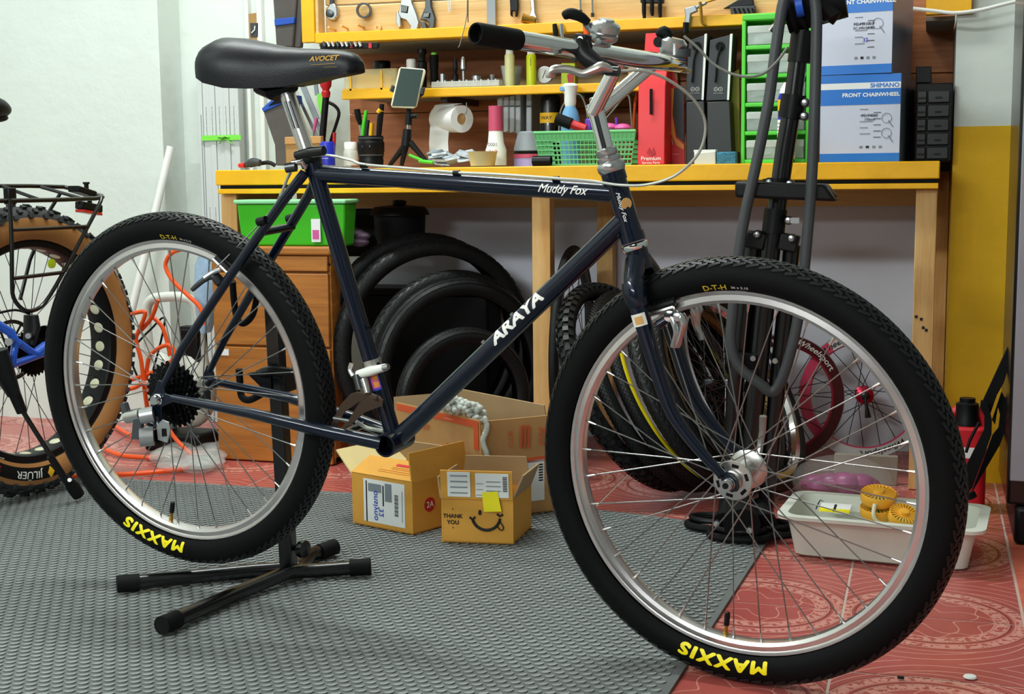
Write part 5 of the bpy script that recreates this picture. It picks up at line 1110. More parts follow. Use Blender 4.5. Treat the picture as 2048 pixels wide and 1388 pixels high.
plate('rear_plate', [(1940, 992), (2000, 890), (2017, 845), (2018, 810), (2003, 783), (1984, 840), (1990, 850), (1996, 815), (2000, 830), (1997, 855), (1985, 870)], .006, yg + .03)
plate('upright_plate', [(1962, 810), (1985, 760), (2015, 695), (2027, 688), (2029, 695), (2008, 765), (1994, 790), (1980, 830)], .012, yg)
MB().tube(gp([(1932, 905), (1940, 880), (1958, 845)]), .0035, 8).build('brace_rod', MATS['black_plastic'], bg)
MB().tube(gp([(1940, 985), (1946, 996)]), .010, 8).build('foot', MATS['black_matte'], bg)
wbp = fl(1940, 1355, .001)
tag(MB().lathe([(.010, 0), (.0105, .001), (.009, .003), (.003, .0035)], wbp, n=18).build('white_button', MATS['white_plastic']), 'small white disc lying on the red tile at the bottom', 'disc')
tag(MB().bar(fl(1795, 1354, .003), fl(1808, 1356, .003), .004, .004).build('black_scrap', MATS['ink']), 'tiny black scrap on the tile near the white disc', 'scrap')
tag(MB().tube(smooth([at(x, y, 3.5) for x, y in ((1826, 17), (1870, 22), (1910, 26), (1960, 20), (2010, 8), (2070, -6))], 5), .0045, 8).build('power_cable', MATS['white_plastic']), 'white cable sagging across the top of the white wall', 'cable')

# ================================================================ left floor clutter
M('machine_white', 'd9dcd4', .4)
mw = thing('tubular_machine', 'white machine with tubular handle half hidden behind the rear wheel', 'machine', (at(370, 860, 3.45).x, 3.45, 0))
def mp_(pts, Y=3.45): return [loc(at(x, y, Y), mw) for x, y in pts]
MB().tube(smooth(mp_([(302, 880), (300, 720), (292, 640), (300, 602), (330, 594), (368, 595), (392, 612), (402, 680), (412, 760)]), 5), .0145, 12).build('tube_handle', MATS['machine_white'], mw)
c = mp_([(385, 815)])[0]
MB().ball((c.x, c.y, .185), .075, .07, .115, 18, 12).build('tank', MATS['machine_white'], mw)
MB().box(c.x - .13, c.x + .055, -.06, .06, .004, .06).build('base', MATS['black_plastic'], mw, .01)
MB().obox(mp_([(388, 690)])[0], (.03, 0, 0), (0, .03, 0), (0, 0, .05)).build('motor_block', MATS['black_plastic'], mw, .006); MB().obox(mp_([(378, 665)])[0], (.02, 0, 0), (0, .02, 0), (0, 0, .02)).build('control_box', MATS['black_plastic'], mw, .004)
MB().ball((c.x - .11, c.y + .02, .16), .06, .05, .13, 14, 10).build('side_tank', MATS['machine_white'], mw)
hz_ = thing('air_hose', 'bright orange air hose looping around the white machine', 'hose', (at(300, 900, 3.35).x, 3.35, 0))
def hose(pts, Y=3.35, r=.0062): MB().tube([loc(p, hz_) for p in smooth([at(x, y, Y) for x, y in pts], 6)], r, 9).build('hose_run', MATS['orange'], hz_)
hose(((374, 497), (345, 505), (331, 530), (345, 560), (375, 590), (400, 615), (408, 650)), 3.36)
hose(((316, 600), (300, 640), (262, 680), (234, 710), (232, 745), (245, 762), (285, 752), (325, 735), (350, 712), (335, 690), (300, 712), (292, 760)), 3.34)
hose(((262, 628), (290, 625), (278, 660), (272, 680), (282, 720), (288, 770), (295, 820)), 3.33); hose(((308, 636), (325, 655), (336, 690), (340, 712)), 3.36); hose(((238, 784), (270, 775), (290, 768), (310, 800), (345, 870), (390, 915)), 3.32)
def hosef(pts, r=.0062): MB().tube([loc(p, hz_) for p in smooth([fl(x, y, .009) for x, y in pts], 6)], r, 9).build('hose_run', MATS['orange'], hz_)
hosef(((205, 895), (240, 910), (300, 915), (350, 908), (395, 905), (405, 915), (380, 935), (330, 942), (260, 948), (160, 952), (75, 965)), .0068); hosef(((212, 838), (250, 865), (290, 880), (340, 900)))
tag(MB().tube(smooth([at(x, y, 3.42) for x, y in ((250, 690), (265, 730), (285, 770), (300, 760), (330, 640), (300, 660), (262, 700))], 5), .0032, 7).build('black_cable', MATS['black_plastic']), 'black cable tangled among the orange hose loops', 'cable')
pbg = MB(); random.seed(9)
for k in range(14):
    g = fl(330 + 130 * random.random(), 905 + 45 * random.random()); pbg.ball((g.x, g.y, .02), .05, .045, .02, 9, 6)
M('bag_film', 'd9dcd8', .1, alpha=.25)
tag(pbg.build('plastic_film', MATS['bag_film']), 'crumpled clear plastic film on the red tiles by the cabinet', 'film', kind='stuff')
M('bag_blue', 'a9c8e6', .3, var=.25, vs=25, alpha=.8)
bag = MB(); rows = []
for k, (y, hw) in enumerate(((505, 10), (530, 24), (560, 28), (600, 26), (640, 18), (665, 8))):
    c = at(412, y, 3.44); s_ = sc(c); rows.append([c + V((hw * s_ * math.cos(2 * math.pi * j / 14) * (1 + .12 * math.sin(5 * j + k)), .025 * math.sin(2 * math.pi * j / 14), 0)) for j in range(14)])
tag(bag.grid(rows, True).build('plastic_bag', MATS['bag_blue']), 'pale blue and white plastic bag hanging left of the cabinet', 'bag')
# white pipe leaning on the pier, long flat boxes strapped with green tape
tag(MB().tube([at(342, 293, 3.80), at(300, 470, 3.76), at(230, 760, 3.70)], .0125, 14).build('white_pipe', MATS['white_plastic']), 'white plastic pipe leaning against the wall pier', 'pipe')
lb_ = [(402, 411, 122), (411, 425, 118), (425, 436, 128), (436, 452, 122), (452, 464, 125), (464, 482, 128)]
M('box_white', 'c9cecd', .6)
for k, (xa, xb, yt) in enumerate(lb_):
    p, q_, zt2 = at(xa, 300, 3.90).x, at(xb, 300, 3.90).x, at(xa, yt, 3.90).z
    t = thing('tube_carton', ('tall thin white carton, %s of the strapped bundle' % ('leftmost', 'second from the left', 'third from the left', 'fourth from the left', 'fifth from the left', 'rightmost')[k]), 'carton', ((p + q_) / 2, 3.91, 0), 0, 'white cartons strapped with green tape')
    hw = (q_ - p) / 2 - .0006
    MB().box(-hw, hw, -.02 + .003 * (k % 2), .02, 0, zt2).build('carton_body', MATS['box_white'], t, .001)
    yy = -.0206 + .003 * (k % 2)
    if k != 0:
        for z0 in (.66, .98): lettering('\u2014 \u2014\u2014 \u2014\u2013\u2014 \u2014\u2014 \u2013', MATS['dark_grey'], t, (0, yy, z0), (0, 0, -1), (1, 0, 0), .011, sx=.9, bold=.06)
    if k in (1, 3): MB().box(-hw * .7, hw * .7, yy - .0004, yy, zt2 - .06, zt2 - .03).build('printed_block', MATS['dark_grey'], t); MB().box(-hw * .7, hw * .7, yy - .0004, yy, zt2 - .025, zt2 - .004).build('printed_block', MATS['dark_grey'], t)
    if k == 0: MB().box(hw * .2, hw * .5, yy - .0004, yy, .5, 1.0).build('printed_line', MATS['grey_ink'], t)
M('tape_green', '7ee04a', .35)
a, b_ = at(404, 275, 3.885), at(482, 275, 3.885)
tp = thing('green_strap', 'bright green tape tied around the bundle of white cartons', 'strap', (a.x, 3.885, a.z))
MB().box(0, b_.x - a.x, -.002, 0, -.010, .006).build('strap_band', MATS['tape_green'], tp); MB().tube([V((.06 + .01 * k, -.006, .004 * math.sin(3 * k))) for k in range(5)], [.004, .008, .010, .008, .004], 8, flat=.4).build('strap_knot', MATS['tape_green'], tp)
for dx in (-.015, .03): MB().bar((.08, -.006, 0), (.08 + dx, -.006, -.022), .001, .008, (0, 1, 0)).build('strap_tail', MATS['tape_green'], tp)
# ================================================================ things on the workbench
def lp(name, label, cat, xc, Y, parts, base=BZ, group=None, n=22):
    """upright round thing: parts = (part name, material, [(photo y, half width in photo px), ...])"""
    o = at(xc, 300, Y); t = thing(name, label, cat, (o.x, Y, base), 0, group); s_ = sc(V((o.x, Y, base)))
    for nm, mt, prof in parts:
        pr = sorted([(hw * s_, max(at(xc, y, Y).z - base, 0.0005)) for y, hw in prof], key=lambda p: p[1]) if False else [(hw * s_, max(at(xc, y, Y).z - base, .0005)) for y, hw in prof]
        MB().lathe(pr, (0, 0, 0), n=n).build(nm, MATS[mt], t)
    return t
def poly(par, name, mt, pts, Y, t=.004, bev=0):
    p = [loc(at(x, y, Y), par) for x, y in pts]; y0 = Y - par.location.y
    return MB().prism([(v.x, v.z) for v in p], (0, y0, 0), (1, 0, 0), (0, 0, 1), (0, t, 0)).build(name, MATS[mt], par, bev)
def tube_at(par, name, mt, pts, Y, r, n=10, k=0, flat=1):
    p = [loc(at(x, y, Y if len(a) == 0 else a[0]), par) for x, y, *a in pts]; return MB().tube(smooth(p, k) if k else p, r, n, flat=flat).build(name, MATS[mt], par)
def anchor(name, label, cat, x, Y, z=BZ, group=None): return thing(name, label, cat, (at(x, 300, Y).x, Y, z), 0, group)
M('bag_grey', '54504e', .8, var=.15, vs=20); M('bag_blue_trim', '1f4fb4', .6); M('paper_brown', 'a5814f', .75, var=.12, vs=15)
t = anchor('clip_light', 'small dark clip light with red lens lying on the bench end', 'bike light', 505, 3.50)
tube_at(t, 'lamp_body', 'dark_grey', [(492, 330), (505, 324), (520, 326)], 3.50, [.008, .012, .010], 12, 3); tube_at(t, 'red_lens', 'red_lens', [(478, 331), (490, 330)], 3.50, [.006, .008], 12); tube_at(t, 'strap', 'black_plastic', [(500, 331), (535, 325), (550, 331)], 3.52, .006, 8, 3)
t = anchor('tool_roll', 'grey fabric pouch with blue rim standing open behind the seat post', 'pouch', 565, 3.72)
poly(t, 'pouch_body', 'bag_grey', [(526, 222), (562, 206), (592, 206), (604, 331), (551, 331), (549, 290)], 3.72, .03, .004); poly(t, 'blue_rim', 'bag_blue_trim', [(523, 217), (550, 193), (592, 190), (594, 207), (562, 208), (526, 224)], 3.715, .04, .002); poly(t, 'pouch_mouth', 'black_matte', [(536, 212), (552, 198), (588, 196), (588, 203), (560, 206)], 3.713, .002)
t = thing('hanging_pouch', 'grey fabric pouch with blue band hanging left of the tool rack', 'pouch', at(570, 90, 3.74))
poly(t, 'pouch_body', 'bag_grey', [(544, -20), (594, -20), (586, 95), (552, 95), (549, 50)], 3.74, .03, .005); poly(t, 'blue_band', 'bag_blue_trim', [(548, 38), (589, 34), (588, 47), (549, 52)], 3.735, .036, .002); poly(t, 'side_strap', 'bag_grey', [(594, -20), (609, -20), (601, 95), (586, 95)], 3.75, .02, .003)
t = thing('wall_panel', 'torn tan card panel with dark cut-out fixed to the white wall', 'panel', at(508, 80, 3.935))
poly(t, 'card', 'paper_brown', [(494, 28), (519, 25), (521, 82), (496, 80)], 3.932, .003); poly(t, 'cutout', 'dark_grey', [(500, 46), (516, 46), (516, 74), (501, 74)], 3.930, .002); tube_at(t, 'hook', 'white_plastic', [(503, 66), (509, 60), (510, 52)], 3.926, .002, 6)
t = anchor('paper_pouch', 'brown folded paper bag behind the seat post on the bench', 'paper bag', 605, 3.56)
poly(t, 'bag_front', 'paper_brown', [(570, 286), (640, 284), (643, 331), (571, 331)], 3.56, .05, .004); poly(t, 'folded_top', 'card', [(569, 274), (641, 272), (642, 287), (569, 289)], 3.555, .02, .002)
t = anchor('strap_bundle', 'grey webbing straps and flat bars leaning behind the seat post', 'straps', 620, 3.80)
for (a, b_, w_, mt) in (((597, 150), (634, 240), 13, 'grey_plastic'), ((588, 175), (640, 285), 7, 'alu'), ((632, 240), (662, 318), 8, 'grey_plastic'), ((628, 140), (634, 190), 9, 'grey_ink')):
    p, q_ = loc(at(*a, 3.80), t), loc(at(*b_, 3.79), t); MB().bar(p, q_, w_ * .00138, .004, (0, 1, 0)).build('strap', MATS[mt], t)
t = anchor('ratchet_driver', 'red-handled driver standing upright beside the seat post', 'screwdriver', 655, 3.72)
s_ = .00139
p = lambda y: at(655, y, 3.72).z - BZ
MB().lathe([(8 * s_, p(195)), (10 * s_, p(185)), (7 * s_, p(180)), (12 * s_, p(172)), (13 * s_, p(160)), (10 * s_, p(153)), (6 * s_, p(150))], n=18).build('grip', MATS['red_plastic'], t)
tube_at(t, 'shaft', 'black_plastic', [(652, 193), (646, 262), (640, 330)], 3.72, .010, 12); MB().lathe([(.009, p(154)), (.006, p(149))], n=14).build('end_cap', MATS['chrome'], t)
t = anchor('lime_tag', 'lime green tag hanging behind the red-handled driver', 'tag', 642, 3.76)
poly(t, 'tag_sheet', 'tape_green', [(634, 188), (646, 186), (650, 215), (640, 228), (634, 200)], 3.76, .003)
t = anchor('bent_lever', 'black bent lever tool leaning on the backboard', 'lever', 672, 3.78)
tube_at(t, 'lever_bar', 'black_plastic', [(655, 204), (670, 212), (678, 226), (672, 250), (660, 288), (656, 331)], 3.78, .0052, 8, 3)
t = anchor('red_marker', 'thin red marker standing beside the bent lever', 'marker', 668, 3.7)
tube_at(t, 'marker_barrel', 'red_plastic', [(666, 331), (669, 265)], 3.7, .005, 10)
t = anchor('pink_pick', 'pink handled pick between the straps and lever', 'pick', 632, 3.76); tube_at(t, 'pick_handle', 'sticker_pink', [(628, 262), (633, 236)], 3.76, .005, 8); tube_at(t, 'pick_shaft', 'steel', [(633, 236), (628, 262), (622, 331)], 3.765, .0025, 6)
M('can_blue', '1c2aa8', .35)
t = lp('blue_can', 'blue spray can with white lettering behind the seat cluster', 'can', 655, 3.50, [('can_body', 'can_blue', [(331, 15), (288, 15), (283, 12)])]); lettering('\u2014\u2014', MATS['white_ink'], t, (0, -.0215, .03), (1, 0, 0), (0, 0, 1), .012)
lp('lotion_bottle', 'clear bottle with white flip cap beside the black lens mug', 'bottle', 701, 3.55, [('bottle_body', 'clear_frost', [(331, 14), (310, 15), (303, 14), (299, 12)]), ('flip_cap', 'white_plastic', [(299, 12.5), (286, 12.5), (284, 11)])])
t = lp('lens_mug', 'black mug shaped like a camera lens holding tools', 'mug', 742, 3.58, [('mug_body', 'black_plastic', [(331, 24), (320, 25), (318, 24), (305, 26), (303, 27), (285, 27), (283, 25), (272, 25), (272, 22), (280, 22)])])
for y in (312, 296, 278): MB().lathe([(.0375, at(742, y, 3.58).z - BZ), (.0375, at(742, y - 3, 3.58).z - BZ)], n=24).build('focus_ring', MATS['dark_grey'], t)
lettering('14  16  20', MATS['white_ink'], t, (0, -.0365, .062), (1, 0, 0), (0, 0, 1), .006)
def tool(name, label, cat, segs, Y=3.58, grp=None, base=None):
    x, y = segs[0][2][0][:2]; t = thing(name, label, cat, at(x, y, Y) if base is None else base, 0, grp)
    for nm, mt, pts, r in segs: tube_at(t, nm, mt, pts, Y, r, 10, 3 if len(pts) > 2 else 0, .7)
    return t
tool('paint_brush', 'black bristled brush standing in the lens mug', 'brush', [('handle', 'steel', [(724, 275), (720, 248)], .006), ('bristles', 'black_matte', [(721, 250), (717, 235), (714, 219)], [.007, .012, .012])])
tool('green_pliers', 'green-handled pliers standing in the lens mug', 'pliers', [('handle', 'green_plastic', [(726, 275), (728, 250), (733, 221)], [.008, .009, .007]), ('jaw', 'dark_steel', [(732, 272), (736, 240)], .007)])
tool('yellow_cutter', 'yellow-handled cutter standing in the lens mug', 'cutter', [('handle', 'amber', [(742, 276), (743, 258), (744, 246)], .0085), ('blade', 'steel', [(738, 274), (741, 246)], .004)])
tool('utility_knife', 'black utility knife with yellow band, tallest in the lens mug', 'knife', [('handle', 'black_plastic', [(757, 276), (760, 240), (764, 208)], [.010, .012, .009]), ('yellow_band', 'amber', [(758, 226), (763, 219)], .0125)])
# phone on a mini tripod
t = anchor('phone_tripod', 'black mini tripod with folded legs holding up the phone', 'tripod', 815, 3.53)
tube_at(t, 'ball_head', 'black_plastic', [(817, 250), (818, 226)], 3.53, .010, 12); MB().lathe([(.007, -.012), (.007, .012)], loc(at(826, 232, 3.53), t), (1, 0, 0), 12).build('head_knob', MATS['black_plastic'], t)
tube_at(t, 'neck', 'chrome', [(817, 262), (817, 248)], 3.53, .005, 10); tube_at(t, 'grip', 'black_plastic', [(812, 292), (815, 258)], 3.53, [.014, .012], 12)
for a, b_ in (((812, 288), (779, 331)), ((812, 290), (803, 331)), ((820, 285), (852, 322))): tube_at(t, 'leg', 'black_plastic', [a, b_], 3.53, [.010, .006], 8)
tube_at(t, 'phone_clamp', 'dark_grey', [(783, 183), (788, 172)], 3.525, .007, 8); tube_at(t, 'phone_clamp', 'dark_grey', [(843, 188), (846, 176)], 3.525, .007, 8); tube_at(t, 'clamp_arm', 'black_plastic', [(818, 226), (817, 205), (845, 185)], 3.545, .008, 8)
M('phone_glass', '3c4a48', .12, coat=.5)
t = thing('smartphone', 'smartphone in a pale speckled case mounted on the mini tripod', 'phone', at(815, 215, 3.52))
poly(t, 'phone_case', 'cream', [(801, 134), (848, 138), (850, 144), (832, 213), (826, 217), (783, 215), (781, 209), (797, 138)], 3.521, .010, .003); poly(t, 'screen', 'phone_glass', [(801.5, 136), (846, 139.5), (831, 213), (784, 212)], 3.519, .003)
# paper roll
t = thing('paper_roll', 'white paper towel roll hung from a wire under the shelf', 'paper roll', at(905, 240, 3.66))
c1_, c2_ = loc(at(924, 238, 3.63), t), loc(at(880, 238, 3.70), t); d = (c2_ - c1_)
MB().lathe([(.016, 0), (.038, 0), (.038, d.length), (.016, d.length)], c1_, d, 28, ring=True).build('roll', MATS['white_paper'], t); MB().lathe([(.0155, .004), (.0155, .08)], c1_, d, 18).build('core', MATS['card'], t)
rows = []
for (x, y) in ((888, 207), (870, 210), (862, 225), (860, 255), (858, 285), (859, 305)): rows.append([loc(at(x, y, 3.66), t), loc(at(x + 38, y, 3.645), t)])
MB().grid(rows).build('hanging_sheet', MATS['white_paper'], t); tube_at(t, 'hanging_wire', 'steel', [(933, 205), (934, 222), (925, 238)], 3.62, .0016, 6)
t = anchor('small_pliers', 'green-handled pliers lying flat on the bench front', 'pliers', 845, 3.47); tube_at(t, 'handle', 'green_plastic', [(838, 322), (866, 325)], 3.475, .005, 8); tube_at(t, 'handle', 'green_plastic', [(818, 310), (845, 321)], 3.475, .004, 8)
bgm = MB(); random.seed(11)
M('bag_silver', 'b9c4ce', .25, .1, var=.4, vs=45)
for k in range(22): p = at(868 + 66 * random.random(), 327 - 22 * random.random(), 3.53 + .05 * random.random()); bgm.obox(p, V((.02, .004, random.uniform(-.01, .01))), V((0, .012, random.uniform(-.006, .006))), V((random.uniform(-.004, .004), 0, .003)))
tag(bgm.build('parts_bags', MATS['bag_silver']), 'heap of small silvery plastic parts bags on the bench', 'parts bags', kind='stuff')
lp('paper_cup', 'pale yellow plastic cup standing at the bench edge', 'cup', 965, 3.475, [('cup', 'card_pale', [(332, 24), (306, 29), (303, 31), (303, 28), (326, 22)])])
M('label_pink', 'c24a6a', .5)
t = lp('chemical_bottle', 'white bottle with pink cap and upside-down lettering', 'bottle', 992, 3.58, [('bottle_body', 'white_plastic', [(331, 21), (300, 21), (285, 16), (262, 14)]), ('pink_cap', 'label_pink', [(262, 14.5), (244, 14.5), (244, 14), (212, 14)])])
lettering('1000', MATS['ink'], t, (0, -.0305, .062), (-1, 0, 0), (0, 0, -1), .014); lettering('CYL.', MATS['label_pink'], t, (0, -.0315, .042), (-1, 0, 0), (0, 0, -1), .014)
M('case_grey', 'b6bcc2', .4)
for k in range(5):
    t = thing('parts_case', 'grey flat parts case hung in a row on the backboard, %s from the left' % ('first', 'second', 'third', 'fourth', 'last')[k], 'case', at(998 + 13 * k, 262, 3.68), 0, 'grey parts cases')
    x0 = 994 + 12 * k + (10 if k == 4 else 0); poly(t, 'case_body', 'case_grey', [(x0, 196 - 2 * k), (x0 + 11, 194 - 2 * k), (x0 + 11, 262 + k), (x0, 264 + k)], 3.67 + .006 * k, .10, .003); poly(t, 'case_seam', 'dark_grey', [(x0 + 1, 212), (x0 + 10, 211), (x0 + 10, 213), (x0 + 1, 214)], 3.668 + .006 * k, .003)
lp('steel_tumbler', 'grey tapered tumbler standing on the lilac tin', 'tumbler', 1058, 3.66, [('tumbler_body', 'grey_plastic', [(302, 31), (296, 30), (270, 24), (266, 24), (263, 21)]), ('black_base', 'black_plastic', [(307, 30), (301, 31)])], base=at(1058, 307, 3.66).z)
M('lilac', 'a79ad0', .5)
lp('lilac_tin', 'lilac tin with a red-brown lid under the tumbler', 'tin', 1058, 3.66, [('tin_body', 'lilac', [(334, 30), (316, 30)]), ('tin_lid', 'label_pink', [(316, 31), (310, 31), (308.5, 29)])])
t = anchor('black_tube', 'short black tube lying beside the green basket', 'tube', 1082, 3.455); MB().lathe([(.011, 0), (.0135, 0), (.0135, .05), (.011, .05)], loc(at(1066, 322, 3.455), t), (1, 0, 0), 18, ring=True).build('tube_sleeve', MATS['black_plastic'], t)
t = lp('spray_can', 'tall black spray can with yellow label behind the green basket', 'spray can', 1101, 3.675, [('can_body', 'black_gloss', [(331, 21), (196, 21), (192, 19), (190, 15)])]); MB().lathe([(.0295, at(1100, 246, 3.66).z - BZ), (.0295, at(1100, 226, 3.675).z - BZ)], n=22).build('yellow_label', MATS['amber'], t); lettering('WAY', MATS['ink'], t, (-.004, -.030, at(1100, 236, 3.66).z - BZ), (1, 0, 0), (0, 0, 1), .014)
M('spray_blue', '7ab2e0', .2, alpha=.75)
t = lp('spray_bottle', 'translucent blue spray bottle with white trigger head', 'spray bottle', 1141, 3.565, [('bottle_body', 'spray_blue', [(331, 19), (240, 19), (225, 16), (212, 10)]), ('trigger_head', 'white_plastic', [(214, 10), (205, 12), (190, 12), (172, 16), (167, 12)])], BZ + .004); MB().obox((-.012, -.006, at(1130, 178, 3.565).z - BZ - .004), (.014, 0, 0), (0, .01, 0), (0, 0, .006)).build('blue_nozzle', MATS['spray_blue'], t, .002)
# green basket
gb2 = anchor('plastic_basket', 'light green lattice plastic basket full of bits on the bench', 'basket', 1176, 3.56)
M('basket_green', '6fc47e', .4)
x0, x1 = at(1082, 330, 3.48).x - gb2.location.x, at(1262, 330, 3.48).x - gb2.location.x; hgt = at(1176, 264, 3.48).z - BZ; fl_ = .014
def bk(s, z, y): return V((x0 + (x1 - x0) * s + (2 * s - 1) * fl_ * z / hgt, y - .08 - (0 if y > .05 else 1) * fl_ * z / hgt + (fl_ * z / hgt if y > .05 else 0), z))
bsk = MB()
for (yy) in (0., .14):
    for k in range(25): bsk.bar(bk(k / 24, .002, yy), bk(k / 24, hgt, yy), .0022, .0022, (0, 1, 0))
    for k in range(6): bsk.bar(bk(0, .004 + (hgt * .72) * k / 5, yy), bk(1, .004 + (hgt * .72) * k / 5, yy), .0026, .0026, (0, 1, 0))
for s in (0., 1.):
    for k in range(15): bsk.bar(bk(s, .002, 0).lerp(bk(s, .002, .14), k / 14), bk(s, hgt, 0).lerp(bk(s, hgt, .14), k / 14), .0022, .0022, (1, 0, 0))
    for k in range(6): bsk.bar(bk(s, .004 + hgt * .72 * k / 5, 0), bk(s, .004 + hgt * .72 * k / 5, .14), .0022, .0022, (1, 0, 0))
tag(bsk.build('lattice', MATS['basket_green'], gb2), kind='stuff')
bd = MB()
for yy in (0., .14): bd.hexa([bk(0, hgt * .74, yy), bk(1, hgt * .74, yy), bk(1, hgt * .74, yy) + V((0, .002, 0)), bk(0, hgt * .74, yy) + V((0, .002, 0)), bk(0, hgt, yy), bk(1, hgt, yy), bk(1, hgt, yy) + V((0, .002, 0)), bk(0, hgt, yy) + V((0, .002, 0))])
for s in (0., 1.): bd.hexa([bk(s, hgt * .74, 0), bk(s, hgt * .74, .14), bk(s, hgt * .74, .14) + V((.002, 0, 0)), bk(s, hgt * .74, 0) + V((.002, 0, 0)), bk(s, hgt, 0), bk(s, hgt, .14), bk(s, hgt, .14) + V((.002, 0, 0)), bk(s, hgt, 0) + V((.002, 0, 0))])
bd.build('upper_band', MATS['basket_green'], gb2)
MB().tube([bk(0, hgt, 0), bk(1, hgt, 0), bk(1, hgt, .14), bk(0, hgt, .14)], .0042, 8, closed=True).build('rim', MATS['basket_green'], gb2)
MB().hexa([bk(0, 0, 0), bk(1, 0, 0), bk(1, 0, .14), bk(0, 0, .14), bk(0, .003, 0), bk(1, .003, 0), bk(1, .003, .14), bk(0, .003, .14)]).build('base', MATS['basket_green'], gb2)
t = thing('bar_grip', 'black and red handlebar grip resting on the green basket', 'grip', at(1140, 255, 3.52)); tube_at(t, 'grip_sleeve', 'black_matte', [(1113, 237), (1142, 248)], 3.50, .0155, 14); tube_at(t, 'red_sleeve', 'red_plastic', [(1142, 248), (1172, 258)], 3.505, .012, 14)
M('purple_plastic', '6a3ab0', .4)
for k, (x, y, c, lab) in enumerate(((1180, 248, 'purple_plastic', 'purple cap in the basket left of the steel post'), (1232, 240, 'purple_plastic', 'slim purple bottle sticking out of the basket'), (1218, 255, 'sticker_pink', 'pink pouch in the basket right of the steel post'), (1245, 256, 'sticker_pink', 'pink wrapper at the right end of the basket'))):
    p = at(x, y, 3.55); b = MB()
    if k == 1: b.tube([at(1233, 262, 3.55), at(1233, 235, 3.55)], .004, 8)
    elif k == 0: b.lathe([(.014, -.02), (.014, .01), (.010, .014)], p, n=12)
    else: b.ball(p, .024, .02, .012, 10, 6)
    tag(b.build(('purple_stopper', 'purple_bottle', 'pink_pouch', 'pink_wrapper')[k], MATS[c]), lab, ('cap', 'bottle', 'pouch', 'wrapper')[k])
for k, (pts, lab) in enumerate(((((1118, 262), (1122, 220), (1140, 195), (1160, 190), (1172, 215), (1176, 250)), 'grey cable looping up from the basket behind the spray bottle'), (((1190, 262), (1225, 222), (1255, 190), (1262, 230), (1264, 262)), 'grey cable arching from the basket beside the red dispenser'))):
    tag(MB().tube(smooth([at(x, y, 3.6) for x, y in pts], 5), .0024, 7).build('spare_cable', MATS['cable_grey']), lab, 'cable')
tag(MB().tube([at(1262, 325, 3.68), at(1270, 205, 3.68), at(1275, 180, 3.68)], .004, 8).build('orange_packet', MATS['orange']), 'narrow orange packet beside the red dispenser', 'packet')
# red dispenser
rdx = anchor('red_dispenser', 'tall red cardboard dispenser with flame print and white lettering', 'dispenser', 1302, 3.50)
fx0, fx1 = at(1275, 330, 3.47).x, at(1329, 330, 3.47).x; zA, zB_ = at(1300, 150, 3.47).z - BZ, at(1310, 70, 3.62).z - BZ
X0, X1 = fx0 - rdx.location.x, fx1 - rdx.location.x
M('red_card', 'd8222a', .45)
MB().prism([(-.03, .0005), (.085, .0005), (.085, zB_), (.070, zB_), (.045, zA + .03), (.0, zA + .01), (-.02, zA - .03)], (X0, 0, 0), (0, 1, 0), (0, 0, 1), (X1 - X0, 0, 0)).build('dispenser_body', MATS['red_card'], rdx, .002)
MB().box((X0 + X1) / 2 - .004, (X0 + X1) / 2 + .004, -.0305, -.029, zA - .10, zA - .035).build('pull_slot', MATS['black_matte'], rdx)
lettering('Premium', MATS['white_ink'], rdx, ((X0 + X1) / 2, -.0308, .016), (1, 0, 0), (0, 0, 1), .0145, bold=.03); lettering('Service Parts', MATS['white_ink'], rdx, ((X0 + X1) / 2, -.0308, .005), (1, 0, 0), (0, 0, 1), .0090, bold=.01)
MB().prism([(-.012, .03), (-.004, .045), (0, .03), (.006, .045), (.012, .028), (.002, .022)], ((X0 + X1) / 2, -.0305, 0), (1, 0, 0), (0, 0, 1), (0, -.0006, 0)).build('printed_mark', MATS['sticker_red'], rdx)
M('flame', 'd9822c', .5)
poly(rdx, 'side_flame', 'flame', [(1330, 205), (1338, 172), (1348, 178), (1345, 230), (1352, 275), (1368, 290), (1368, 300), (1352, 290), (1340, 262)], 3.565, .003); poly(rdx, 'side_window', 'dark_grey', [(1346, 178), (1368, 170), (1368, 286), (1354, 272), (1347, 228)], 3.57, .003); poly(rdx, 'side_wing', 'red_card', [(1329, 150), (1345, 140), (1369, 200), (1369, 331), (1329, 331)], 3.575, .004)
lettering('\u2014\u2014', MATS['white_ink'], rdx, loc(at(1352, 308, 3.573), rdx), (1, 0, 0), (0, 0, 1), .009); tube_at(rdx, 'dragon_print', 'white_ink', [(1328, 329), (1333, 308), (1338, 292), (1334, 278), (1342, 272), (1346, 290)], 3.572, .0016, 5, 3, .4)
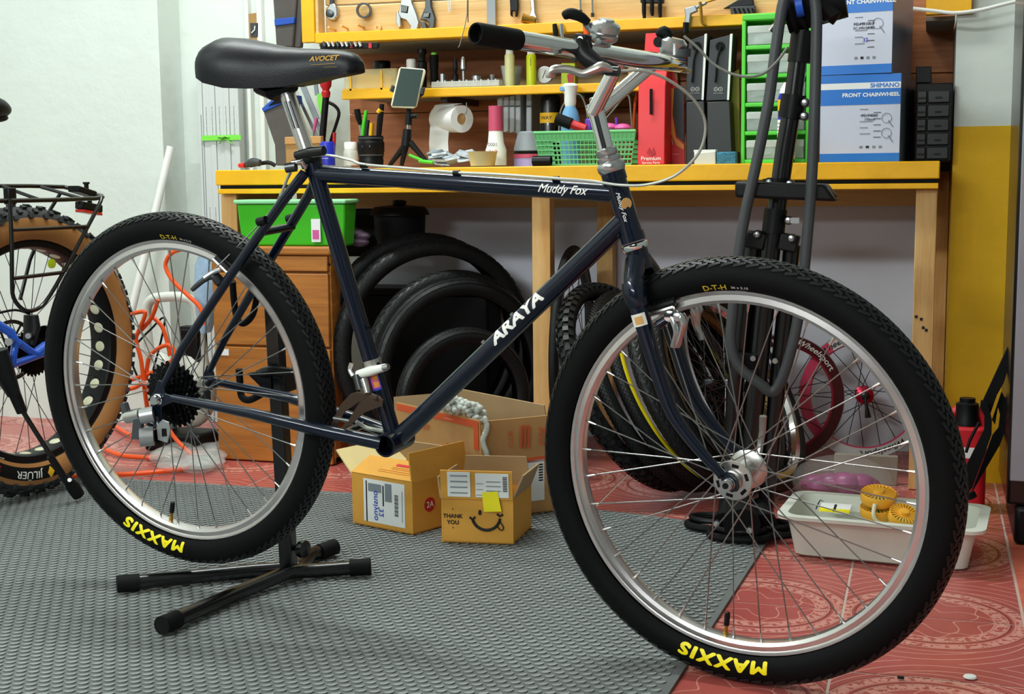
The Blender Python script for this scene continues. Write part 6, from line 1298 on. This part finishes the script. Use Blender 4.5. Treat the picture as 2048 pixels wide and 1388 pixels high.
# black dispensers
M('dark_card', '23262a', .4); M('olive_card', '9a8a14', .5)
for k, (xa, xb, lab) in enumerate(((1372, 1412, 'black cardboard parts dispenser next to the red one'), (1414, 1463, 'black cardboard parts dispenser next to the olive panel'))):
    t = anchor('black_dispenser', lab, 'dispenser', (xa + xb) / 2, 3.55, BZ, 'black parts dispensers')
    poly(t, 'lower_front', 'dark_card', [(xa, 204), (xb - 4, 202), (xb + 2, 331), (xa, 331)], 3.55, .12, .002); poly(t, 'upper_front', 'dark_grey', [(xa + 6, 80), (xb + 4, 68), (xb - 5, 200), (xa - 2, 202)], 3.575, .09, .002)
    poly(t, 'white_edge', 'white_ink', [(xb - 3, 68), (xb + 2, 67), (xb - 5, 200), (xb - 9, 200)], 3.573, .002)
    cx = (xa + xb) / 2; h_ = loc(at(cx + 2, 93, 3.573), t); MB().lathe([(.012, 0), (.012, .0015)], h_, (0, -1, 0), 18).build('cable_hole', MATS['black_matte'], t); tube_at(t, 'sample_cable', 'black_plastic', [(cx + 4, 92), (cx - 4, 120), (cx - 6, 150), (cx - 8, 165)], 3.568, .003, 8, 3)
    lettering('\u2299\u2299', MATS['white_ink'], t, loc(at(cx - 2, 178, 3.571), t), (1, 0, 0), (0, 0, 1), .016); lettering('\u2014 \u2014\u2014', MATS['white_ink'], t, loc(at(cx - 2, 186, 3.571), t), (1, 0, 0), (0, 0, 1), .0075, bold=.02)
t = anchor('olive_panel', 'olive yellow folded card between black dispenser and green drawers', 'card', 1468, 3.62); poly(t, 'card_sheet', 'olive_card', [(1458, 150), (1478, 138), (1480, 305), (1462, 300), (1452, 210)], 3.62, .01)
t = anchor('grey_block', 'pale grey foam block beside the blue sponge', 'foam block', 1410, 3.475); poly(t, 'foam', 'tray_white', [(1388, 305), (1431, 302), (1432, 332), (1388, 332)], 3.47, .03, .003); poly(t, 'foam_top', 'white_plastic', [(1387, 300), (1432, 299), (1431, 304), (1388, 306)], 3.472, .028, .001)
M('sponge_blue', '3f7f9a', .9, var=.35, vs=120, bump=.6, bs=200)
t = anchor('blue_sponge', 'teal blue textured sponge at the bench edge', 'sponge', 1453, 3.475); poly(t, 'sponge_body', 'sponge_blue', [(1433, 304), (1472, 303), (1473, 332), (1433, 332)], 3.47, .03, .004)
# green drawer tower
gd_ = anchor('drawer_tower', 'tall green plastic drawer tower with translucent drawers', 'drawer unit', 1545, 3.58)
dx0, dx1 = at(1481, 330, 3.5).x - gd_.location.x, at(1618, 330, 3.5).x - gd_.location.x; zT = at(1500, 27, 3.5).z - BZ
M('drawer_clear', 'cfe0d6', .2, alpha=.45); M('tower_green', '4fcf34', .4)
MB().box(dx0, dx1, -.08, -.008, zT - .018, zT).build('top_panel', MATS['tower_green'], gd_, .004); MB().box(dx0, dx1, -.012, -.008, .0, zT - .018).build('back_panel', MATS['tower_green'], gd_)
for x in (dx0, dx1 - .010): MB().box(x, x + .010, -.08, -.012, 0, zT - .018).build('side_frame', MATS['tower_green'], gd_, .002)
nD = 5; hD = (zT - .018) / nD
for k in range(nD):
    z0 = k * hD; MB().box(dx0 + .010, dx1 - .010, -.08, -.012, z0, z0 + .010).build('shelf_rail', MATS['tower_green'], gd_, .002)
    d_ = MB().box(dx0 + .014, dx1 - .014, -.078, -.014, z0 + .0105, z0 + hD - .012).build('drawer', MATS['drawer_clear'], gd_, .003)
    rows = []
    for j in range(9): x = dx0 + .014 + (dx1 - dx0 - .028) * j / 8; rows.append([V((x, -.080 - .012 * math.sin(math.pi * j / 8), z0 + hD - .014)), V((x, -.080 - .008 * math.sin(math.pi * j / 8), z0 + hD - .030))])
    MB().grid(rows).build('drawer_pull', MATS['clear_frost'], d_)
    random.seed(k); q_ = MB()
    for j in range(5): q_.obox((dx0 + .03 + (dx1 - dx0 - .06) * random.random(), -.06 + .03 * random.random(), z0 + .025 + .02 * random.random()), (.018, .004, .004), (0, .008, .003), (.003, 0, .008))
    q_.build('drawer_contents', MATS['bag_silver'], d_)
# blue and white spray can
t = lp('lubricant_can', 'blue and white spray can with yellow figure behind the stand pole', 'spray can', 1572, 3.463, [('can_body', 'can_blue', [(331, 17), (195, 17), (188, 15), (182, 12)]), ('white_cap', 'white_plastic', [(190, 15), (178, 13), (165, 5)])], n=26)
M('label_y', 'e0b020', .5)
MB().lathe([(0.0222, at(1574, 222, 3.475).z - BZ), (0.0222, at(1574, 200, 3.475).z - BZ)], n=26).build('picture_band', MATS['label_y'], t); MB().lathe([(0.0222, at(1574, 318, 3.475).z - BZ), (0.0222, at(1574, 240, 3.475).z - BZ)], n=26).build('text_band', MATS['white_plastic'], t)
for k in range(9): z_ = at(1574, 246 + 7 * k, 3.463).z - BZ; MB().lathe([(.0225, z_), (.0225, z_ - .002)], n=26, cap=False).build('printed_line', MATS['grey_ink'], t)
# chainwheel boxes
M('box_blue', '0f6ec8', .4); M('box_lav', 'c3c8da', .45); M('box_side', '66758e', .35, coat=.3)
def brand_box(label, x0, x1, yt, yb, base, yaw, dep, Y, code, code2, hand, ns):
    p, q_ = at(x0, yb, Y), at(x1, yb, Y); wd = (q_ - p).length; t = thing('chainwheel_box', label, 'box', (q_.x, Y, base), yaw, 'stacked chainwheel boxes'); h = at(x1, yt, Y).z - base
    MB().box(-wd, 0, 0, dep, 0, h).build('box_body', MATS['box_side'], t, .002)
    MB().box(-wd + .001, -.001, -.0012, 0, .001, h - .001).build('front_print', MATS['box_lav'], t)
    def bd_(a, b_, mt='box_blue', l=0, r=1, o_=.0018): return MB().box(-wd * (1 - l) + .001, -wd * (1 - r) - .001, -o_, -.0010, h * a, h * b_).build('printed_band', MATS[mt], t)
    bd_(0.003, .10); bd_(.655, .835); bd_(.905, .997); bd_(.835, .905, 'white_paper')
    f = -.0021
    lettering('SHIMANO', MATS['box_blue'], t, (-wd * .20, f, h * .868), (1, 0, 0), (0, 0, 1), h * .066, bold=.10, sx=1.1); lettering('FRONT CHAINWHEEL', MATS['white_ink'], t, (-wd * .37, f, h * .765), (1, 0, 0), (0, 0, 1), h * .060, bold=.10, sx=1.08)
    lettering(code, MATS['ink'], t, (-wd * .38, f, h * .53), (1, 0, 0), (0, 0, 1), h * .044, bold=.06); lettering(code2, MATS['ink'], t, (-wd * .38, f, h * .485), (1, 0, 0), (0, 0, 1), h * .040, bold=.04)
    if hand: lettering('32', MATS['blue_ink'], t, (-wd * .36, f, h * .36), (1, 0, 0), (0, 0, 1), h * .06, 'handwriting', .03)
    for k in range(ns):
        z_ = h * (.60 - .07 * k); MB().box(-wd * .5, -wd * (.40 - .03 * (k % 3)), f, -.0012, z_, z_ + h * .008).build('printed_line', MATS['grey_ink'], t)
        MB().box(-wd * .33, -wd * .24, f, -.0012, z_ - h * .04, z_ - h * .034).build('printed_line', MATS['ink'], t)
    for k, (cx, cz) in enumerate(((-.17, .50), (-.17, .33)) if not hand else ((-.2, .53),)):
        MB().tube(arc((wd * cx, f, h * cz), h * .055, 0, 2 * math.pi, 20), .0006, 5).build('chainwheel_drawing', MATS['grey_ink'], t); MB().tube([(wd * cx + h * .02, f, h * cz - h * .03), (wd * cx + h * .07, f, h * cz - h * .10)], .0012, 5).build('crank_drawing', MATS['grey_ink'], t)
    for k in range(4): MB().box(-wd * (.5 - .08 * k), -wd * (.46 - .08 * k), f, -.0012, h * .16, h * .185).build('tick_box', MATS['ink' if k == 1 else 'grey_ink'], t)
    return t, h
t1, h1 = brand_box('blue and white chainwheel box, lower of the stacked pair', 1637, 1799, 146, 322, BZ, R(-4.5), .36, 3.462, 'FC-T4060', '170mm', 0, 5)
t2, h2 = brand_box('blue and white chainwheel box, upper of the stacked pair', 1632, 1784, -45, 140, BZ + h1 + .001, R(-7), .34, 3.462, 'FC-M9100-F', 'FC-M9100-B2', 1, 5)
# black small-parts cabinet
pcx = anchor('parts_cabinet', 'black small-parts drawer cabinet at the right end of the bench', 'parts cabinet', 1870, 3.70)
a, b_ = at(1828, 330, 3.62).x - pcx.location.x, at(1906, 330, 3.55).x - pcx.location.x
b_ = min(b_, .050 - pcx.location.x); zc = at(1890, 165, 3.56).z - BZ
MB().box(a, b_, -.13, .19, 0.0, zc).build('cabinet_case', MATS['black_plastic'], pcx, .003)
for c_, (u0, u1) in enumerate(((a + .004, a + (b_ - a) * .30), (a + (b_ - a) * .33, b_ - .008))):
    for k in range(5):
        z0 = .006 + (zc - .02) * k / 5; d_ = MB().box(u0, u1, -.140, -.1305, z0, z0 + (zc - .02) / 5 - .005).build('drawer', M('drawer_dark', '202327', .35), pcx, .002)
        MB().box((u0 + u1) / 2 - .008, (u0 + u1) / 2 + .008, -.143, -.1405, z0 + .010, z0 + .014).build('drawer_pull', MATS['black_plastic'], d_)
t = anchor('small_black_box', 'small black box standing on the parts cabinet', 'box', 1848, 3.60, BZ + zc); poly(t, 'box_body', 'black_plastic', [(1832, 133), (1863, 133), (1863, 166), (1832, 166)], 3.60, .05, .002)

# ================================================================ things on the shelf
SZ = 1.0415
t = anchor('organizer_box', 'clear plastic box with yellow dividers at the shelf end', 'organiser', 745, 3.66, SZ)
z_ = at(745, 138, 3.63).z - SZ; xa, xb = at(690, 180, 3.63).x - t.location.x, at(797, 180, 3.63).x - t.location.x
M('yellow_clear', 'f2e2a8', .25, alpha=.45)
MB().box(xa, xb, -.04, .06, 0.001, z_).build('clear_case', MATS['yellow_clear'], t, .006); MB().obox(((xa + xb) / 2 + .008, -.030, .026), (.052, 0, -.004), (0, .002, 0), (.003, 0, .017)).build('yellow_insert', MATS['amber'], t); MB().box(xa + .02, xa + .026, -.043, -.03, .0, z_ * .8).build('latch', MATS['amber'], t); MB().box(xb - .05, xb - .044, -.043, -.03, .0, z_ * .9).build('latch', MATS['amber'], t); MB().box(xa - .002, xb + .002, -.043, .062, 0, .006).build('base_rail', MATS['amber'], t)
lp('tape_roll', 'black tape roll lying behind the clear organiser box', 'tape', 768, 3.80, [('roll', 'black_plastic', [(172, 17), (124, 17), (122, 15)])], SZ)
lp('white_cap_bottle', 'white capped bottle peeking over the phone', 'bottle', 826, 3.68, [('bottle_body', 'white_plastic', [(178, 13), (145, 13), (140, 10)]), ('cap', 'white_plastic', [(140, 10), (120, 10), (118, 8)])], SZ)
lp('flashlight', 'black ribbed torch standing tall on the shelf beside the phone', 'torch', 847, 3.66, [('torch_body', 'black_plastic', [(174, 9), (150, 9), (145, 10), (125, 10), (122, 7), (110, 7), (106, 10), (98, 9)])], SZ, 'torches'); 
lp('flashlight', 'smooth black torch with green button end', 'torch', 871, 3.68, [('torch_body', 'black_matte', [(170, 8), (140, 8), (135, 9), (110, 9)]), ('green_button', 'tape_green', [(110, 6), (105, 5)])], SZ, 'torches')
lp('steel_socket', 'silver socket standing by the smooth torch', 'socket', 888, 3.67, [('socket_body', 'steel', [(172, 7), (148, 7), (146, 5)])], SZ)
t = anchor('bit_tray', 'long clear tray of driver bits along the shelf edge', 'bit tray', 930, 3.63, SZ); xa, xb = at(864, 170, 3.625).x - t.location.x, at(1000, 170, 3.625).x - t.location.x
MB().box(xa, xb, -.012, .02, .0005, .018).build('tray_shell', MATS['clear_frost'], t, .002)
for k in range(9): MB().lathe([(.005, .002), (.005, .022)], (xa + .015 + (xb - xa - .03) * k / 8, .005, 0), n=10).build('bit', MATS['steel'], t)
lp('dark_bit_driver', 'black bit holder standing on the shelf', 'bit holder', 913, 3.66, [('shank', 'black_plastic', [(172, 6), (150, 6), (146, 3), (138, 5), (120, 4), (117, 2)])], SZ)
lp('silver_driver', 'short silver driver standing next to the black bit holder', 'screwdriver', 929, 3.66, [('blade', 'steel', [(172, 3), (142, 3)]), ('grip', 'steel', [(142, 4), (138, 7), (118, 6), (114, 4)])], SZ)
lp('short_socket', 'short grey socket on the shelf middle', 'socket', 955, 3.68, [('socket_body', 'alu', [(172, 10), (152, 10), (150, 8)])], SZ); lp('small_fitting', 'small silver pipe fitting right of the short grey socket', 'fitting', 986, 3.66, [('fitting_body', 'steel', [(174, 8), (164, 8), (160, 4), (149, 5)])], SZ)
lp('plastic_cup', 'clear plastic cup standing behind the pale glue bottle', 'cup', 1025, 3.72, [('cup_wall', 'clear_frost', [(170, 16), (132, 22), (132, 21), (168, 15)])], SZ)
M('glue_pale', 'e6e6a8', .4); M('glue_yellow', 'd8e81c', .4)
lp('glue_bottle', 'pale yellow squeeze bottle with white nozzle', 'bottle', 1021, 3.65, [('bottle_body', 'glue_pale', [(174, 10), (112, 10), (108, 8)]), ('nozzle', 'white_plastic', [(108, 8), (100, 7), (96, 5), (93, 2)])], SZ)
t = lp('lime_bottle', 'bright lime yellow squeeze bottle with black print', 'bottle', 1064, 3.66, [('bottle_body', 'glue_yellow', [(172, 10), (112, 10), (109, 8)]), ('cap', 'white_plastic', [(109, 8), (99, 8), (97, 6)])], SZ); lettering('\u2014\u2013', MATS['ink'], t, (.003, -.0148, .065), (0, 0, -1), (1, 0, 0), .014)
t = anchor('dial_gauge', 'round white dial gauge leaning on the shelf', 'gauge', 1089, 3.68, SZ); c = loc(at(1089, 149, 3.68), t); MB().lathe([(.021, 0), (.023, .003), (.023, .012)], c + V((0, .012, 0)), (0, -1, 0), 24).build('gauge_case', MATS['steel'], t); MB().lathe([(.020, 0), (.020, .0125)], c + V((0, .012, 0)), (0, -1, 0), 24).build('gauge_dial', MATS['white_plastic'], t); MB().bar(c + V((-.006, -.001, -.01)), c + V((.004, -.001, .012)), .0015, .0015).build('needle', MATS['ink'], t)
t = anchor('lime_carton', 'small lime and red carton behind the brake lever', 'carton', 1135, 3.7, SZ); poly(t, 'carton_body', 'lime', [(1122, 126), (1150, 126), (1150, 172), (1122, 172)], 3.70, .04, .002); poly(t, 'red_corner', 'red_plastic', [(1134, 150), (1148, 140), (1148, 165), (1136, 165)], 3.699, .001)
t = anchor('wood_block', 'pale wooden block with red mark on the shelf behind the bars', 'wood block', 1285, 3.68, SZ); poly(t, 'block_body', 'pine', [(1256, 133), (1306, 130), (1306, 170), (1256, 173)], 3.68, .06, .002); poly(t, 'red_mark', 'red_plastic', [(1277, 134), (1286, 134), (1286, 140), (1277, 141)], 3.679, .001)

# ================================================================ tools on the rack
YR = 3.605
def rt_thing(name, label, cat, x, y): return thing(name, label, cat, at(x, y, YR), 0, 'tools hung on the rack')
t = rt_thing('ratchet_wrench', 'chrome ratchet wrench hanging head down near the yellow upright', 'wrench', 663, 40); poly(t, 'ratchet_head', 'steel', [(651, 25), (655, 14), (660, 6), (667, 6), (674, 16), (675, 30), (668, 40), (658, 40), (652, 34)], YR, .012, .003); MB().lathe([(.011, 0), (.011, .006), (.008, .007)], loc(at(660, 27, YR), t), (0, -1, 0), 18).build('drive_disc', MATS['dark_steel'], t); tube_at(t, 'handle', 'dark_grey', [(664, 8), (664, -40)], YR + .005, .007, 10)
t = rt_thing('steel_ring', 'dark steel lock ring hanging on a peg', 'ring', 728, 38); MB().lathe([(.0165, -.008), (.0215, -.008), (.0215, .008), (.0165, .008)], loc(at(728, 21, YR), t), (.2, -1, -.1), 28, ring=True).build('ring_band', MATS['dark_steel'], t)
def adj(label, pts, jaw, knurl, mt):
    t = rt_thing('adjustable_wrench', label, 'wrench', pts[0][0], pts[0][1]); poly(t, 'wrench_head', mt, pts, YR, .012, .002); poly(t, 'moving_jaw', mt, jaw, YR - .002, .012, .002)
    x0, x1, y0, y1 = knurl; poly(t, 'knurl_window', 'black_matte', [(x0 - 2, y0 - 2), (x1 + 2, y0), (x1, y1 + 2), (x0 - 3, y1)], YR - .003, .002)
    for k in range(4): tube_at(t, 'knurl', 'chrome', [(x0 + (x1 - x0) * k / 3, y0), (x0 + (x1 - x0) * k / 3 - 2, y1)], YR - .004, .0022, 6)
adj('large chrome adjustable wrench hanging jaws down', [(806, -30), (818, -30), (824, 5), (833, 28), (838, 45), (834, 58), (822, 68), (817, 66), (821, 52), (812, 40), (800, 36), (796, 30), (800, 10)], [(794, 20), (801, 34), (802, 52), (797, 57), (791, 44), (792, 28)], (804, 814, 12, 24), 'steel')
adj('smaller dark adjustable wrench hanging beside the large one', [(850, -30), (860, -30), (862, 12), (870, 36), (868, 52), (862, 62), (858, 60), (858, 46), (852, 40), (840, 40), (844, 28), (850, 14)], [(840, 40), (850, 46), (855, 58), (850, 62), (842, 52)], (851, 858, 26, 34), 'dark_steel')
t = rt_thing('chain_hook', 'short silver chain hanging from a nail', 'chain', 899, 20)
for k in range(4): MB().tube(arc(loc(at(899, 2 + 6 * k, YR - .004), t), .004, 0, 2 * math.pi, 10), .0012, 5, closed=False).build('chain_link', MATS['steel'], t)
t = rt_thing('wire_hook', 'long thin bent wire hook hanging down past the yellow rail', 'hook', 935, 50); tube_at(t, 'hook_wire', 'steel', [(935, -20), (934, 30), (928, 60), (919, 92), (916, 95)], 3.565, .0014, 6); tube_at(t, 'hook_wire', 'dark_steel', [(936, -20), (936, 45)], 3.57, .0014, 6)
t = rt_thing('steel_rule', 'wide grey steel rule hanging behind the grip', 'rule', 982, 50); poly(t, 'blade', 'grey_plastic', [(973, -30), (990, -30), (991, 52), (974, 52)], YR, .003)
t = rt_thing('nipper', 'small black pliers hanging jaws down', 'pliers', 1027, 20); poly(t, 'pliers_head', 'black_plastic', [(1018, -20), (1035, -20), (1036, 14), (1034, 32), (1030, 34), (1030, 22), (1024, 22), (1024, 34), (1020, 30), (1020, 14)], YR, .010, .002)
t = rt_thing('socket_spanner', 'chrome spanner with brown socket hanging above the bar', 'spanner', 1062, 40); poly(t, 'spanner_bar', 'steel', [(1058, -20), (1067, -20), (1070, 25), (1074, 35), (1072, 48), (1064, 50), (1056, 36), (1062, 20)], YR, .008, .002); MB().lathe([(.010, 0), (.0125, 0), (.0125, .035), (.010, .035)], loc(at(1044, 36, YR - .02), t), (1, .4, -.3), 18, ring=True).build('socket', MATS['brass'], t)
for k, (x, y1, lab) in enumerate(((1160, 28, 'slim screwdriver hanging shaft down above the bell'), (1184, 34, 'second slim screwdriver hanging right of the bell'))):
    t = thing('hanging_screwdriver', lab, 'screwdriver', at(x, y1, YR), 0, 'screwdrivers hung on the rack'); tube_at(t, 'shaft', 'steel', [(x, -20), (x + 1, y1 - 8)], YR, .0032, 8); tube_at(t, 'tip', 'dark_steel', [(x + 1, y1 - 8), (x + 1, y1)], YR, .005, 8)
t = rt_thing('bearing_puller', 'black three-pronged puller hanging on the rack', 'puller', 1303, 38); poly(t, 'puller_bridge', 'black_plastic', [(1280, -4), (1327, -4), (1326, 6), (1281, 6)], YR - .01, .02, .002)
for x in (1288, 1304, 1320): tube_at(t, 'prong', 'black_plastic', [(x, 0), (x, 24), (x + 1, 40 if x != 1304 else 32)], YR - .008, [.006, .006, .004], 8)
M('gun_grey', '8f9496', .4, .5)
t = rt_thing('air_gun', 'grey air blow gun hooked over the yellow rail', 'air gun', 1378, 60)
for nm, pts, mt in (('gun_body', [(1368, 16), (1390, 10), (1396, 22), (1382, 28), (1378, 62), (1366, 62), (1370, 30)], 'gun_grey'), ('gun_nozzle', [(1388, 12), (1412, 2), (1414, 7), (1392, 18)], 'gun_grey')): poly(t, nm, mt, pts, 3.56, .014, .003)
tube_at(t, 'trigger', 'brass', [(1400, 4), (1402, 22), (1404, 44), (1412, 50)], 3.555, .004, 8, 3); tube_at(t, 'hose_tail', 'black_plastic', [(1372, 45), (1371, 66)], 3.555, .008, 8); tube_at(t, 'nozzle_tip', 'brass', [(1412, 4), (1440, -4)], 3.56, .003, 8)
t = rt_thing('black_bracket', 'black ribbed plastic bracket near the clamp head', 'bracket', 1480, 28); poly(t, 'bracket_body', 'dark_grey', [(1460, 14), (1510, 10), (1511, 27), (1462, 31)], 3.59, .02, .002); poly(t, 'bracket_wing', 'black_plastic', [(1446, 17), (1475, 0), (1505, -6), (1508, 10), (1462, 16)], 3.592, .02, .002)
for k in range(5): poly(t, 'bracket_rib', 'black_matte', [(1466 + 9 * k, 17), (1470 + 9 * k, 16), (1474 + 9 * k, 26), (1470 + 9 * k, 27)], 3.588, .002)
t = thing('hex_key_rail', 'black rail of sockets and hex keys clipped under the tool rack', 'socket rail', at(700, 96, 3.56)); poly(t, 'rail', 'black_plastic', [(640, 86), (754, 84), (757, 90), (754, 97), (640, 99)], 3.56, .012, .002)
for k in range(9): x = 646 + 9 * k; tube_at(t, 'socket', 'chrome' if k % 3 else 'dark_steel', [(x, 84), (x + 4, 93)], 3.553, .0045, 10)
for x in (700, 737): poly(t, 'red_clip', 'red_plastic', [(x, 86), (x + 6, 86), (x + 6, 96), (x, 96)], 3.556, .003)
for k, (x, mt, lab, cat) in enumerate(((1109, 'black_plastic', 'black marker tucked behind the yellow rail', 'marker'), (1122, 'steel', 'grey pliers tucked behind the yellow rail near the lever', 'pliers'), (1170, 'orange', 'orange-handled screwdriver tucked behind the thumb shifter', 'screwdriver'))):
    t = thing(('rail_marker', 'rail_pliers', 'rail_screwdriver')[k], lab, cat, at(x, 72, 3.565)); tube_at(t, 'body', mt, [(x, 48), (x + 2, 62), (x + 4, 78)], 3.565, [.006, .008, .005], 8); tube_at(t, 'tip', 'steel', [(x + 4, 78), (x + 5, 90)], 3.566, .003, 6)
